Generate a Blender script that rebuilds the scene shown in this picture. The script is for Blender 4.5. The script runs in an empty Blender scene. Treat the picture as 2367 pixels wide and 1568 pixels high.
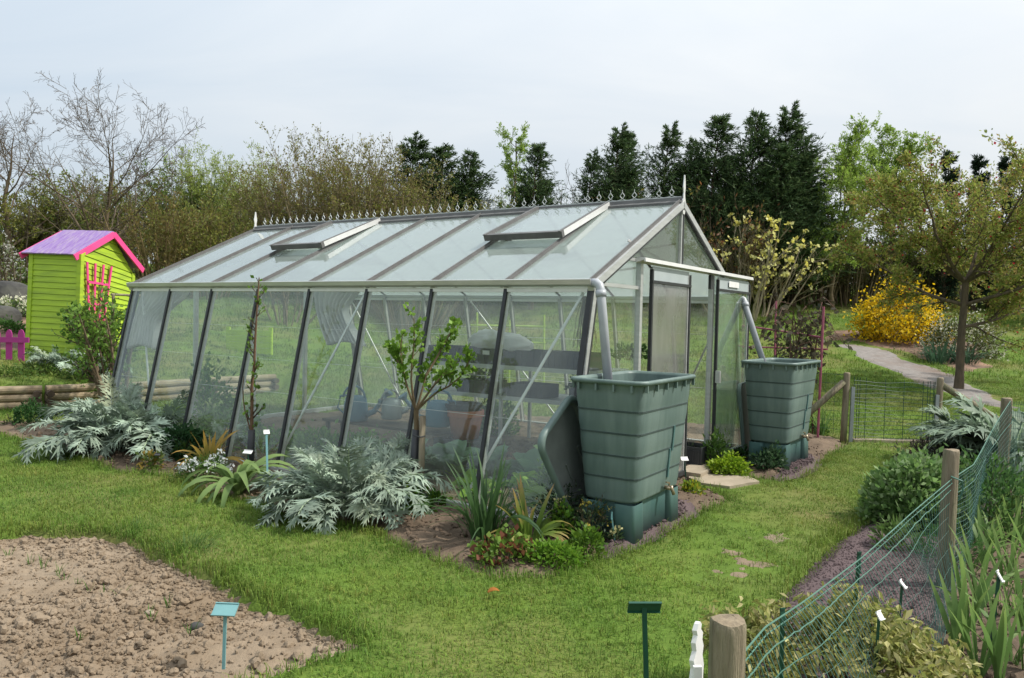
import bpy, math
import numpy as np
from mathutils import Matrix, Vector

# ------------------------------------------------------------------ camera
scene = bpy.context.scene
CAM_H = 1.6
RW = np.array([[0.9997503, 0.0223448, 0.0],
               [0.0006905, -0.0308951, 0.9995224],
               [0.0223341, -0.9992728, -0.0309028]])     # rows: world x, y, z in lens axes (right, down, forward)
FPX, CX, CY = 1768.47, 1183.5, 784.0                      # measured on a 2367 x 1568 copy of the photograph
cam_data = bpy.data.cameras.new('camera')
cam_data.sensor_width = 36.0
cam_data.lens = 26.897
cam_data.clip_start = 0.05
cam_data.clip_end = 600.0
cam = bpy.data.objects.new('camera', cam_data)
scene.collection.objects.link(cam)
_r, _d, _f = RW[:, 0], RW[:, 1], RW[:, 2]
cam.matrix_world = Matrix(((_r[0], -_d[0], -_f[0], 0.0), (_r[1], -_d[1], -_f[1], 0.0),
                           (_r[2], -_d[2], -_f[2], CAM_H), (0, 0, 0, 1)))
scene.camera = cam

# ------------------------------------------------------------------ sky and sun
SUN_AZ, SUN_EL = math.radians(93), math.radians(50)       # azimuth clockwise from +Y
sun_dir = Vector((math.sin(SUN_AZ) * math.cos(SUN_EL), math.cos(SUN_AZ) * math.cos(SUN_EL), math.sin(SUN_EL)))
sl = bpy.data.lights.new('sun', 'SUN')
sl.energy = 4.5
sl.angle = math.radians(2.5)
sl.color = (1.0, 0.95, 0.87)
so = bpy.data.objects.new('sun', sl)
scene.collection.objects.link(so)
so.rotation_euler = (-sun_dir).to_track_quat('-Z', 'Y').to_euler()

world = bpy.data.worlds.new('World')
scene.world = world
world.use_nodes = True
wn, wl = world.node_tree.nodes, world.node_tree.links
wn.clear()
w_out = wn.new('ShaderNodeOutputWorld')
w_bg = wn.new('ShaderNodeBackground')
w_bg.inputs['Strength'].default_value = 0.1
w_sky = wn.new('ShaderNodeTexSky')
w_sky.sky_type = 'NISHITA'
w_sky.sun_disc = False
w_sky.sun_elevation = SUN_EL
w_sky.sun_rotation = SUN_AZ
w_sky.air_density = 1.0
w_sky.dust_density = 0.6
w_tc = wn.new('ShaderNodeTexCoord')
w_sep = wn.new('ShaderNodeSeparateXYZ')
wl.new(w_tc.outputs['Generated'], w_sep.inputs[0])


def wmath(op, a, b=None, clamp=False):
    n = wn.new('ShaderNodeMath')
    n.operation = op
    n.use_clamp = clamp
    for i, v in enumerate((a, b)):
        if v is None:
            continue
        if isinstance(v, (int, float)):
            n.inputs[i].default_value = v
        else:
            wl.new(v, n.inputs[i])
    return n.outputs[0]


_zz = wmath('ADD', wmath('MAXIMUM', w_sep.outputs['Z'], 0.0), 0.22)
w_cmb = wn.new('ShaderNodeCombineXYZ')
wl.new(wmath('DIVIDE', w_sep.outputs['X'], _zz), w_cmb.inputs[0])
wl.new(wmath('DIVIDE', w_sep.outputs['Y'], _zz), w_cmb.inputs[1])
w_map = wn.new('ShaderNodeMapping')
w_map.inputs['Scale'].default_value = (0.7, 1.6, 1.0)
w_map.inputs['Rotation'].default_value = (0, 0, 0.35)
wl.new(w_cmb.outputs[0], w_map.inputs[0])
w_noise = wn.new('ShaderNodeTexNoise')
w_noise.inputs['Scale'].default_value = 1.1
w_noise.inputs['Detail'].default_value = 6.0
w_noise.inputs['Roughness'].default_value = 0.55
w_noise.inputs['Distortion'].default_value = 0.6
wl.new(w_map.outputs[0], w_noise.inputs['Vector'])
# thin veil cloud, thicker towards the side the hazy sun stands on
w_side = wmath('ADD', wmath('MULTIPLY', w_sep.outputs['X'], math.sin(SUN_AZ)), wmath('MULTIPLY', w_sep.outputs['Y'], math.cos(SUN_AZ)))
w_cov = wmath('ADD', wmath('MULTIPLY', w_side, 0.33), wmath('MULTIPLY', w_noise.outputs[0], 0.62))
w_cov = wmath('ADD', w_cov, 0.29, clamp=True)
w_mix = wn.new('ShaderNodeMix')
w_mix.data_type = 'RGBA'
wl.new(w_cov, w_mix.inputs['Factor'])
w_thin = wn.new('ShaderNodeMix')                          # clear air seen through the thinnest veil
w_thin.data_type = 'RGBA'
w_thin.inputs['Factor'].default_value = 0.6
wl.new(w_sky.outputs[0], w_thin.inputs[6])
w_thin.inputs[7].default_value = (5.0, 6.35, 7.5, 1.0)
wl.new(w_thin.outputs[2], w_mix.inputs[6])
w_mix.inputs[7].default_value = (8.15, 8.25, 8.25, 1.0)
# an overcast veil is brighter overhead than at the horizon
w_grad = wmath('ADD', wmath('MULTIPLY', wmath('MAXIMUM', w_sep.outputs['Z'], 0.0), 1.0), 0.84)
w_scale = wn.new('ShaderNodeVectorMath')
w_scale.operation = 'SCALE'
wl.new(w_mix.outputs[2], w_scale.inputs[0])
wl.new(w_grad, w_scale.inputs['Scale'])
wl.new(w_scale.outputs[0], w_bg.inputs['Color'])
wl.new(w_bg.outputs[0], w_out.inputs['Surface'])

scene.view_settings.view_transform = 'Standard'
scene.view_settings.look = 'None'
scene.view_settings.gamma = 1.0
scene.view_settings.exposure = 0.15
scene.view_settings.use_curve_mapping = False
scene.render.engine = 'CYCLES'
scene.cycles.use_denoising = True
scene.cycles.max_bounces = 8
scene.cycles.transparent_max_bounces = 24
scene.cycles.caustics_reflective = False
scene.cycles.caustics_refractive = False

# ------------------------------------------------------------------ helpers
rng = np.random.default_rng(11)
UP = np.array([0, 0, 1.0])


def nrm(v):
    v = np.asarray(v, float)
    return v / (np.linalg.norm(v, axis=-1, keepdims=True) + 1e-12)


def pray(x, y):
    return RW @ np.array([x - CX, y - CY, FPX])


def px(x, y, depth):
    """world point seen at photo pixel (x, y) that lies `depth` metres ahead"""
    r = pray(x, y)
    return np.array([0, 0, CAM_H]) + r * (depth / r[1])


def gp(x, y, z=0.0):
    """point of the level plane at height z under photo pixel (x, y)"""
    r = pray(x, y)
    return np.array([0, 0, CAM_H]) + r * ((z - CAM_H) / r[2])


def link(o):
    scene.collection.objects.link(o)
    return o


def mesh_np(name, V, Fs, mat=None, col=None, smooth=False):
    me = bpy.data.meshes.new(name)
    V = np.asarray(V, np.float32).reshape(-1, 3)
    Fs = [np.asarray(f, np.int32) for f in Fs if len(f)]
    me.vertices.add(len(V))
    me.vertices.foreach_set('co', V.ravel())
    loops = np.concatenate([f.ravel() for f in Fs])
    sizes = np.concatenate([np.full(len(f), f.shape[1], np.int32) for f in Fs])
    me.loops.add(len(loops))
    me.loops.foreach_set('vertex_index', loops)
    me.polygons.add(len(sizes))
    me.polygons.foreach_set('loop_start', np.concatenate([[0], np.cumsum(sizes)[:-1]]).astype(np.int32))
    me.update(calc_edges=True)
    me.polygons.foreach_set('use_smooth', np.full(len(sizes), bool(smooth)))
    if col is not None:
        a = me.color_attributes.new('Col', 'FLOAT_COLOR', 'POINT')
        c = np.ones((len(V), 4), np.float32)
        c[:, :3] = np.asarray(col, np.float32)
        a.data.foreach_set('color', c.ravel())
    if mat is not None:
        me.materials.append(mat)
    return me


class Geo:
    """collects shapes; build() makes ONE mesh object of them"""

    def __init__(self):
        self.V, self.F3, self.F4, self.C, self.n, self.extra = [], [], [], [], 0, []

    def add(self, V, F3=None, F4=None, col=None):
        V = np.asarray(V, float).reshape(-1, 3)
        if F3 is not None and len(F3):
            self.F3.append(np.asarray(F3, np.int64) + self.n)
        if F4 is not None and len(F4):
            self.F4.append(np.asarray(F4, np.int64) + self.n)
        self.V.append(V)
        c = np.ones((len(V), 3)) * (np.array([1, 1, 1.]) if col is None else np.asarray(col, float))
        self.C.append(c)
        self.n += len(V)
        return self

    def prism(self, poly, off):
        """poly (k,3) extruded by vector off"""
        poly = np.asarray(poly, float)
        k = len(poly)
        V = np.concatenate([poly, poly + np.asarray(off, float)])
        side = [[i, (i + 1) % k, k + (i + 1) % k, k + i] for i in range(k)]
        self.extra.append((np.arange(k)[::-1] + self.n))
        self.extra.append((np.arange(k) + k + self.n))
        self.add(V, F4=side)
        return self

    def box(self, c, s, rot=None):
        s = np.asarray(s, float) / 2
        V = np.array([[x, y, z] for z in (-1, 1) for y in (-1, 1) for x in (-1, 1)], float) * s
        if rot is not None:
            V = V @ np.asarray(rot).T
        F = [[0, 2, 3, 1], [4, 5, 7, 6], [0, 1, 5, 4], [2, 6, 7, 3], [0, 4, 6, 2], [1, 3, 7, 5]]
        return self.add(V + np.asarray(c, float), F4=F)

    def bar(self, p, q, w, h, up=UP):
        """rectangular bar from p to q; w across, h along `up`"""
        p, q = np.asarray(p, float), np.asarray(q, float)
        d = nrm(q - p)
        s = nrm(np.cross(d, up))
        u = np.cross(s, d)
        V = [e + s * a * w / 2 + u * b * h / 2 for e in (p, q) for a, b in ((-1, -1), (1, -1), (1, 1), (-1, 1))]
        F = [[3, 2, 1, 0], [4, 5, 6, 7], [0, 1, 5, 4], [1, 2, 6, 5], [2, 3, 7, 6], [3, 0, 4, 7]]
        return self.add(V, F4=F)

    def tube(self, path, r, k=8, caps=True, col=None):
        path = np.asarray(path, float)
        V, F = tubes(path[None], np.broadcast_to(np.asarray(r, float), (len(path),))[None], k)
        m = len(path)
        if caps:
            self.extra.append(np.arange(k)[::-1] + self.n)
            self.extra.append(np.arange(k) + (m - 1) * k + self.n)
        return self.add(V, F4=F, col=col)

    def tubesN(self, P, R, k=4, col=None):
        if len(P):
            V, F = tubes(P, R, k)
            self.add(V, F4=F, col=col)
        return self

    def mesh(self, name, mat, col=False, smooth=False):
        V = np.concatenate(self.V)
        Fs = []
        if self.F3:
            Fs.append(np.concatenate(self.F3))
        if self.F4:
            Fs.append(np.concatenate(self.F4))
        by = {}
        for e in self.extra:
            by.setdefault(len(e), []).append(e)
        for e in by.values():
            Fs.append(np.array(e))
        return mesh_np(name, V, Fs, mat, np.concatenate(self.C) if col else None, smooth)


def tubes(P, R, k=4):
    """P (N,m,3), R (N,m) -> verts, quads"""
    P, R = np.asarray(P, float), np.asarray(R, float)
    N, m, _ = P.shape
    T = np.empty_like(P)
    T[:, 1:-1] = P[:, 2:] - P[:, :-2]
    T[:, 0] = P[:, 1] - P[:, 0]
    T[:, -1] = P[:, -1] - P[:, -2]
    T = nrm(T)
    ref = np.where(np.abs(T[:, :1, 2:3]) > 0.9, np.array([1.0, 0, 0]), np.array([0, 0, 1.0]))
    ref = np.broadcast_to(ref, T.shape)
    S = nrm(np.cross(T, ref))
    U = np.cross(S, T)
    a = np.arange(k) * 2 * np.pi / k
    V = P[:, :, None] + R[:, :, None, None] * (np.cos(a)[None, None, :, None] * S[:, :, None] + np.sin(a)[None, None, :, None] * U[:, :, None])
    base = (np.arange(N)[:, None, None] * m + np.arange(m - 1)[None, :, None]) * k
    i = np.arange(k)[None, None]
    j = (i + 1) % k
    F = np.stack([base + i, base + j, base + k + j, base + k + i], -1).reshape(-1, 4)
    return V.reshape(-1, 3), F


def tag(o, label=None, cat=None, group=None, kind=None):
    if label:
        o['label'] = label
    if cat:
        o['category'] = cat
    if group:
        o['group'] = group
    if kind:
        o['kind'] = kind
    return o


def thing(name, loc, label, cat, group=None, rz=0.0):
    o = bpy.data.objects.new(name, None)
    o.empty_display_size = 0.1
    o.location = [float(v) for v in loc]
    o.rotation_euler = (0, 0, rz)
    link(o)
    return tag(o, label, cat, group)


def ob(name, me, parent=None, loc=(0, 0, 0), rot=(0, 0, 0), sc=None):
    o = bpy.data.objects.new(name, me)
    o.location = [float(v) for v in loc]
    o.rotation_euler = [float(v) for v in rot]
    if sc is not None:
        o.scale = (sc, sc, sc) if np.isscalar(sc) else sc
    if parent is not None:
        o.parent = parent
    return link(o)


def wpart(name, g, mat, root, parent=None, col=False, smooth=False):
    """part built in world coordinates under an unrotated root"""
    lo = np.array(root.location)
    g.V = [v - lo for v in g.V]
    return ob(name, g.mesh(name, mat, col, smooth), parent or root)


def lpart(name, g, mat, root, col=False, smooth=False):
    return ob(name, g.mesh(name, mat, col, smooth), root)


# value noise -------------------------------------------------------------
_tab = rng.random((256, 256))


def vnoise(x, y, s=1.0, seed=0):
    x = np.asarray(x, float) * s + seed * 37.17
    y = np.asarray(y, float) * s + seed * 91.73
    xi, yi = np.floor(x).astype(int), np.floor(y).astype(int)
    fx, fy = x - xi, y - yi
    fx, fy = fx * fx * (3 - 2 * fx), fy * fy * (3 - 2 * fy)
    a, b, c, d = _tab[xi & 255, yi & 255], _tab[(xi + 1) & 255, yi & 255], _tab[xi & 255, (yi + 1) & 255], _tab[(xi + 1) & 255, (yi + 1) & 255]
    return (a * (1 - fx) + b * fx) * (1 - fy) + (c * (1 - fx) + d * fx) * fy


def fbm(x, y, s=1.0, oct=4, seed=0, gain=0.5):
    t, a, n = 0, 1.0, 0
    for i in range(oct):
        t = t + a * vnoise(x, y, s * 2 ** i, seed + i)
        n += a
        a *= gain
    return t / n


def poly_sd(x, y, poly):
    """signed distance to polygon, negative inside (vectorised)"""
    poly = np.asarray(poly, float)[:, :2]
    x, y = np.asarray(x, float), np.asarray(y, float)
    d = np.full(x.shape, 1e9)
    ins = np.zeros(x.shape, bool)
    k = len(poly)
    for i in range(k):
        ax, ay = poly[i]
        bx, by = poly[(i + 1) % k]
        ex, ey = bx - ax, by - ay
        wx, wy = x - ax, y - ay
        t = np.clip((wx * ex + wy * ey) / (ex * ex + ey * ey + 1e-12), 0, 1)
        d = np.minimum(d, np.hypot(wx - ex * t, wy - ey * t))
        c = ((ay > y) != (by > y)) & (x < (bx - ax) * (y - ay) / (by - ay + 1e-15) + ax)
        ins ^= c
    return np.where(ins, -d, d)


# materials -----------------------------------------------------------------
def new_mat(name):
    m = bpy.data.materials.new(name)
    m.use_nodes = True
    nt = m.node_tree
    nt.nodes.clear()
    out = nt.nodes.new('ShaderNodeOutputMaterial')
    return m, nt.nodes, nt.links, out


def mat(name, c1, c2=None, rough=0.6, metal=0.0, ns=8.0, nd=5.0, bump=0.0, bs=None, stretch=None, spec=0.5, attr=False,
        trans=0.0, rand=0.0, contrast=(0.3, 0.7), c3=None, ns3=1.0, coat=0.0, obj=True):
    """c1/c2 mixed by noise; attr multiplies by the mesh colour attribute"""
    m, N, L, out = new_mat(name)
    b = N.new('ShaderNodeBsdfPrincipled')
    b.inputs['Roughness'].default_value = rough
    b.inputs['Metallic'].default_value = metal
    b.inputs['Specular IOR Level'].default_value = spec
    b.inputs['Coat Weight'].default_value = coat
    tc = N.new('ShaderNodeTexCoord')
    vec = tc.outputs['Object' if obj else 'Generated']
    geo = N.new('ShaderNodeNewGeometry')
    if not obj:
        vec = geo.outputs['Position']
    if stretch:
        mp = N.new('ShaderNodeMapping')
        mp.inputs['Scale'].default_value = stretch
        L.new(vec, mp.inputs[0])
        vec = mp.outputs[0]

    def noise(s, d=nd):
        n = N.new('ShaderNodeTexNoise')
        n.inputs['Scale'].default_value = s
        n.inputs['Detail'].default_value = d
        n.inputs['Roughness'].default_value = 0.6
        L.new(vec, n.inputs['Vector'])
        return n.outputs[0]

    def ramp(o, lo, hi):
        r = N.new('ShaderNodeMapRange')
        r.inputs['From Min'].default_value = lo
        r.inputs['From Max'].default_value = hi
        L.new(o, r.inputs['Value'])
        return r.outputs[0]

    def ramp2(o, lo, hi):
        r = N.new('ShaderNodeMapRange')
        r.inputs['From Min'].default_value = 0.86
        r.inputs['From Max'].default_value = 1.0
        r.inputs['To Max'].default_value = hi
        L.new(o, r.inputs['Value'])
        return r.outputs[0]

    def mixc(f, a, bb, blend='MIX'):
        x = N.new('ShaderNodeMix')
        x.data_type = 'RGBA'
        x.blend_type = blend
        if isinstance(f, float):
            x.inputs['Factor'].default_value = f
        else:
            L.new(f, x.inputs['Factor'])
        for i, v in ((6, a), (7, bb)):
            if isinstance(v, (tuple, list)):
                x.inputs[i].default_value = (*v[:3], 1)
            else:
                L.new(v, x.inputs[i])
        return x.outputs[2]

    col = tuple(c1)
    if c2 is not None:
        col = mixc(ramp(noise(ns), *contrast), tuple(c1), tuple(c2))
    if c3 is not None:
        col = mixc(ramp(noise(ns3, 3.0), 0.45, 0.7), col, tuple(c3))
    if attr:
        at = N.new('ShaderNodeAttribute')
        at.attribute_name = 'Col'
        col = mixc(1.0, col, at.outputs['Color'], 'MULTIPLY')
    if rand:                                              # every leaf object a little different in tone
        oi = N.new('ShaderNodeObjectInfo')
        col = mixc(ramp2(oi.outputs['Random'], 0.0, rand), col, tuple(np.array(c1) * np.array([1.1, .95, .5])) if attr is False else (0.42, 0.40, 0.20))
        hv = N.new('ShaderNodeHueSaturation')
        mr_ = N.new('ShaderNodeMapRange')
        mr_.inputs['To Min'].default_value = 0.72
        mr_.inputs['To Max'].default_value = 1.18
        fr_ = N.new('ShaderNodeMath')
        fr_.operation = 'FRACT'
        ml_ = N.new('ShaderNodeMath')
        ml_.operation = 'MULTIPLY'
        ml_.inputs[1].default_value = 7.31
        L.new(oi.outputs['Random'], ml_.inputs[0])
        L.new(ml_.outputs[0], fr_.inputs[0])
        L.new(fr_.outputs[0], mr_.inputs['Value'])
        L.new(mr_.outputs[0], hv.inputs['Value'])
        L.new(col, hv.inputs['Color'])
        col = hv.outputs[0]
    if isinstance(col, tuple):
        b.inputs['Base Color'].default_value = (*col[:3], 1)
    else:
        L.new(col, b.inputs['Base Color'])
    if bump:
        bp = N.new('ShaderNodeBump')
        bp.inputs['Strength'].default_value = min(bump, 1.0)
        bp.inputs['Distance'].default_value = 0.01 if bump <= 1 else 0.01 * bump
        L.new(noise(bs or ns * 3), bp.inputs['Height'])
        L.new(bp.outputs[0], b.inputs['Normal'])
    sh = b.outputs[0]
    if trans:
        t = N.new('ShaderNodeBsdfTranslucent')
        if isinstance(col, tuple):
            t.inputs[0].default_value = (*col[:3], 1)
        else:
            L.new(col, t.inputs[0])
        mx = N.new('ShaderNodeMixShader')
        mx.inputs[0].default_value = trans
        L.new(sh, mx.inputs[1])
        L.new(t.outputs[0], mx.inputs[2])
        sh = mx.outputs[0]
    L.new(sh, out.inputs[0])
    return m


def glass_mat(name, milky, tint=(0.95, 0.98, 0.96), gloss=0.02, milk=(0.72, 0.76, 0.74), transl=0.5, streak=3.0, f0=0.04, streak_amt=0.6):
    """thin horticultural glass: clear transmission, a dusty film that scatters light, mirror-like glare by angle"""
    m, N, L, out = new_mat(name)
    tr = N.new('ShaderNodeBsdfTransparent')
    tr.inputs[0].default_value = (*tint, 1)
    di = N.new('ShaderNodeBsdfDiffuse')
    di.inputs[0].default_value = (*milk, 1)
    tl = N.new('ShaderNodeBsdfTranslucent')
    tl.inputs[0].default_value = (*milk, 1)
    film = N.new('ShaderNodeMixShader')
    film.inputs[0].default_value = transl
    L.new(di.outputs[0], film.inputs[1])
    L.new(tl.outputs[0], film.inputs[2])
    tc = N.new('ShaderNodeTexCoord')
    mp = N.new('ShaderNodeMapping')
    mp.inputs['Scale'].default_value = (streak, streak, streak * 0.35)
    L.new(tc.outputs['Object'], mp.inputs[0])
    no = N.new('ShaderNodeTexNoise')
    no.inputs['Scale'].default_value = 1.0
    no.inputs['Detail'].default_value = 6.0
    L.new(mp.outputs[0], no.inputs['Vector'])
    mr = N.new('ShaderNodeMapRange')
    mr.inputs['From Min'].default_value = 0.3
    mr.inputs['From Max'].default_value = 0.7
    mr.inputs['To Min'].default_value = milky * (1 - streak_amt)
    mr.inputs['To Max'].default_value = milky * (1 + streak_amt)
    L.new(no.outputs[0], mr.inputs['Value'])
    a = N.new('ShaderNodeMixShader')
    L.new(mr.outputs[0], a.inputs[0])
    L.new(tr.outputs[0], a.inputs[1])
    L.new(film.outputs[0], a.inputs[2])
    lw = N.new('ShaderNodeLayerWeight')
    lw.inputs['Blend'].default_value = 0.5
    pw = N.new('ShaderNodeMath')
    pw.operation = 'POWER'
    pw.inputs[1].default_value = 5.0
    L.new(lw.outputs['Facing'], pw.inputs[0])
    ma = N.new('ShaderNodeMath')
    ma.operation = 'MULTIPLY_ADD'
    ma.inputs[1].default_value = 0.9
    ma.inputs[2].default_value = f0
    ma.use_clamp = True
    L.new(pw.outputs[0], ma.inputs[0])
    gl = N.new('ShaderNodeBsdfGlossy')
    gl.inputs['Roughness'].default_value = gloss
    gl.inputs[0].default_value = (0.95, 0.97, 1.0, 1)
    f = N.new('ShaderNodeMixShader')
    L.new(ma.outputs[0], f.inputs[0])
    L.new(a.outputs[0], f.inputs[1])
    L.new(gl.outputs[0], f.inputs[2])
    L.new(f.outputs[0], out.inputs[0])
    return m


M = {}
M['leaf'] = mat('leaf', (1.0, 1.0, 1.0), (0.72, 0.78, 0.7), rough=0.55, ns=3.0, attr=True, trans=0.47, spec=0.3)
M['needle'] = mat('needle', (1.0, 1.0, 1.0), (0.6, 0.65, 0.6), rough=0.7, ns=1.2, attr=True, trans=0.25, spec=0.2)
M['bark'] = mat('bark', (0.16, 0.125, 0.09), (0.07, 0.055, 0.04), rough=0.9, ns=14, bump=0.5, stretch=(1, 1, 0.3), attr=True)
M['twig'] = mat('twig', (1.0, 1.0, 1.0), (0.65, 0.65, 0.65), rough=0.85, ns=5, attr=True)
M['silver_leaf'] = mat('silver_leaf', (0.35, 0.42, 0.335), (0.205, 0.28, 0.205), rough=0.75, ns=14, bump=0.4, bs=60, trans=0.15, spec=0.2, attr=True, rand=0.35)
M['rib_pale'] = mat('rib_pale', (0.40, 0.44, 0.27), (0.30, 0.36, 0.2), rough=0.6, ns=20)
M['alu'] = mat('alu', (0.60, 0.61, 0.60), (0.47, 0.48, 0.47), rough=0.42, metal=0.55, ns=5, stretch=(1, 1, 6))
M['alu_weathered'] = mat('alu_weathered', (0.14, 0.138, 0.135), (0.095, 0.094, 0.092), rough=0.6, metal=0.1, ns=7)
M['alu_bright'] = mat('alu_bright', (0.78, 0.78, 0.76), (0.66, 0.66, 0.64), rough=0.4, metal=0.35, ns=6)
M['rubber'] = mat('rubber', (0.016, 0.018, 0.02), (0.03, 0.032, 0.034), rough=0.5, ns=9)
M['pvc'] = mat('pvc', (0.40, 0.42, 0.45), (0.32, 0.34, 0.36), rough=0.45, ns=7)
M['glass_wall'] = glass_mat('glass_wall', 0.085, milk=(0.66, 0.67, 0.61))
M['glass_attic'] = glass_mat('glass_attic', 0.30, tint=(0.62, 0.66, 0.58), milk=(0.24, 0.265, 0.21))  # tint darkened to stand for dark greenery mirrored in the upper panes
M['glass_gable'] = glass_mat('glass_gable', 0.05)
M['glass_roof'] = glass_mat('glass_roof', 0.55, tint=(0.93, 0.97, 0.96), milk=(0.55, 0.62, 0.585), gloss=0.045, transl=0.58, streak=2.6, f0=0.06, streak_amt=0.13)
M['glass_door'] = glass_mat('glass_door', 0.16, tint=(0.86, 0.93, 0.88), milk=(0.5, 0.58, 0.52))
M['door_screen'] = glass_mat('door_screen', 0.42, tint=(0.8, 0.8, 0.78), milk=(0.42, 0.42, 0.40), gloss=0.1)
M['butt_green'] = mat('butt_green', (0.108, 0.160, 0.145), (0.078, 0.120, 0.110), rough=0.5, ns=7, bump=0.1, bs=40, stretch=(2.2, 2.2, 0.3), c3=(0.150, 0.205, 0.185), ns3=2.2)
M['butt_stand'] = mat('butt_stand', (0.075, 0.155, 0.152), (0.05, 0.115, 0.115), rough=0.5, ns=5, stretch=(1, 1, 0.3), c3=(0.11, 0.19, 0.18), ns3=3)
M['lid_grey'] = mat('lid_grey', (0.15, 0.17, 0.16), (0.10, 0.115, 0.11), rough=0.6, ns=6)
M['brass'] = mat('brass', (0.45, 0.36, 0.24), (0.3, 0.25, 0.18), rough=0.4, metal=0.7, ns=20)
M['lime'] = mat('lime', (0.40, 0.56, 0.035), (0.33, 0.48, 0.028), rough=0.6, ns=4, stretch=(0.6, 0.6, 6), bump=0.1, bs=30, c3=(0.27, 0.39, 0.035), ns3=2)
M['purple'] = mat('purple', (0.265, 0.165, 0.40), (0.21, 0.125, 0.33), rough=0.65, ns=6, stretch=(4, 0.6, 0.6), c3=(0.34, 0.27, 0.38), ns3=7)
M['pink'] = mat('pink', (0.82, 0.075, 0.28), (0.70, 0.055, 0.22), rough=0.55, ns=5)
M['magenta'] = mat('magenta', (0.40, 0.032, 0.24), (0.31, 0.025, 0.18), rough=0.6, ns=6)
M['rose_pole'] = mat('rose_pole', (0.33, 0.085, 0.13), (0.2, 0.05, 0.08), rough=0.6, ns=6)
M['wood'] = mat('wood', (0.31, 0.26, 0.18), (0.12, 0.095, 0.06), rough=0.85, ns=12, bump=1.8, bs=26, stretch=(3, 3, 0.25), c3=(0.17, 0.175, 0.095), ns3=4)
M['log'] = mat('log', (0.30, 0.235, 0.145), (0.17, 0.125, 0.08), rough=0.85, ns=6, bump=0.5, bs=14, c3=(0.36, 0.31, 0.22), ns3=2)
M['log_end'] = mat('log_end', (0.09, 0.06, 0.04), (0.05, 0.035, 0.025), rough=0.9, ns=30)
M['wood_end'] = mat('wood_end', (0.30, 0.24, 0.16), (0.13, 0.10, 0.065), rough=0.9, ns=25, bump=0.5)
M['label_teal'] = mat('label_teal', (0.16, 0.33, 0.33), (0.12, 0.26, 0.27), rough=0.35, ns=9)
M['label_green'] = mat('label_green', (0.012, 0.075, 0.045), (0.008, 0.055, 0.035), rough=0.35, ns=9)
M['white'] = mat('white', (0.78, 0.78, 0.77), (0.68, 0.68, 0.67), rough=0.5, ns=9)
M['white_cloth'] = mat('white_cloth', (0.86, 0.86, 0.85), (0.76, 0.76, 0.75), rough=0.8, ns=9, trans=0.45)
M['black_plastic'] = mat('black_plastic', (0.025, 0.027, 0.03), (0.04, 0.042, 0.045), rough=0.5, ns=8)
M['can_blue'] = mat('can_blue', (0.09, 0.19, 0.27), (0.07, 0.155, 0.23), rough=0.45, ns=6)
M['zinc'] = mat('zinc', (0.33, 0.36, 0.37), (0.24, 0.27, 0.28), rough=0.5, metal=0.4, ns=6)
M['terracotta'] = mat('terracotta', (0.42, 0.155, 0.085), (0.34, 0.12, 0.065), rough=0.8, ns=8)
M['netting'] = mat('netting', (0.04, 0.112, 0.088), (0.03, 0.082, 0.066), rough=0.5, ns=20, attr=True)
M['wire_green'] = mat('wire_green', (0.012, 0.06, 0.035), (0.01, 0.045, 0.03), rough=0.5, ns=20)
M['wire_pale'] = mat('wire_pale', (0.7, 0.7, 0.68), rough=0.5)
M['stone'] = mat('stone', (0.36, 0.30, 0.22), (0.26, 0.215, 0.155), rough=0.9, ns=7, bump=0.4, bs=40)
M['boulder'] = mat('boulder', (0.06, 0.058, 0.056), (0.03, 0.03, 0.029), rough=0.9, ns=5, bump=0.6, bs=12, c3=(0.085, 0.085, 0.07), ns3=2)
M['soil_dry'] = mat('soil_dry', (0.29, 0.228, 0.163), (0.195, 0.152, 0.108), rough=0.95, ns=9, bump=0.8, bs=70, c3=(0.175, 0.128, 0.083), ns3=0.9, obj=False, spec=0.15)
M['soil_dark'] = mat('soil_dark', (0.15, 0.11, 0.078), (0.085, 0.062, 0.045), rough=0.95, ns=10, bump=0.8, bs=60, c3=(0.20, 0.15, 0.105), ns3=1.0, obj=False, spec=0.15)
M['gravel'] = mat('gravel', (0.135, 0.098, 0.098), (0.085, 0.062, 0.064), rough=0.9, ns=60, bump=0.8, bs=120, obj=False, spec=0.2)
M['groove_shade'] = mat('groove_shade', (0.03, 0.05, 0.046), (0.045, 0.07, 0.062), rough=0.8, ns=9)
M['path_gravel'] = mat('path_gravel', (0.25, 0.228, 0.212), (0.165, 0.148, 0.135), rough=0.95, ns=9, bump=0.9, bs=30, obj=False, c3=(0.17, 0.125, 0.098), ns3=0.9)
M['mulch'] = mat('mulch', (0.17, 0.105, 0.07), (0.09, 0.058, 0.042), rough=0.95, ns=8, bump=0.8, bs=20, obj=False, c3=(0.28, 0.17, 0.11), ns3=1.5)
M['lawn_ground'] = mat('lawn_ground', (0.115, 0.175, 0.03), (0.08, 0.135, 0.024), rough=0.9, ns=1.4, bump=0.9, bs=22, obj=False, c3=(0.17, 0.155, 0.06), ns3=0.5, spec=0.1, contrast=(0.35, 0.65))
M['grass'] = mat('grass', (0.155, 0.255, 0.036), (0.098, 0.195, 0.026), rough=0.55, ns=1.6, attr=True, trans=0.35, obj=False, spec=0.25, c3=(0.19, 0.24, 0.045), ns3=0.9, contrast=(0.35, 0.65))
# ------------------------------------------------------------------ terrain
def sstep(a, b, x):
    t = np.clip((x - a) / (b - a), 0, 1)
    return t * t * (3 - 2 * t)


LOGLINE = np.array([[-10.5, 9.82], [-7.7, 11.5], [-6.7, 12.1], [-4.5, 15.0]])      # line of the log retaining wall


def wall_y(x):
    return np.interp(x, LOGLINE[:, 0], LOGLINE[:, 1])


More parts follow.
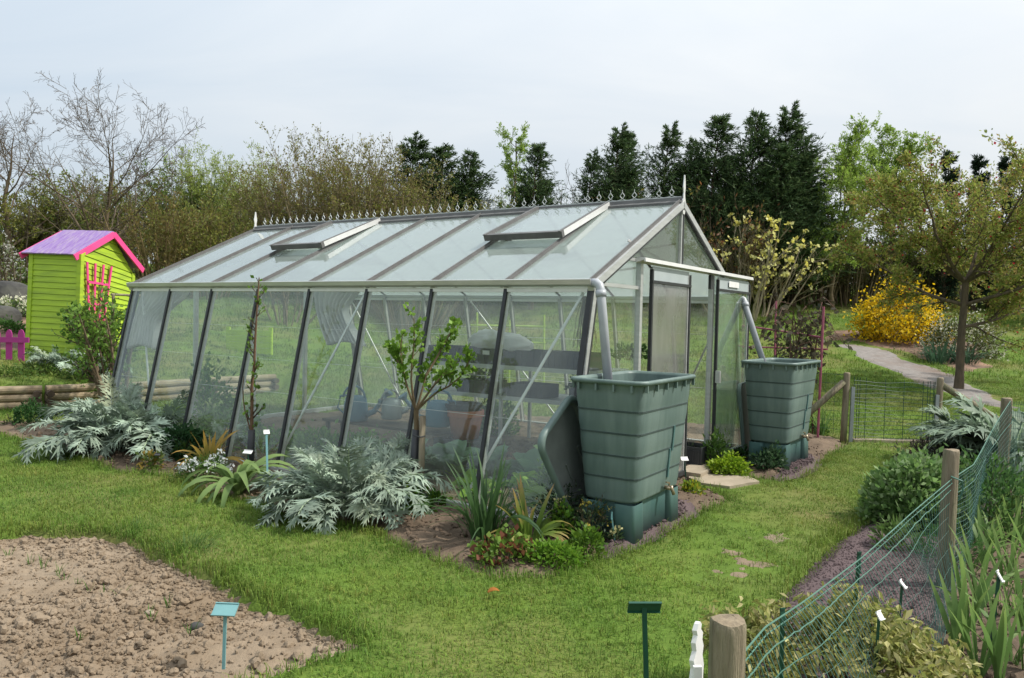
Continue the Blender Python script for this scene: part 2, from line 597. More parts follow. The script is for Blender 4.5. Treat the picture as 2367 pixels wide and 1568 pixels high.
def height(x, y):
    x, y = np.asarray(x, float), np.asarray(y, float)
    yw = wall_y(x)
    d = y - yw
    left = 0.34 * sstep(-0.02, 0.10, d) + 0.13 * np.maximum(d, 0)
    e = y - 12.6
    right = 0.098 * np.where(e > 0, e * e / (e + 1.2), 0)
    right = right + 1.0 * sstep(19.5, 29.5, y) * sstep(-4.0, 2.0, x)
    w = sstep(-4.9, -3.2, x)
    z = left * (1 - w) + right * w
    far = np.maximum(y - 34, 0)
    z = np.minimum(z, 3.6) - 0.0 * far
    return z + 0.05 * (fbm(x, y, 0.25, 2, 5) - 0.5) * sstep(12.5, 16, y)


def drop(p, dz=0.0):
    return np.array([p[0], p[1], float(height(p[0], p[1])) + dz])


def in_view(X, Y, marg=0.08):
    return (np.abs(X) - 1.6 < (0.67 + marg) * Y) & (Y > 1.3)      # with room for a step to either side


def tp(x, y):
    """where the ray through photo pixel (x, y) meets the terrain"""
    r = pray(x, y)
    t = np.linspace(2, 60, 2400) / r[1]
    p = np.array([0, 0, CAM_H]) + r * t[:, None]
    k = np.argmax(p[:, 2] < height(p[:, 0], p[:, 1]))
    return p[k]


def gpoly(pts):
    return np.array([gp(x, y)[:2] for x, y in pts])


BED_LEFT = np.concatenate([gpoly([(0, 1224), (60, 1216), (120, 1222), (200, 1218), (262, 1228), (330, 1248), (372, 1272), (430, 1296), (490, 1316), (545, 1352),
                                  (590, 1380), (650, 1392), (712, 1420), (760, 1440), (812, 1462), (852, 1474), (818, 1500), (770, 1512), (700, 1540), (620, 1566)]),
                           np.array([[-1.9, 2.2], [-3.0, 1.5], [-7.5, 1.5], [-7.5, 5.9]])])
BED_GH = np.concatenate([gpoly([(0, 1006), (90, 1026), (180, 1058), (262, 1088), (330, 1094), (395, 1098), (450, 1128), (520, 1148), (600, 1162), (680, 1198),
                                (760, 1212), (830, 1216), (930, 1262), (1000, 1292), (1080, 1312), (1170, 1331), (1280, 1331), (1345, 1308), (1420, 1278), (1490, 1258),
                                (1565, 1212), (1622, 1184), (1690, 1150), (1655, 1134), (1600, 1128), (1640, 1100), (1735, 1106), (1825, 1112), (1880, 1084), (1938, 1042),
                                (1968, 1018)]),
                         np.array([[4.1, 11.6], [0.5, 12.2], [-2.4, 12.9], [-4.9, 9.9], [-6.2, 10.6], [-7.5, 10.2]])])
BED_RIGHT = np.concatenate([gpoly([(1690, 1568), (1712, 1490), (1752, 1424), (1800, 1386), (1868, 1312), (1935, 1250), (2005, 1200), (2040, 1150), (2060, 1110), (2100, 1075), (2140, 1052)]),
                            np.array([[6.4, 10.0], [8.5, 9.5], [8.5, 1.0], [0.75, 1.0], [0.72, 2.2]])])
GRAVEL_R = np.concatenate([gpoly([(1690, 1568), (1712, 1490), (1752, 1424), (1800, 1386), (1868, 1312), (1935, 1250), (2005, 1200), (2040, 1150), (2060, 1110), (2100, 1075), (2140, 1052)]),
                           np.array([[5.4, 9.6], [4.5, 7.1], [2.75, 4.6], [0.85, 1.95], [0.74, 1.9]])])
BARE = [(gp(1795, 1245)[:2], 0.13), (gp(1735, 1305)[:2], 0.13), (gp(1698, 1332)[:2], 0.10), (gp(1700, 1275)[:2], 0.08), (gp(1545, 1480)[:2], 0.07), (gp(1830, 1236)[:2], 0.08)]
STONE_C = gp(1672, 1114)[:2]
PATH_R = np.array([tp(x, y)[:2] for x, y in ((1918, 797), (1945, 807), (1985, 826), (2030, 848), (2085, 872), (2150, 898), (2230, 925), (2330, 950), (2400, 950), (2330, 928), (2270, 902), (2215, 876), (2150, 848), (2090, 825), (2030, 806), (1985, 796), (1945, 790))])
MULCH_R = np.array([tp(x, y)[:2] for x, y in ((1900, 792), (1940, 784), (1985, 792), (2030, 802), (2090, 814), (2150, 834), (2215, 860), (2262, 862), (2280, 835), (2270, 800), (2200, 775), (2100, 765), (2000, 765), (1940, 768))])
MULCH_L = np.array([[-13.5, 13.6], [-8.9, 13.9], [-9.6, 16.5], [-10.2, 19.0], [-13.5, 19.0]])


def axis(lo, hi, fine_lo, fine_hi, step, grow=1.18):
    a = list(np.arange(fine_lo, fine_hi, step))
    s, v = step, a[-1]
    while v < hi:
        s *= grow
        v += s
        a.append(v)
    s, v = step, a[0]
    pre = []
    while v > lo:
        s *= grow
        v -= s
        pre.append(v)
    return np.array(pre[::-1] + a)


gx = axis(-260, 260, -9.5, 8.5, 0.09, 1.08)
gy = axis(-30, 320, 1.2, 15.0, 0.09, 1.05)
GX, GY = np.meshgrid(gx, gy)
GZ = height(GX, GY)
near = (GY < 17) & (np.abs(GX) < 10)
for bed in (BED_LEFT, BED_GH, BED_RIGHT):
    sd = poly_sd(GX, GY, bed)
    GZ = GZ - np.where(near, 0.16 * sstep(0.0, -0.05, sd), 0)
GZ = GZ + np.where(near, 0.018 * (fbm(GX, GY, 1.6, 3, 2) - 0.5), 0)
nx, ny = len(gx), len(gy)
ii = (np.arange(ny - 1)[:, None] * nx + np.arange(nx - 1)[None]).ravel()
GF = np.stack([ii, ii + 1, ii + 1 + nx, ii + nx], -1)
ground = ob('ground', mesh_np('ground', np.stack([GX, GY, GZ], -1), [GF], M['lawn_ground'], smooth=True))
tag(ground, 'lawn and rising ground', None, kind='structure')


def bed_sheet(name, poly, step, mt, hfun, label, inset=-0.035, clip=None):
    lo, hi = poly.min(0), poly.max(0)
    if clip is not None:
        lo, hi = np.maximum(lo, clip[0]), np.minimum(hi, clip[1])
    xs, ys = np.arange(lo[0] - 0.2, hi[0] + 0.2, step), np.arange(lo[1] - 0.2, hi[1] + 0.2, step)
    X, Y = np.meshgrid(xs, ys)
    sd = poly_sd(X, Y, poly) + {'bare_patch': .24, 'gravel_path': .55, 'mulch_bed': .6}.get(name, .05) * (fbm(X, Y, {'bare_patch': 11, 'gravel_path': 1.1, 'mulch_bed': 1.2}.get(name, 5), 2, 9) - 0.5)
    Z = hfun(X, Y, sd)
    n = len(xs)
    k = (np.arange(len(ys) - 1)[:, None] * n + np.arange(n - 1)[None]).ravel()
    F = np.stack([k, k + 1, k + 1 + n, k + n], -1)
    s = sd.ravel()[F].min(1)
    F = F[s < -inset]
    used = np.unique(F)
    remap = np.zeros(X.size, int)
    remap[used] = np.arange(len(used))
    V = np.stack([X.ravel(), Y.ravel(), Z.ravel()], -1)[used]
    o = ob(name, mesh_np(name, V, [remap[F]], mt, smooth=True))
    tag(o, label, None, kind='structure')
    return o


def h_left(X, Y, sd):
    rough = 0.062 * (fbm(X, Y, 9, 4, 21, 0.72) - 0.5) + 0.06 * (fbm(X, Y, 1.3, 2, 31) - 0.5)
    ridge = np.abs(fbm(X, Y, 24, 2, 41) - 0.5) * 0.03
    return -0.055 + rough + ridge - 0.02 * sstep(-0.25, 0.0, sd)


def h_gh(X, Y, sd):
    rough = 0.085 * (fbm(X, Y, 7, 4, 22, 0.7) - 0.5) + 0.03 * (fbm(X, Y, 1.1, 2, 33) - 0.5)
    return -0.005 + rough + 0.035 * sstep(0.0, -0.4, sd) - 0.05 * sstep(-0.12, 0.02, sd)


def h_right(X, Y, sd):
    rough = 0.075 * (fbm(X, Y, 8, 4, 25, 0.7) - 0.5)
    return -0.012 + rough - 0.04 * sstep(-0.1, 0.02, sd)


bed_sheet('tilled_bed', BED_LEFT, 0.024, M['soil_dry'], h_left, 'dry tilled soil bed', clip=((-7.4, 1.6), (0, 6.2)))
bed_sheet('greenhouse_bed', BED_GH, 0.032, M['soil_dark'], h_gh, 'dark planted soil around the greenhouse')
bed_sheet('iris_bed', BED_RIGHT, 0.042, M['soil_dark'], h_right, 'brown soil bed under the irises', clip=((0.5, 1.0), (7.0, 10.0)))
bed_sheet('gravel_strip', GRAVEL_R, 0.03, M['gravel'], lambda X, Y, sd: 0.018 + 0.012 * (fbm(X, Y, 14, 3, 27) - 0.5) - 0.05 * sstep(-0.1, 0.02, sd),
          'purple gravel strip beside the lawn', clip=((0.5, 1.0), (6.2, 10)))


def drape(name, poly, step, mt, dz, label):
    bed_sheet(name, poly, step, mt, lambda X, Y, sd: height(X, Y) + dz + 0.012 * (fbm(X, Y, 3, 2, 8) - 0.5) - 0.05 * sstep(-0.05, 0.06, sd), label)


drape('gravel_path', PATH_R, 0.12, M['path_gravel'], 0.012, 'pale gravel path climbing past the crab apple')
drape('mulch_bed', MULCH_R, 0.12, M['mulch'], 0.018, 'brown bark mulch under the flowering shrubs')
drape('mulch_yard', MULCH_L, 0.12, M['mulch'], 0.018, 'brown mulch behind the picket fence')

# loose clods and stones (nobody could count them)
_phi = (1 + 5 ** 0.5) / 2
ICO = nrm(np.array([[-1, _phi, 0], [1, _phi, 0], [-1, -_phi, 0], [1, -_phi, 0], [0, -1, _phi], [0, 1, _phi], [0, -1, -_phi], [0, 1, -_phi], [_phi, 0, -1], [_phi, 0, 1], [-_phi, 0, -1], [-_phi, 0, 1]], float))
ICOF = np.array([[0, 11, 5], [0, 5, 1], [0, 1, 7], [0, 7, 10], [0, 10, 11], [1, 5, 9], [5, 11, 4], [11, 10, 2], [10, 7, 6], [7, 1, 8], [3, 9, 4], [3, 4, 2], [3, 2, 6], [3, 6, 8], [3, 8, 9], [4, 9, 5], [2, 4, 11], [6, 2, 10], [8, 6, 7], [9, 8, 1]])


def ico2():
    V, F, mid = [tuple(v) for v in ICO], [], {}
    for a, b, c in ICOF:
        m = []
        for i, j in ((a, b), (b, c), (c, a)):
            k = (min(i, j), max(i, j))
            if k not in mid:
                mid[k] = len(V)
                V.append(tuple(nrm((np.array(V[i]) + np.array(V[j])) / 2)))
            m.append(mid[k])
        F += [[a, m[0], m[2]], [b, m[1], m[0]], [c, m[2], m[1]], m]
    return np.array(V), np.array(F)


ICO2, ICO2F = ico2()


def lumps(pos, size, base=ICO, F=ICOF, jit=0.38, flat=0.9):
    n, k = len(pos), len(base)
    V = base[None] * (1 + jit * (rng.random((n, k, 1)) - 0.5) * 2) * size[:, None, None] * (0.75 + 0.5 * rng.random((n, 1, 3)))
    V[:, :, 2] *= flat
    a = rng.random(n) * 6.283
    c, s = np.cos(a)[:, None], np.sin(a)[:, None]
    V = np.stack([V[..., 0] * c - V[..., 1] * s, V[..., 0] * s + V[..., 1] * c, V[..., 2]], -1) + pos[:, None]
    FF = (F[None] + (np.arange(n) * k)[:, None, None]).reshape(-1, 3)
    return V.reshape(-1, 3), FF


OCTA = np.array([[1, 0, 0], [-1, 0, 0], [0, 1, 0], [0, -1, 0], [0, 0, 1], [0, 0, -1]], float)
OCTAF = np.array([[0, 2, 4], [2, 1, 4], [1, 3, 4], [3, 0, 4], [2, 0, 5], [1, 2, 5], [3, 1, 5], [0, 3, 5]])


def scatter(poly, n, lo, hi, margin=0.02):
    X = rng.uniform(lo[0], hi[0], n)
    Y = rng.uniform(lo[1], hi[1], n)
    sd = poly_sd(X, Y, poly)
    k = sd < -margin
    return X[k], Y[k], sd[k]


def clods(name, poly, n, lo, hi, smin, sig, mt, hfun, label, big=0.022, smax=0.05, dens=None, bury=0.25):
    X, Y, sd = scatter(poly, n, lo, hi, 0.03)
    if dens is not None:
        k = rng.random(len(X)) < dens(X, Y, sd)
        X, Y, sd = X[k], Y[k], sd[k]
    k = in_view(X, Y, .03)
    X, Y, sd = X[k], Y[k], sd[k]
    S = np.minimum(smin * np.exp(np.abs(rng.normal(0, sig, len(X)))), smax)
    Z = hfun(X, Y, sd) + S * (0.5 - bury)
    P = np.stack([X, Y, Z], -1)
    g = Geo()
    b = S > big
    tiny = S < 0.0085
    m = ~b & ~tiny
    if tiny.any():
        g.add(*lumps(P[tiny], S[tiny], OCTA, OCTAF, 0.45))
    if m.any():
        g.add(*lumps(P[m], S[m]))
    if b.any():
        g.add(*lumps(P[b], S[b], ICO2, ICO2F, 0.24))
    o = ob(name, g.mesh(name, mt, smooth=False))
    tag(o, label, None, kind='stuff')


clods('soil_clods', BED_LEFT, 62000, (-5.6, 1.9), (-0.4, 5.9), 0.0045, 0.66, M['soil_dry'], h_left, 'dry crumbs and clods of tilled soil', smax=0.028, big=0.015, bury=0.12,
      dens=lambda X, Y, sd: 0.25 + 0.75 * sstep(0.35, 0.62, fbm(X, Y, 2.2, 2, 55)) + 0.5 * sstep(-0.25, -0.05, sd))
clods('bed_clods', BED_GH, 20000, (-7, 4.5), (4.2, 11.0), 0.006, 0.6, M['soil_dark'], h_gh, 'crumbs of dark bed soil', smax=0.04,
      dens=lambda X, Y, sd: np.where(Y < 9.5, 1.0, 0.2))
clods('gravel_stones', GRAVEL_R, 42000, (0.7, 2.0), (4.6, 7.4), 0.0048, 0.25, M['gravel'], lambda X, Y, sd: 0.018 + 0 * X, 'small purple gravel stones', bury=0.1,
      dens=lambda X, Y, sd: np.where(Y < 5.5, 1.0, 0.5))
clods('iris_bed_clods', BED_RIGHT, 9000, (1.0, 1.6), (4.8, 7.0), 0.006, 0.6, M['soil_dark'], h_right, 'crumbs of soil between the irises', smax=0.026,
      dens=lambda X, Y, sd: (poly_sd(X, Y, GRAVEL_R) > 0).astype(float))

# gravel round the feet of the water butts
def gravel_pad(name, pts, label):
    poly = gpoly(pts)
    bed_sheet(name, poly, 0.025, M['gravel'], lambda X, Y, sd: 0.035 + 0.02 * (fbm(X, Y, 16, 3, 12) - 0.5) - 0.03 * sstep(-0.06, 0.02, sd), label)
    clods('pad_stones', poly, 2500, poly.min(0), poly.max(0), 0.0065, 0.3, M['gravel'], lambda X, Y, sd: 0.037 + 0 * X, 'loose purple stones by ' + label.split(' by ')[1], bury=0.1)


gravel_pad('gravel_pad', [(1395, 1290), (1470, 1262), (1560, 1214), (1600, 1192), (1580, 1160), (1500, 1170), (1400, 1240)], 'purple gravel by the foot of the water butt with its lid')
gravel_pad('gravel_pad', [(1800, 1112), (1850, 1102), (1888, 1075), (1880, 1055), (1840, 1050), (1790, 1085)], 'purple gravel by the foot of the farther water butt')

for c, r in BARE:
    th = np.linspace(0, 2 * np.pi, 13)[:-1]
    rr = r * (.85 + .35 * rng.random(12))
    pl = np.stack([c[0] + rr * np.cos(th) * 1.25, c[1] + rr * np.sin(th)], -1)
    bed_sheet('bare_patch', pl, .02, M['soil_dry'], lambda X, Y, sd: height(X, Y) + .018 * (fbm(X, Y, 1.6, 3, 2) - .5) + .003 + .016 * (fbm(X, Y, 14, 3, 3) - .5) - .03 * sstep(-.05, .03, sd), 'worn bare patch of earth in the lawn')

# ------------------------------------------------------------------ grass
def tuft_mesh(i, n, spread, hmin, hmax, w):
    r = spread * np.sqrt(rng.random(n))
    a = rng.random(n) * 6.283
    base = np.stack([r * np.cos(a), r * np.sin(a), np.full(n, -0.01)], -1)
    h = rng.uniform(hmin, hmax, n)
    az = rng.random(n) * 6.283
    lean = rng.uniform(0.2, 1.25, n)
    d = np.stack([np.cos(az), np.sin(az), np.zeros(n)], -1)
    s = np.stack([-np.sin(az), np.cos(az), np.zeros(n)], -1)
    ww = (w * rng.uniform(0.7, 1.2, n))[:, None]
    mid = base + d * (h * lean * 0.35)[:, None] + UP * (h * 0.6)[:, None]
    tip = base + d * (h * lean)[:, None] + UP * (h * (1 - 0.45 * lean))[:, None]
    V = np.stack([base - s * ww / 2, base + s * ww / 2, mid + s * ww * 0.4, mid - s * ww * 0.4, tip], 1).reshape(-1, 3)
    k = np.arange(n)[:, None] * 5
    F4 = k + np.array([[0, 1, 2, 3]])
    F3 = k + np.array([[3, 2, 4]])
    tone = rng.uniform(0.6, 1.35, (n, 1)) * np.array([[1, 1, 1.]])
    dry = rng.random(n) < 0.10
    tone[dry] = tone[dry] * np.array([1.6, 1.15, 1.6])
    C = np.repeat(tone[:, None], 5, 1)
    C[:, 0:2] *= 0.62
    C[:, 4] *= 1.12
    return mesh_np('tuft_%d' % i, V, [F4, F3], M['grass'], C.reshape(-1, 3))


tuft_col = bpy.data.collections.new('grass_tufts')
for i in range(6):
    tuft_col.objects.link(bpy.data.objects.new('tuft_%d' % i, tuft_mesh(i, 26, 0.07, 0.022, 0.058 + 0.008 * i, 0.0044)))


def grass_nodes():
    ng = bpy.data.node_groups.new('grass_scatter', 'GeometryNodeTree')
    ng.interface.new_socket('Geometry', in_out='INPUT', socket_type='NodeSocketGeometry')
    ng.interface.new_socket('Geometry', in_out='OUTPUT', socket_type='NodeSocketGeometry')
    N, L = ng.nodes, ng.links
    gi, go = N.new('NodeGroupInput'), N.new('NodeGroupOutput')
    ci = N.new('GeometryNodeCollectionInfo')
    ci.inputs['Collection'].default_value = tuft_col
    ci.inputs['Separate Children'].default_value = True
    ci.inputs['Reset Children'].default_value = True
    ip = N.new('GeometryNodeInstanceOnPoints')
    ip.inputs['Pick Instance'].default_value = True

    def attr(name, typ):
        a = N.new('GeometryNodeInputNamedAttribute')
        a.data_type = typ
        a.inputs['Name'].default_value = name
        return [o for o in a.outputs if o.enabled][0]
    L.new(gi.outputs[0], ip.inputs['Points'])
    L.new(ci.outputs[0], ip.inputs['Instance'])
    L.new(attr('pick', 'INT'), ip.inputs['Instance Index'])
    L.new(attr('rot', 'FLOAT_VECTOR'), ip.inputs['Rotation'])
    L.new(attr('size', 'FLOAT_VECTOR'), ip.inputs['Scale'])
    L.new(ip.outputs[0], go.inputs[0])
    return ng


GN_GRASS = grass_nodes()


def grass_object(name, P, size, label):
    me = bpy.data.meshes.new(name)
    me.vertices.add(len(P))
    me.vertices.foreach_set('co', P.astype(np.float32).ravel())
    me.update()
    n = len(P)
    a = me.attributes.new('pick', 'INT', 'POINT')
    a.data.foreach_set('value', rng.integers(0, 6, n).astype(np.int32))
    a = me.attributes.new('rot', 'FLOAT_VECTOR', 'POINT')
    r = np.zeros((n, 3), np.float32)
    r[:, 2] = rng.random(n) * 6.283
    a.data.foreach_set('vector', r.ravel())
    a = me.attributes.new('size', 'FLOAT_VECTOR', 'POINT')
    a.data.foreach_set('vector', size.astype(np.float32).ravel())
    o = ob(name, me)
    md = o.modifiers.new('scatter', 'NODES')
    md.node_group = GN_GRASS
    tag(o, label, None, kind='stuff')
    return o


def lawn_ok(X, Y):
    d = np.minimum(np.minimum(poly_sd(X, Y, BED_LEFT), poly_sd(X, Y, BED_GH)), poly_sd(X, Y, BED_RIGHT))
    e = np.minimum(np.minimum(poly_sd(X, Y, PATH_R), poly_sd(X, Y, MULCH_R)), poly_sd(X, Y, MULCH_L))
    ok = (d > -0.04) & (e > 0.0) & (np.hypot((X - STONE_C[0]), (Y - STONE_C[1])) > 0.30)
    for c, r in BARE:
        dd = np.hypot(X - c[0], Y - c[1]) + 0.10 * (fbm(X, Y, 9, 2, 77) - 0.5)
        ok &= (dd > r) | (rng.random(X.shape) < 0.40)
    return ok, d


def jgrid(x0, x1, y0, y1, s):
    X, Y = np.meshgrid(np.arange(x0, x1, s), np.arange(y0, y1, s))
    X, Y = X.ravel() + rng.uniform(-.5, .5, X.size) * s, Y.ravel() + rng.uniform(-.5, .5, Y.size) * s
    return X, Y


X1, Y1 = jgrid(-9.0, 7.0, 1.4, 9.6, 0.056)
X2, Y2 = jgrid(-14, 15, 9.6, 17.5, 0.11)
X3, Y3 = jgrid(-22, 26, 17.5, 33, 0.26)
XX, YY = np.concatenate([X1, X2, X3]), np.concatenate([Y1, Y2, Y3])
base_s = np.concatenate([np.full(len(X1), 1.0), np.full(len(X2), 1.6), np.full(len(X3), 2.9)])
v = in_view(XX, YY)
XX, YY, base_s = XX[v], YY[v], base_s[v]
ok, dd = lawn_ok(XX, YY)
terr = (XX < -4.2) & (YY > wall_y(XX) - 0.05) & (rng.random(len(XX)) < 0.35)
ok &= ~terr
XX, YY, base_s, dd = XX[ok], YY[ok], base_s[ok], dd[ok]
thin = fbm(XX, YY, 1.5, 3, 61)
keep = rng.random(len(XX)) < 0.45 + 1.1 * thin
worn = (np.abs(XX - np.interp(YY, [2.5, 7.5], [0.9, 2.4])) < 0.5) & (rng.random(len(XX)) < 0.35)
keep &= ~worn
XX, YY, base_s, dd, thin = XX[keep], YY[keep], base_s[keep], dd[keep], thin[keep]
hz = base_s * (0.46 + 0.64 * thin) * rng.uniform(0.75, 1.2, len(XX)) * (1 + 0.85 * sstep(0.20, 0.0, dd) * (YY < 9.6))
ZZ = height(XX, YY) + np.where(YY < 17, 0.018 * (fbm(XX, YY, 1.6, 3, 2) - 0.5), 0) - 0.004 - 0.03 * sstep(0.0, -0.04, dd)
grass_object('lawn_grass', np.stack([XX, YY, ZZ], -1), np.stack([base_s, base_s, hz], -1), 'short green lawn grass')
print('grass tufts', len(XX))
# ------------------------------------------------------------------ greenhouse
GP0 = np.array([0.62087, 6.05832, 0.0])
GA = np.array([-0.834586, 0.550878, 0.0])      # along the house, away from the door end
GB = np.array([0.550878, 0.834586, 0.0])       # across, from the near wall to the far wall
G_RZ = math.atan2(-GA[1], -GA[0])
EAVE, RIDGE, GW, SPLAY, BAY, NB = 1.868, 2.745, 3.70, 0.41, 0.805, 8
GL = BAY * NB
HALF = GW / 2
RS = (RIDGE - EAVE) / HALF


def gw(a, b, z=0.0):
    return GP0 + GA * a + GB * b + np.array([0, 0, z])


def gl(a, b, z):
    return np.array([-a, b, z], float)


def to_ab(p):
    d = np.asarray(p, float) - GP0
    return d @ GA, d @ GB


gh = thing('greenhouse', GP0, 'long aluminium greenhouse with sloping glass walls, frosted roof and ridge cresting', 'greenhouse', rz=G_RZ)


def gpart(name, g, mt, parent=None, smooth=False):
    return ob(name, g.mesh(name, mt, False, smooth), parent or gh)


def wall_b(side, z):
    """b of the outer face of a side wall at height z"""
    o = SPLAY * (1 - z / EAVE)
    return -o if side == 0 else GW + o


wn_ = {0: nrm(np.array([0, -EAVE, SPLAY * 1.0])), 1: nrm(np.array([0, EAVE, SPLAY * 1.0]))}   # outward normals, local
ZB = 0.045
for side in (0, 1):
    out = wn_[side]
    for i in range(NB):
        a0, a1 = BAY * i + 0.012, BAY * (i + 1) - 0.012
        poly = [gl(a0, wall_b(side, ZB), ZB), gl(a1, wall_b(side, ZB), ZB), gl(a1, wall_b(side, EAVE - .03), EAVE - .03), gl(a0, wall_b(side, EAVE - .03), EAVE - .03)]
        gpart('wall_pane', Geo().prism(poly, -out * 0.004), M['glass_wall'])
    for i in range(NB + 1):
        a = BAY * i
        p, q = gl(a, wall_b(side, 0), 0.0), gl(a, wall_b(side, EAVE - .012), EAVE - .012)
        o = gpart('mullion', Geo().bar(p - out * 0.026, q - out * 0.026, 0.034, 0.042, up=out), M['alu'])
        gpart('rubber_cap', Geo().bar(p + out * 0.007, q + out * 0.007, 0.032 if i else 0.045, 0.02, up=out), M['rubber'], o)
    gpart('sill', Geo().bar(gl(-.02, wall_b(side, 0.02), 0.02), gl(GL + .02, wall_b(side, 0.02), 0.02), 0.06, 0.07), M['alu'])
    sg = -1 if side == 0 else 1
    b0 = 0.0 if side == 0 else GW
    # gutter: an open trough profile
    prof = np.array([(0.0, -.02), (.0, -.06), (.055, -.062), (.075, -.045), (.085, -.005), (.075, .0), (.068, -.035), (.05, -.05), (.012, -.05), (.012, -.02)])
    poly = [gl(-.03, b0 + sg * x, EAVE + .032 + z) for x, z in prof]
    gpart('gutter', Geo().prism(poly, gl(GL + .06, 0, 0)), M['alu'])
    gpart('eave_bar', Geo().bar(gl(0, b0 + sg * .012, EAVE - .052), gl(GL, b0 + sg * .012, EAVE - .052), 0.03, 0.036), M['alu_bright'])
    # diagonal wind braces
    for (a_lo, a_hi) in ((0.95, 0.10), (GL - 0.95, GL - 0.10), (2.55 if side else 3.3, 3.9 if side else 2.5)):
        lo = gl(a_lo, wall_b(side, .12), .12) - out * 0.065
        hi = gl(a_hi, wall_b(side, EAVE - .06), EAVE - .06) - out * 0.065
        gpart('brace', Geo().bar(lo, hi, 0.022, 0.012, up=out), M['alu_bright'])
    for zw in (0.75, 1.08, 1.42):
        off = gl(0, -sg * .085, 0)
        gpart('training_wire', Geo().tube([gl(0, wall_b(side, zw), zw) + off, gl(GL, wall_b(side, zw), zw) + off], 0.0016, 4), M['wire_pale'])


# roof -------------------------------------------------------------------
def roof_pt(a, s, side, lift=0.0):
    """s 0 eave .. 1 ridge"""
    b = HALF * s if side == 0 else GW - HALF * s
    n = nrm(np.array([0, -RS, 1.0])) if side == 0 else nrm(np.array([0, RS, 1.0]))
    return gl(a, b, EAVE + 0.012 + (RIDGE - EAVE) * s) + n * lift


ROOF_N = {0: nrm(np.array([0, -RS, 1.0])), 1: nrm(np.array([0, RS, 1.0]))}
VENTS = {(0, 1), (0, 5), (1, 2), (1, 6)}
SV = 0.50
for side in (0, 1):
    n = ROOF_N[side]
    for i in range(NB):
        a0, a1 = BAY * i + .012, BAY * (i + 1) - .012
        top = SV + .02 if (side, i) in VENTS else 0.985
        poly = [roof_pt(a0, -.02, side), roof_pt(a1, -.02, side), roof_pt(a1, top, side), roof_pt(a0, top, side)]
        gpart('roof_pane', Geo().prism(poly, n * .004), M['glass_roof'])
        if (side, i) in VENTS:
            vt = ob('roof_vent', None, gh)
            hinge = roof_pt(0, .985, side, .03)
            ang = math.radians(3.0)

            def vp(a, s, lift, side=side, hinge=hinge):
                p = roof_pt(a, s, side, lift + .030)
                rel = (p - hinge)[1:]
                sgn = -ang if side == 0 else ang
                c, sn = math.cos(sgn), math.sin(sgn)
                return np.array([p[0], hinge[1] + rel[0] * c - rel[1] * sn, hinge[2] + rel[0] * sn + rel[1] * c])
            aL, aR, s0, s1 = BAY * i - .01, BAY * (i + 1) + .01, SV - .01, .985
            ob('vent_pane', Geo().prism([vp(aL, s0, 0), vp(aR, s0, 0), vp(aR, s1, 0), vp(aL, s1, 0)], n * .004).mesh('vent_pane', M['glass_roof']), vt)
            for nm, p, q, w, h, mt in (('vent_side', vp(aL - .018, s0, 0), vp(aL - .018, s1, 0), .036, .056, 'alu_bright'), ('vent_side', vp(aR + .018, s0, 0), vp(aR + .018, s1, 0), .036, .056, 'alu_weathered'),  # door-side frame takes the brighter metal: its sunlit look is put into the colour
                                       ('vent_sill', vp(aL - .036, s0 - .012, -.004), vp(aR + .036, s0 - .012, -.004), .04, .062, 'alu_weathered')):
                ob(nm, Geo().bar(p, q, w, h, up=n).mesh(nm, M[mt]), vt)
            for a_, lab in ((aL - .018, 0), (aR + .018, 1)):
                ob('vent_cap', Geo().bar(vp(a_, s0 - .03, .032), vp(a_, s1, .032), .026, .008, up=n).mesh('vent_cap', M['alu_weathered']), vt)
    for i in range(NB + 1):
        g = Geo().bar(roof_pt(BAY * i, -.02, side, .010), roof_pt(BAY * i, 1.0, side, .010), .030, .030, up=n)
        g.bar(roof_pt(BAY * i, -.02, side, .030), roof_pt(BAY * i, 1.0, side, .030), .012, .012, up=n)
        gpart('roof_bar', g, M['alu_weathered'])
gpart('ridge_beam', Geo().prism([gl(-.03, HALF + x, RIDGE + z) for x, z in ((-.075, -.030), (-.075, .004), (-.03, .026), (-.022, .058), (.022, .058), (.03, .026), (.075, .004), (.075, -.030))], gl(GL + .06, 0, 0)), M['alu_weathered'])
# cresting: a rail of open diamond spikes
crest = gpart('cresting', Geo().bar(gl(0, HALF, RIDGE + .062), gl(GL, HALF, RIDGE + .062), .012, .012), M['alu'])
SP = 0.1342
sg_ = Geo()
zt = 0.0
dia = [(0, .0), (.026, .045), (0, .092), (-.026, .045)]
for k in range(4):
    (x0, z0), (x1, z1) = dia[k], dia[(k + 1) % 4]
    sg_.bar([x0, 0, z0 + .018], [x1, 0, z1 + .018], .007, .007, up=(0, 1, 0))
sg_.bar([0, 0, .108], [0, 0, .150], .005, .005, up=(0, 1, 0))
for s in (-1, 1):
    arc = [(s * (.004 + .060 * t), .020 - .022 * math.sin(t * math.pi / 2) ** .8) for t in np.linspace(0, 1, 5)]
    for k in range(4):
        sg_.bar([arc[k][0], 0, arc[k][1]], [arc[k + 1][0], 0, arc[k + 1][1]], .007, .008, up=(0, 1, 0))
spike_me = sg_.mesh('crest_spike', M['alu'])
for k in range(int(GL / SP)):
    ob('crest_spike', spike_me, crest, loc=gl(.10 + SP * k, HALF, RIDGE + .068), rot=(rng.normal(0, .03), rng.normal(0, .02), 0), sc=(1.0, 1.0, .72 * rng.uniform(.96, 1.04)))
for a in (-.035, GL + .035):
    prof = [(-.02, -.11), (.02, -.11), (.055, -.02), (.022, .05), (.014, .10), (.026, .155), (.006, .27), (0, .275), (-.006, .27), (-.026, .155), (-.014, .10), (-.022, .05), (-.055, -.02)]
    gpart('finial', Geo().prism([gl(a, HALF + x, RIDGE + z) for x, z in prof], gl(.01, 0, 0)), M['alu_bright'])

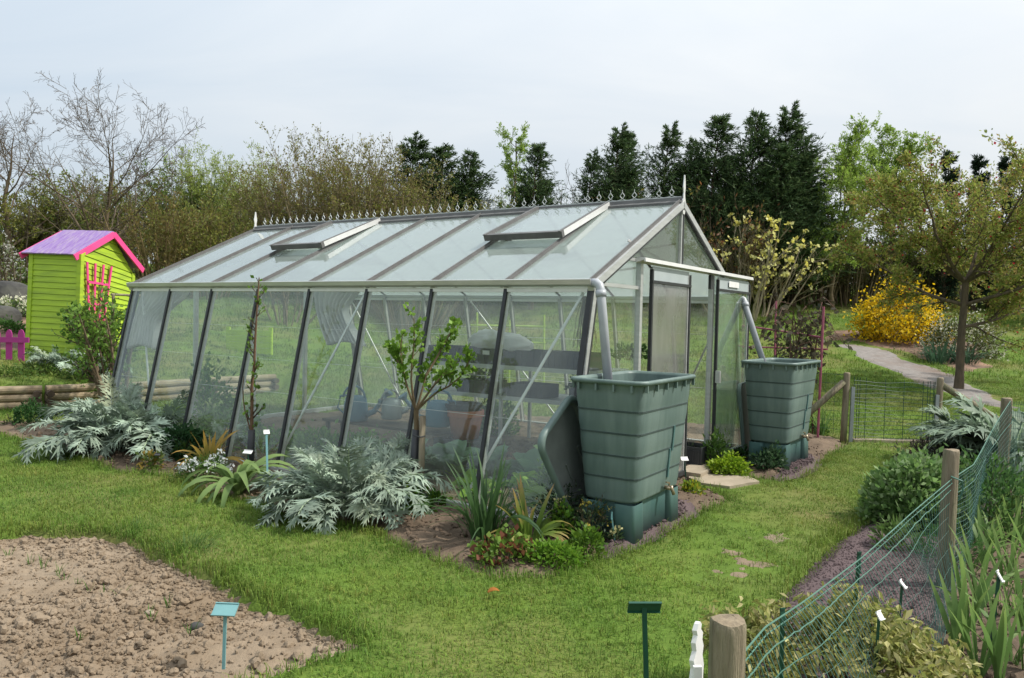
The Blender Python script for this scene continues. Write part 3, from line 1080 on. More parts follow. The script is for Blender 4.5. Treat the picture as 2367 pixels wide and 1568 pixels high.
# gable ends ---------------------------------------------------------------
DL, DR = 0.90, 2.76        # door opening
LINT = 2.105
XL = (LINT - EAVE) / RS    # where the lintel meets the left rafter


def gpane(a, pts, mt='glass_gable'):
    gpart('gable_pane', Geo().prism([gl(a, b, z) for b, z in pts], gl(.004, 0, 0)), M[mt])


for a, sgn in ((0.0, -1), (GL, 1)):
    out = gl(1.0, 0, 0) * sgn          # outward = -a at the door end
    gpane(a, [(-SPLAY + .01, ZB), (DL, ZB), (DL, EAVE - .02), (.005, EAVE - .02)])
    gpane(a, [(.03, EAVE + .02), (DL, EAVE + .02), (DL, LINT - .01), (XL + .03, LINT - .01)])
    gpane(a, [(DR, ZB), (GW + SPLAY - .01, ZB), (GW - .005, EAVE - .02), (DR, EAVE - .02)])
    gpane(a, [(DR, EAVE + .02), (GW - .03, EAVE + .02), (GW - XL - .03, LINT - .01), (DR, LINT - .01)])
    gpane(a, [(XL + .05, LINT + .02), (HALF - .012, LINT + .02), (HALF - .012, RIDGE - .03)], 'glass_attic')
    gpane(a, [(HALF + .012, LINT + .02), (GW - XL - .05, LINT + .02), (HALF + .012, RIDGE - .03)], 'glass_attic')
    if sgn > 0:
        for j in range(2):
            gpane(a, [(DL + .93 * j + .01, ZB), (DL + .93 * (j + 1) - .01, ZB), (DL + .93 * (j + 1) - .01, LINT - .02), (DL + .93 * j + .01, LINT - .02)])
        gpart('gable_post', Geo().bar(gl(a, DL + .93, 0), gl(a, DL + .93, LINT), .04, .035, up=gl(1, 0, 0)), M['alu'])
    for s in (0, 1):
        gpart('gable_rafter', Geo().bar(roof_pt(a, -.03, s, -.022) + out * .012, roof_pt(a, 1.0, s, -.022) + out * .012, .052, .06, up=ROOF_N[s]), M['alu'])
        gpart('gable_rafter_seal', Geo().bar(roof_pt(a, .0, s, -.060) + out * .02, roof_pt(a, .99, s, -.060) + out * .02, .03, .02, up=ROOF_N[s]), M['rubber'])
        # corner post that follows the sloping wall
        bb = lambda z: wall_b(s, z)
        ins = .03 if s == 0 else -.03
        gpart('corner_post', Geo().bar(gl(a, bb(0) + ins, 0) + out * .02, gl(a, bb(EAVE - .02) + ins, EAVE - .02) + out * .02, .02, .05, up=gl(0, 1, 0)), M['alu'])
        gpart('corner_seal', Geo().bar(gl(a, bb(0) + ins * 2.6, 0) + out * .015, gl(a, bb(EAVE) + ins * 2.6, EAVE - .02) + out * .015, .016, .03, up=gl(0, 1, 0)), M['rubber'])
    for b in (DL - .02, DR + .03):
        gpart('door_post', Geo().bar(gl(a, b, 0) + out * .012, gl(a, b, LINT) + out * .012, .05, .05, up=gl(1, 0, 0)), M['alu'])
    gpart('gable_rail', Geo().bar(gl(a, .02, EAVE) + out * .006, gl(a, DL, EAVE) + out * .006, .03, .03), M['alu'])
    gpart('gable_rail', Geo().bar(gl(a, DR, EAVE) + out * .006, gl(a, GW - .02, EAVE) + out * .006, .03, .03), M['alu'])
    gpart('gable_rail', Geo().bar(gl(a, XL + .02, LINT + .004) + out * .006, gl(a, GW - XL - .02, LINT + .004) + out * .006, .03, .028), M['alu'])
    gpart('king_post', Geo().bar(gl(a, HALF - .018, LINT) + out * .01, gl(a, HALF - .018, RIDGE) + out * .01, .03, .032, up=gl(1, 0, 0)), M['alu'])
    gpart('king_post_seal', Geo().bar(gl(a, HALF + .012, LINT + .02) + out * .02, gl(a, HALF + .012, RIDGE - .03) + out * .02, .03, .022, up=gl(1, 0, 0)), M['rubber'])
    gpart('sill', Geo().bar(gl(a, -SPLAY, .02), gl(a, DL, .02), .05, .066), M['alu'])
    gpart('sill', Geo().bar(gl(a, DR, .02), gl(a, GW + SPLAY, .02), .05, .066), M['alu'])
    if sgn > 0:
        gpart('sill', Geo().bar(gl(a, DL, .02), gl(a, DR, .02), .05, .062), M['alu'])
# slanted brace behind the gable glass
gpart('brace', Geo().bar(gl(.05, .75, 2.28), gl(.05, 1.75, 2.13), .012, .02), M['alu_bright'])
gpart('brace', Geo().bar(gl(.06, .95, 2.05), gl(.75, .05, 1.86), .012, .02), M['alu_bright'])
gpart('brace', Geo().bar(gl(.06, 1.9, 2.35), gl(.9, .4, 2.03), .012, .02), M['alu_bright'])
# sliding doors on their track
tr = Geo().prism([gl(x, .775, LINT + z) for x, z in ((-.02, -.02), (-.02, .03), (-.11, .022), (-.115, -.012), (-.10, -.012), (-.095, .005))], gl(0, 3.24, 0))
gpart('door_track', tr, M['alu_bright'])


def sliding_door(b0, b1, a, pane_mat):
    d = ob('sliding_door', None, gh)
    z0, z1, zh = .05, LINT - .035, LINT - .175

    def dp(n, g, mt):
        ob(n, g.mesh(n, M[mt]), d)
    for b, mt in ((b0 + .014, 'rubber'), (b1 - .014, 'rubber')):
        dp('stile', Geo().bar(gl(a, b, z0), gl(a, b, z1 - .03), .03, .03, up=gl(1, 0, 0)), mt)
    for b in (b0 + .042, b1 - .042):
        dp('stile_inner', Geo().bar(gl(a + .008, b, z0), gl(a + .008, b, z1 - .02), .026, .024, up=gl(1, 0, 0)), 'alu')
    dp('rail', Geo().bar(gl(a - .004, b0, zh), gl(a - .004, b1, zh), .03, .026), 'rubber')
    dp('rail', Geo().bar(gl(a - .004, b0, z0 + .015), gl(a - .004, b1, z0 + .015), .03, .04), 'rubber')
    dp('header_panel', Geo().prism([gl(a, b0 + .03, zh + .013), gl(a, b1 - .03, zh + .013), gl(a, b1 - .03, z1), gl(a, b0 + .03, z1)], gl(.008, 0, 0)), 'header')
    dp('door_pane', Geo().prism([gl(a, b0 + .03, z0 + .03), gl(a, b1 - .03, z0 + .03), gl(a, b1 - .03, zh - .013), gl(a, b0 + .03, zh - .013)], gl(.004, 0, 0)), pane_mat)
    return d


M['header'] = mat('header', (0.42, 0.47, 0.48), (0.36, 0.41, 0.42), rough=0.35, ns=4)
sliding_door(1.005, 1.975, -.07, 'door_screen')
d2 = sliding_door(2.80, 3.985, -.075, 'glass_door')
ob('notice', Geo().prism([gl(-.09, 3.16, 1.975), gl(-.09, 3.52, 1.975), gl(-.09, 3.52, 2.04), gl(-.09, 3.16, 2.04)], gl(.003, 0, 0)).mesh('notice', M['white']), d2)
ob('handle', Geo().box(gl(-.115, 2.79, .98), (.05, .035, .13)).mesh('handle', M['alu']), d2)
gpart('latch', Geo().box(gl(-.05, 2.66, LINT - .10), (.03, .085, .15)), M['black_plastic'])


# downpipes
def downpipe(pts, name='downpipe'):
    g = Geo().tube(pts, .036, 14)
    p1, p2 = np.array(pts[-3]), np.array(pts[-2])
    o = gpart(name, g, M['pvc'], smooth=True)
    gpart('pipe_collar', Geo().tube([p1, p1 + nrm(p2 - p1) * .05], .043, 14), M['pvc'], o, smooth=True)


downpipe([gl(-.02, -.035, EAVE - .0), gl(-.06, -.04, EAVE + .0), gl(-.09, -.045, EAVE - .02), gl(-.105, -.05, EAVE - .06), gl(-.115, -.055, EAVE - .12), gl(-.235, -.115, 1.0)])
downpipe([gl(-.02, GW + .035, EAVE), gl(-.05, GW + .04, EAVE), gl(-.08, GW + .045, EAVE - .02), gl(-.10, GW + .04, EAVE - .06), gl(-.12, GW + .02, EAVE - .12), gl(-.40, GW - .06, 1.02)])

# ------------------------------------------------------------------ water butts
def rrect(ha, hb, r, n=5):
    pts = []
    for cx_, cy_, a0 in ((ha - r, hb - r, 0), (-ha + r, hb - r, 90), (-ha + r, -hb + r, 180), (ha - r, -hb + r, 270)):
        for t in np.linspace(0, 90, n):
            th = math.radians(a0 + t)
            pts.append((cx_ + r * math.cos(th), cy_ + r * math.sin(th)))
    return np.array(pts)


def loft(g, rings, close_bottom=True):
    k = len(rings[0])
    V = np.concatenate(rings)
    i = np.arange(k)
    j = (i + 1) % k
    F = np.concatenate([np.stack([s * k + i, s * k + j, (s + 1) * k + j, (s + 1) * k + i], -1) for s in range(len(rings) - 1)])
    if close_bottom:
        g.extra.append(np.arange(k)[::-1] + g.n)
    g.add(V, F4=F)


def ring(ha, hb, r, z):
    p = rrect(ha, hb, r)
    return np.column_stack([p, np.full(len(p), z)])


def water_butt(center, label, rz, groove_side):
    root = thing('water_butt', center, label, 'water butt', 'green rainwater butts at the greenhouse door', rz=rz)
    zb, zt = .285, 1.165
    Ab, Bb, At, Bt = .205, .43, .275, .505

    def hs(z):
        t = (z - zb) / (zt - zb)
        return Ab + (At - Ab) * t, Bb + (Bb * 0 + Bt - Bb) * t
    rings = []
    lev = np.linspace(zb + .02, zt - .06, 6)
    groove_levels = []
    rings.append(ring(Ab - .03, Bb - .03, .06, zb))
    rings.append(ring(Ab - .006, Bb - .006, .075, zb + .006))
    rings.append(ring(*hs(zb + .02), .08, zb + .02))
    for i in range(5):
        z0, z1 = lev[i], lev[i + 1]
        for t in np.linspace(.05, .95, 6):
            z = z0 + (z1 - z0) * t
            a, b = hs(z)
            e = .0035 * math.sin(math.pi * t)
            rings.append(ring(a + e, b + e, .085, z))
        if i < 4:
            a, b = hs(z1)
            groove_levels.append(z1)
    a, b = hs(zt)
    rings += [ring(a, b, .09, zt - .055), ring(a + .004, b + .004, .09, zt - .03)]
    g = Geo()
    loft(g, rings)
    tank = ob('tank', g.mesh('tank', M['butt_green'], smooth=True), root)
    for z in groove_levels:                                       # raised dark strips painting in the shade of moulded grooves
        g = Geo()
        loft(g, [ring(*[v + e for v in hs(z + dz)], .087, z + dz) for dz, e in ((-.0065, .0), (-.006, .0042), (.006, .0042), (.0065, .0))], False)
        ob('groove_shade', g.mesh('groove_shade', M['groove_shade'], smooth=False), tank)
    # rolled rim and inside
    g = Geo()
    loft(g, [ring(a + .004, b + .004, .09, zt - .034), ring(a + .026, b + .026, .10, zt - .03), ring(a + .032, b + .032, .10, zt - .012), ring(a + .026, b + .026, .10, zt), ring(a - .004, b - .004, .09, zt), ring(a - .012, b - .012, .085, zt - .02)], False)
    ob('rim', g.mesh('rim', M['butt_green'], smooth=True), root)
    g = Geo()
    loft(g, [ring(Ab - .01, Bb - .01, .07, .42), ring(Ab + .01, Bb + .01, .07, .5), ring(a - .012, b - .012, .085, zt - .02)])
    ob('inner_wall', g.mesh('inner_wall', M['butt_green'], smooth=True), root)
    # ribs under the rim
    for t in np.linspace(-.40, .40, 6):
        for s in (-1, 1):
            ob('rim_rib', Geo().box((s * (a + .012), t * b / .45, zt - .055), (.022, .014, .05)).mesh('rim_rib', M['butt_green']), root)
    for t in np.linspace(-.18, .18, 4):
        for s in (-1, 1):
            ob('rim_rib', Geo().box((t * a / .24, s * (b + .012), zt - .055), (.014, .022, .05)).mesh('rim_rib', M['butt_green']), root)
    # level groove on the face with the tap (+x)
    x1, x0 = hs(.80)[0], hs(.36)[0]
    ob('level_slot', Geo().bar((hs(.44)[0] + .006, .13, .40), (hs(.62)[0] + .006, .13, .62), .02, .012, up=(1, 0, 0)).mesh('level_slot', M['butt_stand']), root)
    ob('level_slot', Geo().bar((hs(.62)[0] + .006, .17, .60), (hs(.80)[0] + .006, .17, .79), .02, .012, up=(1, 0, 0)).mesh('level_slot', M['butt_stand']), root)
    # stand: four splayed pillars with recessed panels
    st = Geo()
    loft(st, [ring(Ab - .035, Bb - .035, .05, 0), ring(Ab - .04, Bb - .04, .05, zb - .002)])
    so_ = ob('stand', st.mesh('stand', M['butt_stand'], smooth=True), root)
    for sx in (-1, 1):
        for sy in (-1, 1):
            p = Geo()
            base, top = rrect(.085, .10, .035), rrect(.08, .09, .03)
            loft(p, [np.column_stack([base + (sx * (Ab - .078), sy * (Bb - .09)), np.zeros(len(base))]), np.column_stack([top + (sx * (Ab - .082), sy * (Bb - .09)), np.full(len(top), zb - .004)])])
            ob('pillar', p.mesh('pillar', M['butt_stand'], smooth=True), so_)
    # tap
    tx = hs(.34)[0]
    tp = ob('tap', Geo().tube([(tx - .01, .12, .325), (tx + .05, .12, .32)], .016, 10).tube([(tx + .05, .12, .34), (tx + .055, .12, .32), (tx + .075, .12, .275)], .013, 10).mesh('tap', M['brass'], smooth=True), root)
    ob('tap_handle', Geo().bar((tx + .035, .12, .36), (tx + .035, .06, .375), .014, .012).tube([(tx + .035, .12, .33), (tx + .035, .12, .362)], .007, 8).mesh('tap_handle', M['brass']), tp)
    return root


# local +x points away from the house front (-a), +y along b
butt1 = water_butt(gw(-.42, -.05), 'large green ribbed plastic water butt on stand in front of leaning lid and daffodil leaves', G_RZ, 1)
butt2 = water_butt(gw(-.63, 3.42), 'green ribbed plastic water butt beyond the open sliding door, near the rose-pink frame', G_RZ, 1)
butt2.rotation_euler[2] += math.radians(-3)


def butt_lid(loc, rz, tilt, spin, label):
    """a square tank lid standing on edge; local x is its face normal, spin turns it in its own plane"""
    root = thing('butt_lid', loc, label, 'lid', 'butt lids leaning beside the tanks')
    root.rotation_euler = (0, tilt, rz)
    hb, ha = .29, .47
    c, s = math.cos(spin), math.sin(spin)
    lift = abs(s) * hb + abs(c) * ha - .07

    def face(off, r, h):
        p = rrect(ha - off, hb - off, r, 6)
        return np.column_stack([np.full(len(p), h), p[:, 1] * c - p[:, 0] * s, p[:, 1] * s + p[:, 0] * c + lift])
    prof = [face(.0, .10, .0), face(.0, .10, .03), face(.03, .09, .034), face(.05, .08, .008), face(.20, .06, .014)]
    g = Geo()
    loft(g, prof)
    k = len(prof[0])
    g.extra.append(np.arange(k) + (len(prof) - 1) * k)
    ob('lid_shell', g.mesh('lid_shell', M['lid_grey']), root)
    g = Geo()
    loft(g, [face(-.012, .11, -.002), face(-.016, .11, .02), face(-.012, .11, .042), face(.014, .10, .044)], False)
    ob('lid_edge', g.mesh('lid_edge', M['butt_green'], smooth=True), root)
    for y, z0, z1 in ((-.10, -.12, .10), (.10, -.12, .10)):
        ob('lid_ridge', Geo().bar((.018, y * c - z0 * s, y * s + z0 * c + lift), (.018, y * c - z1 * s, y * s + z1 * c + lift), .02, .012, up=(1, 0, 0)).mesh('lid_ridge', M['lid_grey']), root)
    return root


butt_lid(gw(-.10, -.34), math.atan2(-GA[1], -GA[0]) - .05, math.radians(-4), math.radians(33), 'grey green square lid leaning on edge behind the butt near the daffodil leaves')
butt_lid(gw(-.27, 3.62, 0), math.atan2(-GA[1], -GA[0]) + math.radians(185), math.radians(6), 0.0, 'dark square lid standing between the farther butt and the greenhouse')
# ------------------------------------------------------------------ stepping stone and threshold
def slab(name, c, ra, rb, rz, th, mt, label, cat):
    th_ = np.linspace(0, 2 * np.pi, 15)[:-1]
    rr = 1 + .10 * np.sin(3 * th_ + 1) + .06 * rng.normal(size=14)
    P = np.stack([ra * rr * np.cos(th_), rb * rr * np.sin(th_), np.zeros(14)], -1)
    g = Geo().prism(P, (0, 0, th))
    o = ob(name, g.mesh(name, mt), None, loc=c, rot=(0, 0, rz))
    return tag(o, label, cat)


slab('stepping_stone', (STONE_C[0], STONE_C[1], -.02), .34, .27, .2, .045, M['stone'], 'pale flat stepping stone set in grass outside the open door', 'stepping stone')
_c = gw(-.10, 2.35)
o = ob('door_step', Geo().box((0, 0, .03), (.26, .7, .06)).mesh('door_step', M['stone']), None, loc=_c, rot=(0, 0, G_RZ))
tag(o, 'worn stone sill under the open greenhouse doorway', 'step')

# ------------------------------------------------------------------ shed (leaning, lime boards, purple roof)
def lerp(a, b, t):
    return a + (b - a) * t


S0b, S0t = px(178, 846, 14.0), px(187, 588, 14.0)
S1b, S1t = px(65, 838, 14.2), px(76, 583, 14.2)
S2b, S2t = px(300, 840, 15.45), px(305, 632, 15.45)
S3b, S3t = S1b + S2b - S0b, S1t + S2t - S0t
SAp = px(257, 545, 14.72)
SAb = SAp + S1t - S0t
shed_loc = (S0b + S1b + S2b + S3b) / 4
shed = thing('garden_shed', shed_loc, 'small lime green board shed with purple roof and pink edges', 'shed')


def strip(p00, p10, p11, p01, th0, th1, nrm_):
    """board with its foot proud of the one below"""
    V = [p00, p10, p11, p01]
    f = [p00 + nrm_ * th0, p10 + nrm_ * th0, p11 + nrm_ * th1, p01 + nrm_ * th1]
    V = np.array(V + f)
    F = [[3, 2, 1, 0], [4, 5, 6, 7], [0, 1, 5, 4], [1, 2, 6, 5], [2, 3, 7, 6], [3, 0, 4, 7]]
    return Geo().add(V, F4=F)


def boards(b0, b1, t0, t1, n, root, gap=.045):
    nn = nrm(np.cross(b1 - b0, t0 - b0))
    for i in range(n):
        u0, u1 = i / n, (i + 1 - gap) / n
        g = strip(lerp(b0, t0, u0), lerp(b1, t1, u0), lerp(b1, t1, u1), lerp(b0, t0, u1), .030, .016, nn)
        wpart('board', g, M['lime'], root)
    return nn


NS = boards(S1b, S0b, S1t, S0t, 19, shed)
NG = boards(S0b, S2b, S0t, S2t, 19, shed)
boards(S2b, S3b, S2t, S3t, 19, shed)
boards(S3b, S1b, S3t, S1t, 19, shed)
# gable triangles in boards
for (e0, e1, ap, nn) in ((S0t, S2t, SAp, NG), (S3t, S1t, SAb, -NG)):
    for i in range(4):
        u0, u1 = i / 4, min((i + .93) / 4, .97)
        wpart('board', strip(lerp(e0, ap, u0), lerp(e1, ap, u0), lerp(e1, ap, u1), lerp(e0, ap, u1), .03, .016, nn), M['lime'], shed)
for b, t in ((S0b, S0t), (S1b, S1t), (S2b, S2t), (S3b, S3t)):
    wpart('corner_trim', Geo().bar(b, t, .085, .085, up=NG), M['lime'], shed)
# door outline on the gable and its frame
dmid = lambda u, v: lerp(lerp(S0b, S2b, u), lerp(S0t, S2t, u), v) + NG * .036
dr = wpart('door_frame', Geo().bar(dmid(.50, .02), dmid(.50, .98), .012, .012, up=NG), M['lime'], shed)
# roof
RFe, RFr, RFa = px(171, 590, 13.90), px(329, 621, 15.60), px(262, 537, 14.66)
RBe = px(49, 586, 14.12)
dv = RBe - RFe
RBa, RBr = RFa + dv * .97, RFr + dv
roof = ob('roof', None, shed)
for e0, e1, a0, a1 in ((RFe, RBe, RFa, RBa), (RBr, RFr, RBa, RFa)):
    nn = nrm(np.cross(e1 - e0, a0 - e0))
    if nn[2] < 0:
        nn = -nn
    for i in range(9):
        u0, u1 = i / 9, (i + .985) / 9
        g = strip(lerp(e0, e1, u0), lerp(e0, e1, u1), lerp(a0, a1, u1), lerp(a0, a1, u0), .022 + .004 * (i % 2), .022 + .004 * (i % 2), nn)
        g.V = [v - shed_loc for v in g.V]
        ob('roof_plank', g.mesh('roof_plank', M['purple']), roof)
for p, q, off in ((RFe, RFa, -.02), (RFa, RFr, -.02), (RBe, RBa, .02), (RBa, RBr, .02)):
    o_ = nrm(dv) * off
    wpart('bargeboard', Geo().bar(p + o_ - UP * .045, q + o_ - UP * .045, .03, .11, up=UP), M['pink'], shed)

# fan trellis leaning on the gable
tl = thing('fan_trellis', px(228, 745, 14.35), 'bright pink fan shaped wooden trellis hung on the lime shed front', 'trellis')


def on_gable_px(x, y, off):
    r = pray(x, y)
    o0 = np.array([0, 0, CAM_H])
    t = ((S0b + NG * off - o0) @ NG) / (r @ NG)
    return o0 + r * t


for (xt, yt, xb, yb) in ((201.5, 606, 206, 748), (220.5, 609, 217, 746), (239.5, 612, 229, 746), (258, 616, 238.5, 750)):
    wpart('lath', Geo().bar(on_gable_px(xb, yb, .07), on_gable_px(xt, yt, .07), .042, .022, up=NG), M['pink'], tl)
for (xa, ya, xb, yb) in ((204, 652, 251, 659), (206, 702, 245, 705)):
    wpart('cross_lath', Geo().bar(on_gable_px(xa, ya, .095), on_gable_px(xb, yb, .095), .022, .042, up=UP), M['pink'], tl)
# rustic rail beside the shed
rl = thing('rustic_rail', px(258, 800, 14.2), 'bare brown pole rail standing between the shed and greenhouse', 'rail')
wpart('pole', Geo().tube([px(261, 800, 14.2), px(262, 681, 14.2)], .028, 8), M['wood'], rl)
wpart('pole', Geo().tube([px(257, 681, 14.2), px(330, 684, 14.9)], .024, 8), M['wood'], rl)

# ------------------------------------------------------------------ picket fence
pf_loc = drop(px(20, 860, 13.2))
pf = thing('picket_fence', pf_loc, 'low magenta picket fence on the terrace beside the shed', 'fence')
for xc in (-34, -8, 20, 48):
    c0, c1 = px(xc, 867, 13.2), px(xc, 762, 13.2)
    w = .105
    prof = [(-w / 2, 0), (w / 2, 0), (w / 2, .90)] + [(w / 2 * math.cos(t), .90 + .1 * math.sin(t)) for t in np.linspace(.3, math.pi - .3, 5)] + [(-w / 2, .90)]
    Hh = c1[2] - c0[2] + .12
    P = [c0 - UP * .12 + np.array([x, 0, z * Hh]) for x, z in prof]
    wpart('picket', Geo().prism(P, (0, .02, 0)), M['magenta'], pf)
wpart('rail', Geo().bar(px(-40, 785, 13.16), px(67, 786.5, 13.16), .025, .09), M['magenta'], pf)
wpart('rail', Geo().bar(px(-40, 838, 13.26), px(60, 839, 13.26), .025, .08), M['wood'], pf)

# ------------------------------------------------------------------ log retaining wall
lw = thing('log_wall', (-7.0, 11.9, 0), 'low retaining wall of stacked round logs in front of the shed terrace', 'log wall')
segs = [((-10.4, 9.88), (-9.0, 10.72)), ((-8.95, 10.75), (-7.25, 11.77)), ((-7.15, 11.83), (-6.3, 12.65)), ((-6.25, 12.7), (-5.45, 13.75)), ((-5.42, 13.8), (-4.6, 14.85))]
for k, (p, q) in enumerate(segs):
    p, q = np.array([*p, 0.]), np.array([*q, 0.])
    d = nrm(q - p)
    for r in range(3):
        rad = .062 + .006 * rng.random()
        j = rng.normal(0, .012, 2)
        n = 6
        path = [p + (q - p) * t + np.array([j[0], j[1] - .05, .06 + r * .118]) + rng.normal(0, .003, 3) for t in np.linspace(-.02, 1.02, n)]
        wpart('log', Geo().tube(path, rad, 12), M['log'], lw, smooth=False)
    for e in (p + d * .02, q - d * .02):
        for r in range(2):
            c = e + np.array([0, -.06, .12 + r * .118])
            nd = np.array([d[1], -d[0], 0])
            wpart('log_end', Geo().tube([c - nd * .02, c + nd * .14], .052, 12), M['log_end'], lw)

# ------------------------------------------------------------------ posts, gate, net
def round_post(name, base, top, r, label, cat='post', group=None):
    base, top = np.asarray(base, float), np.asarray(top, float)
    t = thing(name, base, label, cat, group)
    n = 20
    a = np.arange(n) * 2 * np.pi / n
    rings = []
    for u, rr in ((0, 1.0), (.3, .99), (.6, 1.0), (.97, .985), (.988, .97), (1.0, .90)):
        w = 1 + .02 * np.sin(3 * a + u * 4) + .012 * rng.normal(size=n)
        rings.append(lerp(base, top, u) + np.stack([np.cos(a) * r * rr * w, np.sin(a) * r * rr * w, (u > .95) * (.003 * np.sin(2 * a + 1) + .0012 * rng.normal(size=n))], -1))
    g = Geo()
    loft(g, rings)
    wpart('shaft', g, M['wood'], t, smooth=True)
    g = Geo()
    loft(g, [rings[-1], (rings[-1] - top) * .5 + top + UP * .004], False)
    k = n
    g.extra.append(np.arange(k) + k)
    wpart('end_grain', g, M['wood_end'], t)
    return t


P0b, P0t = px(1688, 1432, 1.95), px(1683, 1432, 1.95)
P0b = np.array([P0t[0] - .004, P0t[1], 0])
round_post('net_post', P0b - UP * .02, P0t, .047, 'thick round wooden post topping the net end beside the white flower board', 'post', 'round posts holding the green net')
P1t = px(2199, 1040, 4.6)
P1b = np.array([P1t[0] - .01, P1t[1], -.02])
round_post('net_post', P1b, P1t, .046, 'round wooden post among the broad lovage leaves with net tied to it', 'post', 'round posts holding the green net')
P2t = px(2327, 921, 6.9)
P2b = np.array([P2t[0] - .01, P2t[1], -.02])
round_post('net_post', P2b, P2t, .046, 'round wooden post at the far net end beside the artichoke', 'post', 'round posts holding the green net')
Gl_t, Gr_t = px(1958, 862, 10.3), px(2174, 874, 10.3)
Gl_b, Gr_b = np.array([Gl_t[0] - .02, 10.3, -.02]), np.array([Gr_t[0] - .02, 10.3, -.02])
round_post('gate_post', Gl_b, Gl_t, .042, 'round wooden gate post on the side of the pink frame', 'post')
round_post('gate_post', Gr_b, Gr_t, .042, 'round wooden gate post on the side of the artichoke', 'post')
for (p, q, lab) in ((Gl_t - UP * .12 + np.array([-.03, 0, 0]), px(1866, 958, 10.45), 'slanting wooden strut propping the gate post near the farther butt'),
                    (Gr_t - UP * .10 + np.array([.03, 0, 0]), px(2330, 985, 10.5), 'slanting wooden strut propping the gate post near the artichoke')):
    q = np.array(q)
    d = nrm(q - p)
    q2 = p + d * ((p[2] + .0) / -d[2]) if d[2] < 0 else q
    t = tag(ob('gate_strut', Geo().tube([np.zeros(3), (q2 - p) * .5, q2 - p], .045, 14).mesh('gate_strut', M['wood'], smooth=True), None, loc=p), lab, 'strut')

# wire gate
wg_loc = np.array([(Gl_b[0] + Gr_b[0]) / 2, 10.28, 0])
wg = thing('wire_gate', wg_loc, 'green wire mesh gate between two wooden posts', 'gate')
xa, xb = Gl_t[0] + .09, Gr_t[0] - .08
fr = np.array([0, .045, .075, .155, .40, .63, .86, .915, .945, .985, 1.0])
ztop = px(2060, 880, 10.28)[2]
for u in fr:
    x = lerp(xa, xb, u)
    wpart('upright_wire', Geo().tube([(x, 10.28 + .02 * math.sin(u * 3), .03), (x + .004, 10.28 + .03 * math.sin(u * 3), ztop + .04 * (1 - u) + rng.normal(0, .006))], .0042, 5), M['wire_green'], wg)
for k in range(15):
    z = .07 + k * (ztop - .09) / 14
    pts = [(lerp(xa, xb, u), 10.275 + .03 * math.sin(u * 3), z + (.012 * math.sin(u * 9 + k) if u < .8 else -.09 * (u - .8)) - .02 * u) for u in np.linspace(0, 1, 8)]
    wpart('cross_wire', Geo().tube(pts, .0034, 5), M['wire_green'], wg)
for x, nm in ((xa - .025, 0), (xb + .02, 1)):
    wpart('channel_post', Geo().bar((x, 10.27, -.02), (x + .01, 10.27, .74 if nm == 0 else .66), .045, .03, up=(0, 1, 0)), M['zinc'], wg)
o = ob('gate_sill', Geo().box((0, 0, .012), (1.05, .13, .05)).mesh('gate_sill', M['stone']), None, loc=wg_loc + np.array([.02, .02, 0]))
tag(o, 'pale concrete strip lying under the wire gate', 'sill')

# wire fence running from the gate post behind the farther butt
wf = thing('wire_fence', np.array([3.6, 10.5, 0]), 'thin green wire fence between the pink frame and gate post', 'fence')
fx0, fx1 = px(1720, 900, 10.9)[0], Gl_t[0] - .03
for k in range(13):
    x = lerp(fx0, fx1, k / 12)
    y = lerp(11.0, 10.32, k / 12)
    wpart('upright_wire', Geo().tube([(x, y, .0), (x, y, .90)], .0022, 4), M['wire_green'], wf)
for k in range(8):
    z = .03 + .87 * k / 7
    wpart('cross_wire', Geo().tube([(fx0, 11.0, z), (fx1, 10.32, z)], .0022, 4), M['wire_green'], wf)

# green net hung slackly between the posts ------------------------------------
def net_span(top_pts, bot_pts, nu, nv, root, name, seed, r=.0014, slack=.05):
    """top/bottom polylines (k,3); a grid of cords between"""
    top_pts, bot_pts = np.array(top_pts, float), np.array(bot_pts, float)

    def along(P, u):
        L = np.concatenate([[0], np.cumsum(np.linalg.norm(np.diff(P, axis=0), axis=1))])
        return np.stack([np.interp(u * L[-1], L, P[:, i]) for i in range(3)], -1)
    u = np.linspace(0, 1, nu)
    v = np.linspace(0, 1, nv) ** 1.12
    T, B_ = along(top_pts, u), along(bot_pts, u)
    S = T[:, None] * (1 - v[None, :, None]) + B_[:, None] * v[None, :, None]
    n = nrm(np.cross(top_pts[-1] - top_pts[0], UP))
    wv = fbm(u[:, None] * 5 + 0 * v, v[None] * 2 + 0 * u[:, None], 1.0, 1, seed) - .5
    S = S + n * wv[..., None] * slack * 2 * np.sin(np.pi * np.clip(v, .02, .98))[None, :, None]
    S = S + (u[:, None, None] * 0 + (top_pts[-1] - top_pts[0])[None, None] * .10 * (v[None, :, None] * (1 - v[None, :, None])))
    S = S + rng.normal(0, .0012, S.shape) * (v[None, :, None] > 0)
    g = Geo()
    tone = lambda: np.array([1, 1, 1.]) * rng.uniform(.75, 1.5)
    for j in range(1, nv):
        g.tube(S[:, j], r * .9, 4, caps=False, col=tone())
    for i in range(nu):
        g.tube(S[i], r * 1.35, 4, caps=False, col=tone())
    o = wpart(name, g, M['netting'], root, col=True)
    return S, o


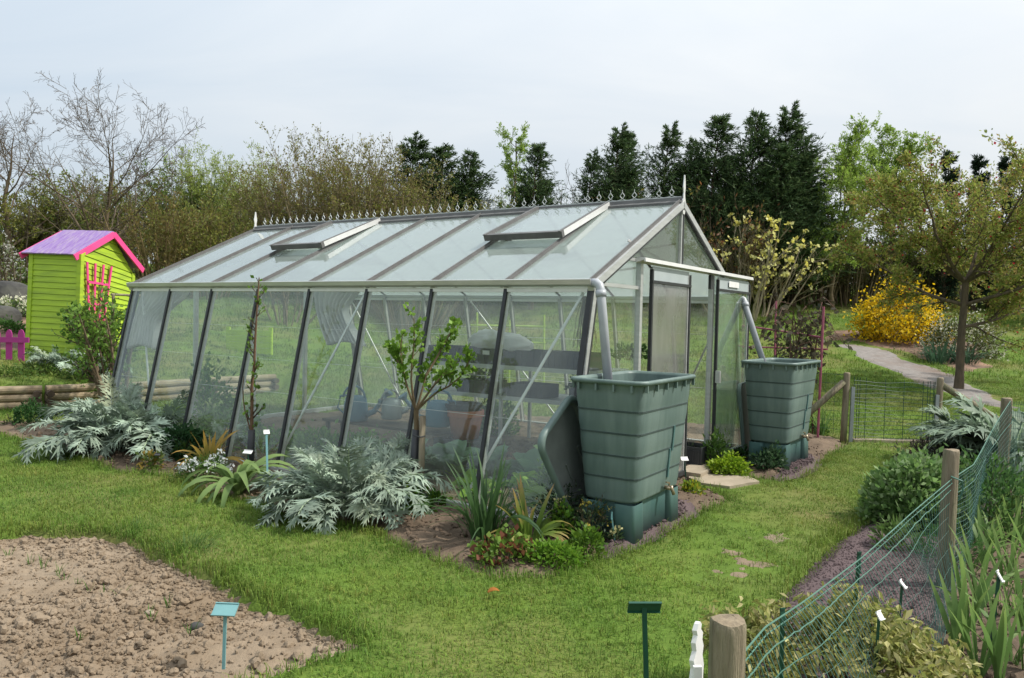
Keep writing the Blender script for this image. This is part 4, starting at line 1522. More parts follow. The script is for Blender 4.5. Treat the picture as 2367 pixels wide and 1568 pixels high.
net = thing('green_net', (P0b + P1b) / 2, 'slack green plastic net hung along the three round posts', 'net')
n0 = np.array([P0t[0] + .052, P0t[1] + .01, 0])
tA = [px(1640, 1588, 1.93), px(1705, 1528, 2.02), px(1770, 1450, 2.35), px(1868, 1382, 2.85), px(1990, 1290, 3.45), px(2100, 1192, 4.1), P1t - UP * (P1t[2] - px(2197, 1108, 4.56)[2]) + np.array([-.02, -.05, 0])]
bA = [np.array([.62, 1.75, .02]), np.array([.95, 2.1, .02]), np.array([1.45, 2.75, .01]), np.array([2.0, 3.5, .01]), np.array([2.62, 4.42, .01])]
S1, _ = net_span(tA, bA, 84, 9, net, 'mesh_panel', 3, r=.0012)
wpart('top_cord', Geo().tube(S1[:, 0], .0030, 6, col=(2.0, 1.7, 1.6)).tube(S1[:, 0] - UP * .022 + np.array([.006, 0, 0]), .0022, 6, col=(2.2, 1.9, 1.8)), M['netting'], net, col=True)
wpart('second_cord', Geo().tube(S1[:, 1], .0024, 6, col=(2.0, 1.7, 1.6)), M['netting'], net, col=True)
wpart('second_cord', Geo().tube(S1[:, 2], .0018, 6, col=(1.5, 1.4, 1.3)), M['netting'], net, col=True)
tB = [S1[-1, 0], px(2250, 1075, 5.2), px(2290, 1000, 6.1), P2t - UP * .02 + np.array([.0, -.05, 0])]
bB = [np.array([2.62, 4.42, .01]), np.array([3.4, 5.55, .01]), np.array([4.5, 6.85, .01])]
S2, _ = net_span(tB, bB, 64, 24, net, 'mesh_panel', 6, r=.0012, slack=.06)
wpart('top_cord', Geo().tube(S2[:, 0], .0035, 6, col=(1.8, 1.6, 1.5)), M['netting'], net, col=True)
wpart('second_cord', Geo().tube(S2[:, 5], .0026, 6, col=(1.4, 1.3, 1.3)), M['netting'], net, col=True)
tC = [S2[-1, 0], px(2420, 930, 6.6)]
bC = [np.array([4.5, 6.85, .01]), np.array([5.2, 6.5, .01])]
net_span(tC, bC, 24, 24, net, 'mesh_panel', 8, r=.0012)
wpart('tie', Geo().tube([S1[-1, 0] + np.array([-.01, -.01, .02]), S1[-1, 0] + np.array([.045, -.03, .0]), S1[-1, 0] + np.array([.06, -.02, -.06]), S1[-1, 0] + np.array([.05, 0, -.12])], .006, 6, col=(1.6, 1.6, 1.5)), M['netting'], net, col=True)

# ------------------------------------------------------------------ plant labels
def t_label(base, top, w, h, tilt, yaw, mt_head, mt_stem, label, stem=.011, group=None):
    base, top = np.asarray(base, float), np.asarray(top, float)
    t = thing('plant_label', base, label, 'plant label', group)
    wpart('stem', Geo().bar(base - UP * .03, top, stem, stem * .6, up=(0, 1, 0)).bar(base - UP * .03 + np.array([0, .004, 0]), top + np.array([0, .004, 0]), stem * .35, stem * 1.1, up=(0, 1, 0)), M[mt_stem], t)
    c, s = math.cos(tilt), math.sin(tilt)
    ex = np.array([math.cos(yaw), math.sin(yaw), 0])
    ey = np.array([-math.sin(yaw) * c, math.cos(yaw) * c, s])
    ez = np.cross(ex, ey)
    rot = np.stack([ex, ey, ez], 1)
    g = Geo().box(top + ez * .004, (w, h, .005), rot)
    g.box(top + ey * h / 2 * .96 + ez * .008, (w, h * .08, .006), rot).box(top - ey * h / 2 * .96 + ez * .008, (w, h * .08, .006), rot)
    wpart('plate', g, M[mt_head], t)
    return t


t_label(gp(517, 1532), px(521, 1411, 3.44), .108, .065, math.radians(35), -.04, 'label_teal', 'label_teal', 'pale teal T shaped plant label standing in the tilled bed', stem=.014)
lb = px(1507, 1600, 2.62)
t_label(np.array([lb[0], lb[1], 0]), px(1489, 1401, 2.62), .115, .045, math.radians(115), .06, 'label_green', 'label_green', 'dark green T shaped plant label seen from behind on the lawn edge', stem=.017)
t_label(gp(1588, 1128), px(1582, 1062, gp(1588, 1128)[1]), .07, .045, math.radians(40), .2, 'white', 'label_green', 'white plant label on green stem beside the stepping stone', stem=.009)
t_label(gp(620, 1170), px(616, 1000, 6.55), .05, .04, math.radians(50), .5, 'white', 'label_teal', 'slim teal label stake between the strap leaves and the silver cardoon', stem=.015)
t_label(gp(578, 1120), px(573, 1046, 7.0), .09, .04, math.radians(40), -.3, 'white', 'label_green', 'small white label half hidden by arching strap leaves', stem=.009)
t_label(gp(1424, 1262), px(1414, 1192, gp(1424, 1262)[1]), .012, .05, math.radians(85), 0, 'label_teal', 'label_teal', 'thin bare teal label stake by the butt foot', stem=.010)
t_label(gp(1090, 1195), px(1086, 1147, gp(1090, 1195)[1]), .03, .07, math.radians(80), .2, 'white', 'white', 'grey slate marker among the daffodil leaves', stem=.009)
lp = px(1984, 1300, 3.62)
t_label(np.array([lp[0], lp[1] + .03, 0]), lp, .02, .10, math.radians(88), .3, 'label_green', 'label_green', 'upright green stake behind the net over the gravel', stem=.016)
lp = px(2085, 1352, 3.5)
t_label(np.array([lp[0], lp[1] + .03, 0]), lp, .034, .042, math.radians(50), 1.0, 'white', 'label_green', 'white tilted label among variegated sage beyond the net', stem=.010)
lp = px(2032, 1424, 3.0)
t_label(np.array([lp[0], lp[1] + .03, 0]), lp, .030, .036, math.radians(55), .6, 'white', 'label_green', 'small white label low in the variegated sage', stem=.010)
lp = px(2309, 1333, 3.6)
t_label(np.array([lp[0] - .01, lp[1] + .03, 0]), lp, .024, .055, math.radians(60), .8, 'white', 'label_green', 'white label on green stem among the iris leaves', stem=.013)
lp = px(1808, 1425, 2.75)
t_label(np.array([lp[0] + .02, lp[1] + .03, 0]), lp, .02, .06, math.radians(80), .3, 'label_green', 'label_green', 'dark green leaning stake between the net cord and gravel', stem=.014)
t_label(gp(442, 1100), px(438, 1066, gp(442, 1100)[1]), .012, .03, 1.5, 0, 'wood', 'wood', 'short bamboo peg in the bed before the cardoon', stem=.012)
t_label(gp(366, 1062), px(364, 1052, gp(366, 1100)[1]), .05, .03, .6, 0, 'black_plastic', 'label_green', 'dark little label under the drooping cardoon', stem=.009)

# white scalloped board by the near post
fb = thing('flower_board', px(1608, 1600, 2.08), 'white scalloped flower shaped cut-out board beside the thick post', 'garden ornament')
prof_px = [(1594, 1600), (1592, 1568), (1596, 1545), (1592, 1525), (1600, 1506), (1597, 1486), (1603, 1470), (1600, 1458), (1606, 1444), (1611, 1440), (1615, 1447), (1613, 1458), (1619, 1468), (1617, 1484), (1621, 1500), (1618, 1520), (1622, 1545), (1620, 1570), (1621, 1600)]
P = [px(x, y, 2.08) for x, y in prof_px]
c_ = P[0]
P = [np.array([p[0], p[1] + (p[0] - c_[0]) * .9, p[2]]) for p in P]
wpart('cut_out', Geo().prism(P, (.012, -.004, 0)), M['white'], fb)
wpart('support', Geo().bar(px(1612, 1540, 2.06), px(1613, 1640, 2.06), .022, .012, up=(0, 1, 0)), M['white'], fb)

# ------------------------------------------------------------------ pink pole frame
pfr = thing('pole_frame', drop(px(1890, 1010, 10.45)), 'thin rose pink pole frame carrying bramble canes', 'plant support')
for p, q in ((drop(px(1890, 1012, 10.4)), px(1904, 709, 10.4)), (drop(px(1790, 900, 12.0)), px(1794, 696, 12.0))):
    wpart('upright', Geo().tube([p - UP * .05, (p + q) / 2, q], .018, 8), M['rose_pole'], pfr)
wpart('cross_pole', Geo().tube([px(1716, 753, 12.6), px(1794, 764, 12.0), px(1896, 780, 10.42)], .015, 8), M['rose_pole'], pfr)
wpart('cross_pole', Geo().tube([px(1716, 802, 12.6), px(1794, 804, 12.0), px(1912, 808, 10.36)], .012, 8), M['rose_pole'], pfr)

# ------------------------------------------------------------------ boulders behind the fence
def boulder(c, s, label):
    V = ICO2 * (1 + .28 * (rng.random((len(ICO2), 1)) - .5)) * np.array(s)
    o = ob('boulder', mesh_np('boulder', V, [ICO2F], M['boulder']), None, loc=c)
    md = o.modifiers.new('soft', 'SUBSURF')
    md.levels = md.render_levels = 1
    return tag(o, label, 'boulder', 'boulders behind the picket fence')


boulder(drop(px(25, 700, 18.5), .25), (.62, .45, .5), 'large grey boulder topmost behind the white daffodils')
boulder(drop(px(2, 745, 16.2), .1), (.42, .35, .34), 'rounded grey boulder below the white daffodils')
boulder(drop(px(60, 760, 17.4), .05), (.42, .3, .2), 'low flat grey stone against the shed corner')

# lime planter and lime supports beyond the greenhouse
lpn = thing('lime_planter', drop(px(575, 850, 16.2)), 'lime green board planter beyond the far greenhouse wall', 'planter')
for i in range(4):
    z = lpn.location[2] + .05 + i * .125
    wpart('board', Geo().box((lpn.location[0], lpn.location[1], z), (.95, .05, .115)), M['lime'], lpn)
for s in (-1, 1):
    wpart('post', Geo().box((lpn.location[0] + s * .45, lpn.location[1] + .03, lpn.location[2] + .26), (.07, .07, .58)), M['lime'], lpn)
lpl = thing('lime_support', drop(px(1180, 800, 13.5)), 'lime green pole support standing on the lawn beyond the greenhouse', 'plant support')
for x, yt, yb in ((1103, 722, 860), (1178, 740, 860), (1258, 728, 860)):
    a_ = drop(px(x, yb, 13.5))
    wpart('upright', Geo().tube([a_, px(x, yt, 13.5)], .022, 6), M['lime'], lpl)
for y in (752, 790):
    wpart('cross_pole', Geo().tube([px(1085, y, 13.5), px(1262, y + 3, 13.5)], .020, 6), M['lime'], lpl)

# ------------------------------------------------------------------ inside the greenhouse
def watering_can(loc, rz, s, mt, label, round_spout=False):
    t = thing('watering_can', loc, label, 'watering can', rz=rz)
    a = np.arange(18) * 2 * np.pi / 18
    rg = lambda r, z, e=1.0: np.stack([np.cos(a) * r * e, np.sin(a) * r, 0 * a + z], -1)
    g = Geo()
    loft(g, [rg(.115 * s, 0), rg(.125 * s, .02 * s), rg(.12 * s, .16 * s), rg(.105 * s, .23 * s), rg(.07 * s, .25 * s), rg(.06 * s, .235 * s)])
    ob('body', g.mesh('body', mt, smooth=True), t)
    ob('spout', Geo().tube([(.10 * s, 0, .06 * s), (.20 * s, 0, .10 * s), (.27 * s, 0, .20 * s), (.33 * s, 0, .27 * s)], [.035 * s, .028 * s, .02 * s, .016 * s], 10).mesh('spout', mt, smooth=True), t)
    ob('rose', Geo().tube([(.325 * s, 0, .265 * s), (.35 * s, 0, .30 * s), (.356 * s, 0, .308 * s)], [.017 * s, .05 * s, .052 * s], 12).mesh('rose', mt), t)
    th = np.linspace(-.3, math.pi * .98, 9)
    ob('handle', Geo().tube([(-.02 * s + .12 * s * math.cos(x), 0, .22 * s + .13 * s * math.sin(x)) for x in th], .012 * s, 8).mesh('handle', mt, smooth=True), t)
    ob('back_handle', Geo().tube([(-.11 * s, 0, .05 * s), (-.20 * s, 0, .12 * s), (-.17 * s, 0, .24 * s), (-.09 * s, 0, .25 * s)], .011 * s, 8).mesh('back_handle', mt, smooth=True), t)
    return t


def gin(x, y, b):
    """point inside the house: under pixel (x, y) on the plane b = const"""
    r = pray(x, y)
    o0 = np.array([0, 0, CAM_H])
    t = ((GP0 - o0) @ GB + b) / (r @ GB)
    return o0 + r * t


def plank_bench(p, rz, size, mt, label):
    t = thing('low_crate', p, label, 'crate', rz=rz)
    ob('slat_box', Geo().box((0, 0, size[2] / 2), size).mesh('slat_box', mt), t)
    return t


c1 = gin(822, 968, 1.0)
watering_can(np.array([c1[0], c1[1], c1[2] - .02]), 2.9 + math.pi, 1.15, M['can_blue'], 'blue watering can with long spout standing inside beside the zinc can')
c2 = gin(905, 968, 1.15)
watering_can(c2, .6, .95, M['zinc'], 'grey zinc watering can inside between two blue cans')
c3 = gin(1012, 985, 1.0)
watering_can(c3, 3.5, 1.1, M['can_blue'], 'blue watering can inside beside the terracotta pot')
lowb = thing('low_staging', gin(905, 985, 1.1) * np.array([1, 1, 0]), 'low dark plank staging the watering cans stand on', 'staging', rz=G_RZ)
zz = float(c1[2]) - .025
ob('deck', Geo().box((0, 0, zz - .02), (1.9, .34, .03)).mesh('deck', M['log_end']), lowb)
for sx in (-.9, .9):
    for sy in (-.2, .2):
        ob('leg', Geo().box((sx, sy * .6, zz / 2 - .02), (.04, .04, zz)).mesh('leg', M['log_end']), lowb)

# staging along the far wall with two shelves
stg = thing('staging', gw(2.35, 2.55), 'long aluminium staging along the far wall with two shelves of trays', 'staging', rz=G_RZ)
for z, w in ((.985, .7), (.62, .7)):
    g = Geo()
    for k in range(6):
        g.box((0, -w / 2 + w * (k + .5) / 6, z), (2.7, w / 6 * .8, .02))
    g.box((0, -w / 2, z - .01), (2.7, .025, .05)).box((0, w / 2, z - .01), (2.7, .025, .05))
    ob('shelf', g.mesh('shelf', M['alu']), stg)
for sx in (-1.3, 0, 1.3):
    for sy in (-.33, .33):
        ob('leg', Geo().box((sx, sy, .48), (.035, .035, .96)).mesh('leg', M['alu']), stg)


def seed_tray(p, L, W, Hh, label, rz=G_RZ, ribs=True, group='black plastic trays on the staging'):
    t = thing('plastic_crate', p, label, 'crate', group, rz=rz)
    g = Geo()
    th = .012
    for sx in (-1, 1):
        g.box((sx * (L / 2 - th / 2), 0, Hh / 2), (th, W, Hh))
    for sy in (-1, 1):
        g.box((0, sy * (W / 2 - th / 2), Hh / 2), (L - 2 * th - .002, th, Hh))
    g.box((0, 0, .008), (L - .03, W - .03, .01))
    ob('tray_box', g.mesh('tray_box', M['black_plastic']), t)
    if ribs:
        for k in range(7):
            ob('side_rib', Geo().box((-L / 2 + L * (k + .5) / 7, -W / 2 - .004, Hh * .45), (.02, .01, Hh * .8)).mesh('side_rib', M['black_plastic']), t)
    return t


for k, (aa, lab) in enumerate(((1.45, 'black slotted crate on the upper shelf end near the door'), (2.07, 'black slotted crate on the upper shelf under the white fleece'), (2.69, 'black slotted crate with a white tag on the upper shelf'), (3.31, 'black slotted crate at the far end of the upper shelf'))):
    tt = seed_tray(gw(aa, 2.42, 1.0), .58, .42, .19, lab)
    if k == 2:
        ob('tag', Geo().box((.12, -.22, .14), (.10, .006, .05)).mesh('tag', M['white']), tt)
for k, (aa, lab) in enumerate(((1.15, 'black slotted crate on the lower shelf end near the door'), (2.0, 'black slotted crate in the middle of the lower shelf'), (2.75, 'black slotted crate at the far end of the lower shelf'))):
    seed_tray(gw(aa, 2.38, .632), .5, .38, .16, lab)
seed_tray(gin(1590, 1040, 2.6) * np.array([1, 1, 0]) + UP * .02, .42, .32, .22, 'black crate of seedlings inside the open door', group='black plastic trays on the staging')

# white fleece bundle
th_ = rng.normal
fl_c = gw(2.45, 2.32, 1.27)
U = np.linspace(0, 1, 19)
rings = []
for u in U:
    r = .15 * (math.sin(math.pi * min(max(u, .02), .98)) ** .45) * (1 + .18 * math.sin(u * 9))
    a = np.linspace(0, 2 * np.pi, 21)[:-1]
    rr = r * (1 + .14 * np.sin(5 * a + u * 11) + .06 * rng.normal(size=20))
    rings.append(np.stack([0 * a + (u - .5) * .92, np.cos(a) * rr, np.sin(a) * rr * .85 + .03 * math.sin(u * 5)], -1))
g = Geo()
loft(g, rings)
o = ob('fleece_bundle', g.mesh('fleece_bundle', M['white_cloth'], smooth=True), None, loc=fl_c, rot=(0, 0, G_RZ))
tag(o, 'crumpled white horticultural fleece bundle lying on the black crates', 'fleece')


def pot(p, r, h, label, mt='terracotta'):
    t = thing('plant_pot', p, label, 'plant pot')
    a = np.arange(20) * 2 * np.pi / 20
    rg = lambda q, z: np.stack([np.cos(a) * q, np.sin(a) * q, 0 * a + z], -1)
    g = Geo()
    loft(g, [rg(r * .72, 0), rg(r * .92, h * .78), rg(r * .92, h * .79)])
    ob('pot_wall', g.mesh('pot_wall', M[mt], smooth=True), t)
    g = Geo()
    loft(g, [rg(r * .92, h * .77), rg(r, h * .78), rg(r * 1.0, h), rg(r * .9, h), rg(r * .85, h * .7)], False)
    ob('pot_rim', g.mesh('pot_rim', M[mt]), t)
    return t


pp = gin(1076, 960, 1.15)
pot(np.array([pp[0], pp[1], .28]), .20, .30, 'wide terracotta pot standing behind the cabbages')
pot(np.array([pp[0], pp[1], .45]) + GA * .03, .205, .20, 'dark grey pot stacked on the terracotta pot', 'black_plastic')
bx = ob('upturned_crate', Geo().box((0, 0, .14), (.5, .45, .27)).mesh('upturned_crate', M['black_plastic']), None, loc=(pp[0], pp[1], .0), rot=(0, 0, G_RZ))
tag(bx, 'upturned dark crate under the terracotta pot', 'crate')


# gathered shade curtains
def curtain(a0, a1, b, z1, z0, pull, label, nfold, lean=0.0):
    nu, nv = 90, 22
    u = np.linspace(0, 1, nu)[:, None] + np.zeros((1, nv))
    v = np.zeros((nu, 1)) + np.linspace(0, 1, nv)[None]
    a = a0 + (a1 - a0) * u * (1 - pull * sstep(0, .55, v) + .08 * sstep(.6, 1, v))
    a = a - lean * v ** 1.5
    bb = b - .41 * (1 - (z1 + (z0 - z1) * v) / EAVE) + .05 * np.sin(u * nfold * 6.283 + 1.5 * v + 1.2 * np.sin(u * 9)) * (.6 + .4 * v) + .02 * (fbm(u * 9, v * 3, 1, 2, 4) - .5)
    z = z1 + (z0 - z1) * v + .05 * np.sin(u * 3) * v
    P = GP0 + a[..., None] * GA + bb[..., None] * GB + z[..., None] * UP
    k = (np.arange(nu - 1)[:, None] * nv + np.arange(nv - 1)[None]).ravel()
    F = np.stack([k, k + 1, k + 1 + nv, k + nv], -1)
    loc = gw((a0 + a1) / 2, b, 0)
    o = ob('shade_curtain', mesh_np('shade_curtain', P.reshape(-1, 3) - loc, [F], M['white_cloth'], smooth=True), None, loc=loc)
    md = o.modifiers.new('cloth', 'SOLIDIFY')
    md.thickness = .004
    tag(o, label, 'curtain')
    return o


curtain(6.40, 5.40, .09, 1.82, 1.08, .48, 'pleated white shade curtain gathered at the greenhouse end near the shed', 9)
curtain(3.65, 2.85, .40, 1.96, 1.24, .45, 'grey white shade curtain swept aside half way along the greenhouse', 8, .42)
# raffia hank hanging by the gable
rf = Geo()
rp = gw(.35, .55, 1.78)
for k in range(40):
    o_ = rng.normal(0, .03, 3) * np.array([1, 1, .2])
    rf.tube([rp + o_ * .4, rp + o_ - UP * .2 + rng.normal(0, .02, 3), rp + o_ * 1.8 - UP * (.35 + .15 * rng.random())], .003, 3, caps=False)
rf.V = [v - rp for v in rf.V]
o = ob('raffia_hank', rf.mesh('raffia_hank', M['wood']), None, loc=rp)
tag(o, 'straw coloured raffia hank hanging inside the gable glass', 'raffia')
# ------------------------------------------------------------------ plant tools
rng = np.random.default_rng(101)
def leaf_strip(L, w, nseg=8, e0=70, e1=-20, fold=.25, prof=None, twist=0.0, sway=0.0):
    """a leaf that grows along +x, rising at e0 degrees and ending at e1; returns V, F4"""
    s = np.linspace(0, 1, nseg + 1)
    el = np.radians(e0 + (e1 - e0) * s ** 1.2)
    ds = L / nseg
    x = np.concatenate([[0], np.cumsum(np.cos((el[1:] + el[:-1]) / 2) * ds)])
    z = np.concatenate([[0], np.cumsum(np.sin((el[1:] + el[:-1]) / 2) * ds)])
    y = sway * L * s ** 2
    ww = w * (prof(s) if prof else np.minimum(1, (1 - s) * 2.2) ** .8 * (.55 + .45 * np.minimum(s * 4, 1)))
    n = np.stack([-np.sin(el), 0 * el, np.cos(el)], -1)
    tw = twist * s
    lat = np.stack([0 * s, np.cos(tw), 0 * s], -1) + n * np.sin(tw)[:, None]
    c = np.stack([x, y, z], -1)
    V = np.stack([c - lat * ww[:, None] / 2 + n * (fold * ww)[:, None] / 2, c, c + lat * ww[:, None] / 2 + n * (fold * ww)[:, None] / 2], 1).reshape(-1, 3)
    k = np.arange(nseg)[:, None] * 3
    F = np.concatenate([k + np.array([[0, 1, 4, 3]]), k + np.array([[1, 2, 5, 4]])])
    return V, F


def tint(base, n, var=.18):
    base = np.asarray(base, float)
    return base * (1 + rng.normal(0, var, (n, 1))) * (1 + rng.normal(0, .05, (n, 3)))


def leaf_mesh(name, L, w, col, tip=None, mt='leaf', **k):
    V, F = leaf_strip(L, w, **k)
    n = len(V) // 3
    s = np.repeat(np.linspace(0, 1, n), 3)
    C = np.ones((len(V), 1)) * np.asarray(col, float)
    if tip is not None:
        t = sstep(tip[1], 1.0, s)[:, None]
        C = C * (1 - t) + np.asarray(tip[0], float) * t
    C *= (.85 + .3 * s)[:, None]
    return mesh_np(name, V, [F], M[mt], C, smooth=True)


def rosette(name, loc, label, cat, meshes, n, sc=(.8, 1.2), tilt=(-.15, .15), az=None, spread=.02, group=None, part='leaf', ok=None):
    t = thing(name, loc, label, cat, group)
    for k in range(n):
        a = (k * 2.39996 + rng.normal(0, .25)) if az is None else az(k)
        s = rng.uniform(*sc)
        if ok is not None and not ok(a, s):
            continue
        me = meshes[int(rng.integers(len(meshes)))]
        o = ob(part, me, t, loc=(spread * math.cos(a) * rng.random(), spread * math.sin(a) * rng.random(), -.01), sc=s)
        o.rotation_euler = (rng.normal(0, .12), rng.uniform(*tilt), a)
    return t


# cards: many small leaves in one mesh --------------------------------------
def cards(P, size, col, aspect=.55, dirs=None, up_bias=.3, fold=False, jit=.35):
    """diamond leaves at points P; returns V, F4, C"""
    n = len(P)
    d = nrm(rng.normal(size=(n, 3)) + (0 if dirs is None else dirs * 1.6) + UP * up_bias)
    nn = nrm(np.cross(d, nrm(rng.normal(size=(n, 3)))))
    s = np.cross(nn, d)
    L = (np.asarray(size) * (1 + jit * (rng.random(n) * 2 - 1)))[:, None]
    V = np.stack([P, P + d * L * .45 + s * L * aspect * .5, P + d * L, P + d * L * .45 - s * L * aspect * .5], 1)
    if fold:
        V[:, 2] -= UP * L * .25
    F = np.arange(n)[:, None] * 4 + np.arange(4)[None]
    return V.reshape(-1, 3), F, np.repeat(col, 4, 0)


def palette(n, cols, var=.15):
    cols = np.asarray(cols, float)
    c = cols[rng.integers(len(cols), size=n)]
    return c * (1 + rng.normal(0, var, (n, 1)))


def dome_points(n, r, h, lumps_=14, fill=.35, lump_s=.33):
    """points clumped over a dome of radius r (x,y) and height h, base at z=0"""
    r = np.array(r if np.ndim(r) else (r, r), float)
    a = rng.random(lumps_) * 6.283
    e = np.arcsin(rng.random(lumps_) ** .8 * .98)
    ctr = np.stack([np.cos(e) * np.cos(a) * r[0], np.cos(e) * np.sin(a) * r[1], np.sin(e) * h], -1) * rng.uniform(.6, .92, (lumps_, 1))
    k = rng.integers(lumps_, size=n)
    P = ctr[k] + rng.normal(size=(n, 3)) * np.array([r[0], r[1], h]) * lump_s * .5
    m = rng.random(n) < fill
    q = nrm(rng.normal(size=(n, 3))) * (rng.random((n, 1)) ** .33)
    q[:, 2] = np.abs(q[:, 2])
    P[m] = q[m] * np.array([r[0], r[1], h]) * .95
    P[:, 2] = np.abs(P[:, 2])
    return P


def mound(name, loc, r, h, n, size, cols, label, cat='plant', aspect=.6, lumps_=16, group=None, mt='leaf', stems=14, stem_col=(.10, .12, .05), flower=None, up=.35, extra=None, lump_s=.33, fill=.35):
    t = thing(name, loc, label, cat, group)
    P = dome_points(n, r, h, lumps_, fill, lump_s)
    rr = np.mean(r)
    out = nrm(P * np.array([1, 1, .6]) + 1e-6)
    g = Geo()
    V, F, C = cards(P, np.full(n, size), palette(n, cols), aspect, out, up)
    g.add(V, F4=F, col=C)
    ob('foliage', g.mesh('foliage', M[mt], True), t)
    if stems:
        e = P[rng.integers(n, size=stems)]
        b = e * np.array([.25, .25, 0])
        paths = np.stack([b - UP * .02, (b + e) / 2 * np.array([.8, .8, 1]), e], 1)
        g = Geo().tubesN(paths, np.tile([.004, .003, .002], (stems, 1)) * max(1, rr * 3), 4, col=stem_col)
        ob('stems', g.mesh('stems', M['twig'], True), t)
    if flower:
        fc, fn, fs = flower
        k = rng.integers(n, size=fn * 4)
        Q = P[k]
        kk = np.argsort(-(Q[:, 2] / h + np.linalg.norm(Q[:, :2], axis=1) / rr * .7))[:fn]
        g = Geo()
        for j in kk:
            m = 9
            Pn = Q[j] * 1.05 + rng.normal(size=(m, 3)) * fs * .35
            V, F, C = cards(Pn, np.full(m, fs * .6), palette(m, [fc], .06), .9, None, .6)
            g.add(V, F4=F, col=C)
        ob('blossom', g.mesh('blossom', M['leaf'], True), t)
    if extra:
        extra(t, P)
    return t


# ------------------------------------------------------------------ cardoons
def cardoon_leaf(L, e0, e1, npair, lob, seed, width=1.0):
    """pinnate jagged leaf along +x"""
    r = np.random.default_rng(seed)
    ns = 14
    s = np.linspace(0, 1, ns + 1)
    el = np.radians(e0 + (e1 - e0) * s ** 1.35)
    ds = L / ns
    x = np.concatenate([[0], np.cumsum(np.cos((el[1:] + el[:-1]) / 2) * ds)])
    z = np.concatenate([[0], np.cumsum(np.sin((el[1:] + el[:-1]) / 2) * ds)])
    c = np.stack([x, .03 * L * np.sin(s * 4 + seed), z], -1)
    tan = np.stack([np.cos(el), 0 * el, np.sin(el)], -1)
    nor = np.stack([-np.sin(el), 0 * el, np.cos(el)], -1)
    g = Geo()
    rw = np.interp(s, [0, .2, 1], [.05, .03, .006]) * L / .75
    V = np.stack([c - np.array([0, 1, 0]) * rw[:, None] / 2 + nor * rw[:, None] * .3, c - nor * rw[:, None] * .25, c + np.array([0, 1, 0]) * rw[:, None] / 2 + nor * rw[:, None] * .3], 1).reshape(-1, 3)
    k = np.arange(ns)[:, None] * 3
    g.add(V, F4=np.concatenate([k + np.array([[0, 1, 4, 3]]), k + np.array([[1, 2, 5, 4]])]), col=(1.15, 1.18, .98))
    out2 = np.array([(0, -.10), (0, .10), (.3, .19), (.3, -.19), (.58, .13), (.58, -.13), (.8, .06), (.8, -.06), (1.0, 0),
                     (.22, .15), (.40, .15), (.62, .62), (.22, -.15), (.40, -.15), (.62, -.60), (.52, .11), (.66, .08), (.86, .42), (.52, -.11), (.66, -.08), (.88, -.40)])
    tri = [(0, 3, 2), (0, 2, 1), (2, 3, 5), (2, 5, 4), (4, 5, 7), (4, 7, 6), (6, 7, 8), (9, 10, 11), (13, 12, 14), (15, 16, 17), (19, 18, 20)]
    for i in range(npair):
        u = .22 + .76 * (i + .5) / npair
        shape = math.sin(math.pi * min(1, (u - .12) / .95) ** .75) ** .7
        p = np.array([np.interp(u, s, c[:, q]) for q in range(3)])
        T = nrm(np.array([np.interp(u, s, tan[:, q]) for q in range(3)]))
        Nn = nrm(np.array([np.interp(u, s, nor[:, q]) for q in range(3)]))
        for sd in (-1, 1):
            l = lob * L * shape * r.uniform(.8, 1.15) * (1.0 if u < .9 else 1.2)
            fwd = .35 + .75 * u + r.normal(0, .12)
            lift = r.uniform(-.2, .75)
            d = nrm(np.array([0, sd, 0]) * width + T * fwd + Nn * lift)
            q = nrm(np.cross(Nn + r.normal(0, .25, 3), d))
            w = np.cross(d, q)
            droop = r.uniform(.1, .75)
            A = out2[:, :1] * l
            Bv = out2[:, 1:] * l * .50
            V = p + A * d + Bv * q - Nn * (droop * l * out2[:, :1] ** 2) + w * (np.abs(out2[:, 1:]) * l * r.uniform(-.25, .35)) * np.sign(w[2] + 1e-6)
            tone = r.uniform(.70, 1.28)
            C = np.ones((len(V), 3)) * tone
            C[[8, 11, 14, 17, 20]] *= 1.3
            C[[0, 1]] *= .8
            g.add(V, F3=tri, col=C)
        # leaf blade along the rib
    return g


CARD = {}
for key, prm in dict(up=(.84, 80, 30, 15, .27), mid=(.92, 68, -15, 15, .28), low=(.98, 56, -45, 16, .28), droop=(.95, 60, -85, 16, .29)).items():
    CARD[key] = [cardoon_leaf(*prm, seed).mesh('leaf', M['silver_leaf'], True) for seed in (1, 5, 9, 13)]


def cardoon(loc, scale, n, label, ok=None, name='cardoon', order=None, group='silver cardoons'):
    t = thing(name, loc, label, 'cardoon', group)
    for k in range(n):
        a = k * 2.39996 + rng.normal(0, .2)
        f = k / n
        key = 'up' if f < .30 else 'mid' if f < .56 else 'low' if f < .78 else 'droop'
        s = scale * rng.uniform(.82, 1.12) * (.85 if f < .2 else 1)
        if ok is not None:
            s2 = ok(a, s, key)
            if s2 <= 0:
                continue
            s = s2
        me = CARD[key][int(rng.integers(4))]
        o = ob('leaf', me, t, loc=(.05 * math.cos(a), .05 * math.sin(a), -.01), sc=(s * rng.uniform(.85, 1.12), s * rng.uniform(.75, 1.12), s * rng.uniform(.82, 1.15)))
        o.rotation_euler = (rng.normal(0, .30), rng.normal(0, .13), a)
    return t


def keep_off_glass(loc):
    b0 = to_ab(loc)[1]

    def f(a, s, key):
        reach = {'up': .45, 'mid': .62, 'low': .70, 'droop': .6}[key] * s
        db = reach * (math.cos(a) * GB[0] + math.sin(a) * GB[1])
        lim = -.37 - b0
        return s if db < lim else (s * max(lim / max(db, 1e-6), 0) if lim / max(db, 1e-6) > .55 else -1)
    return f


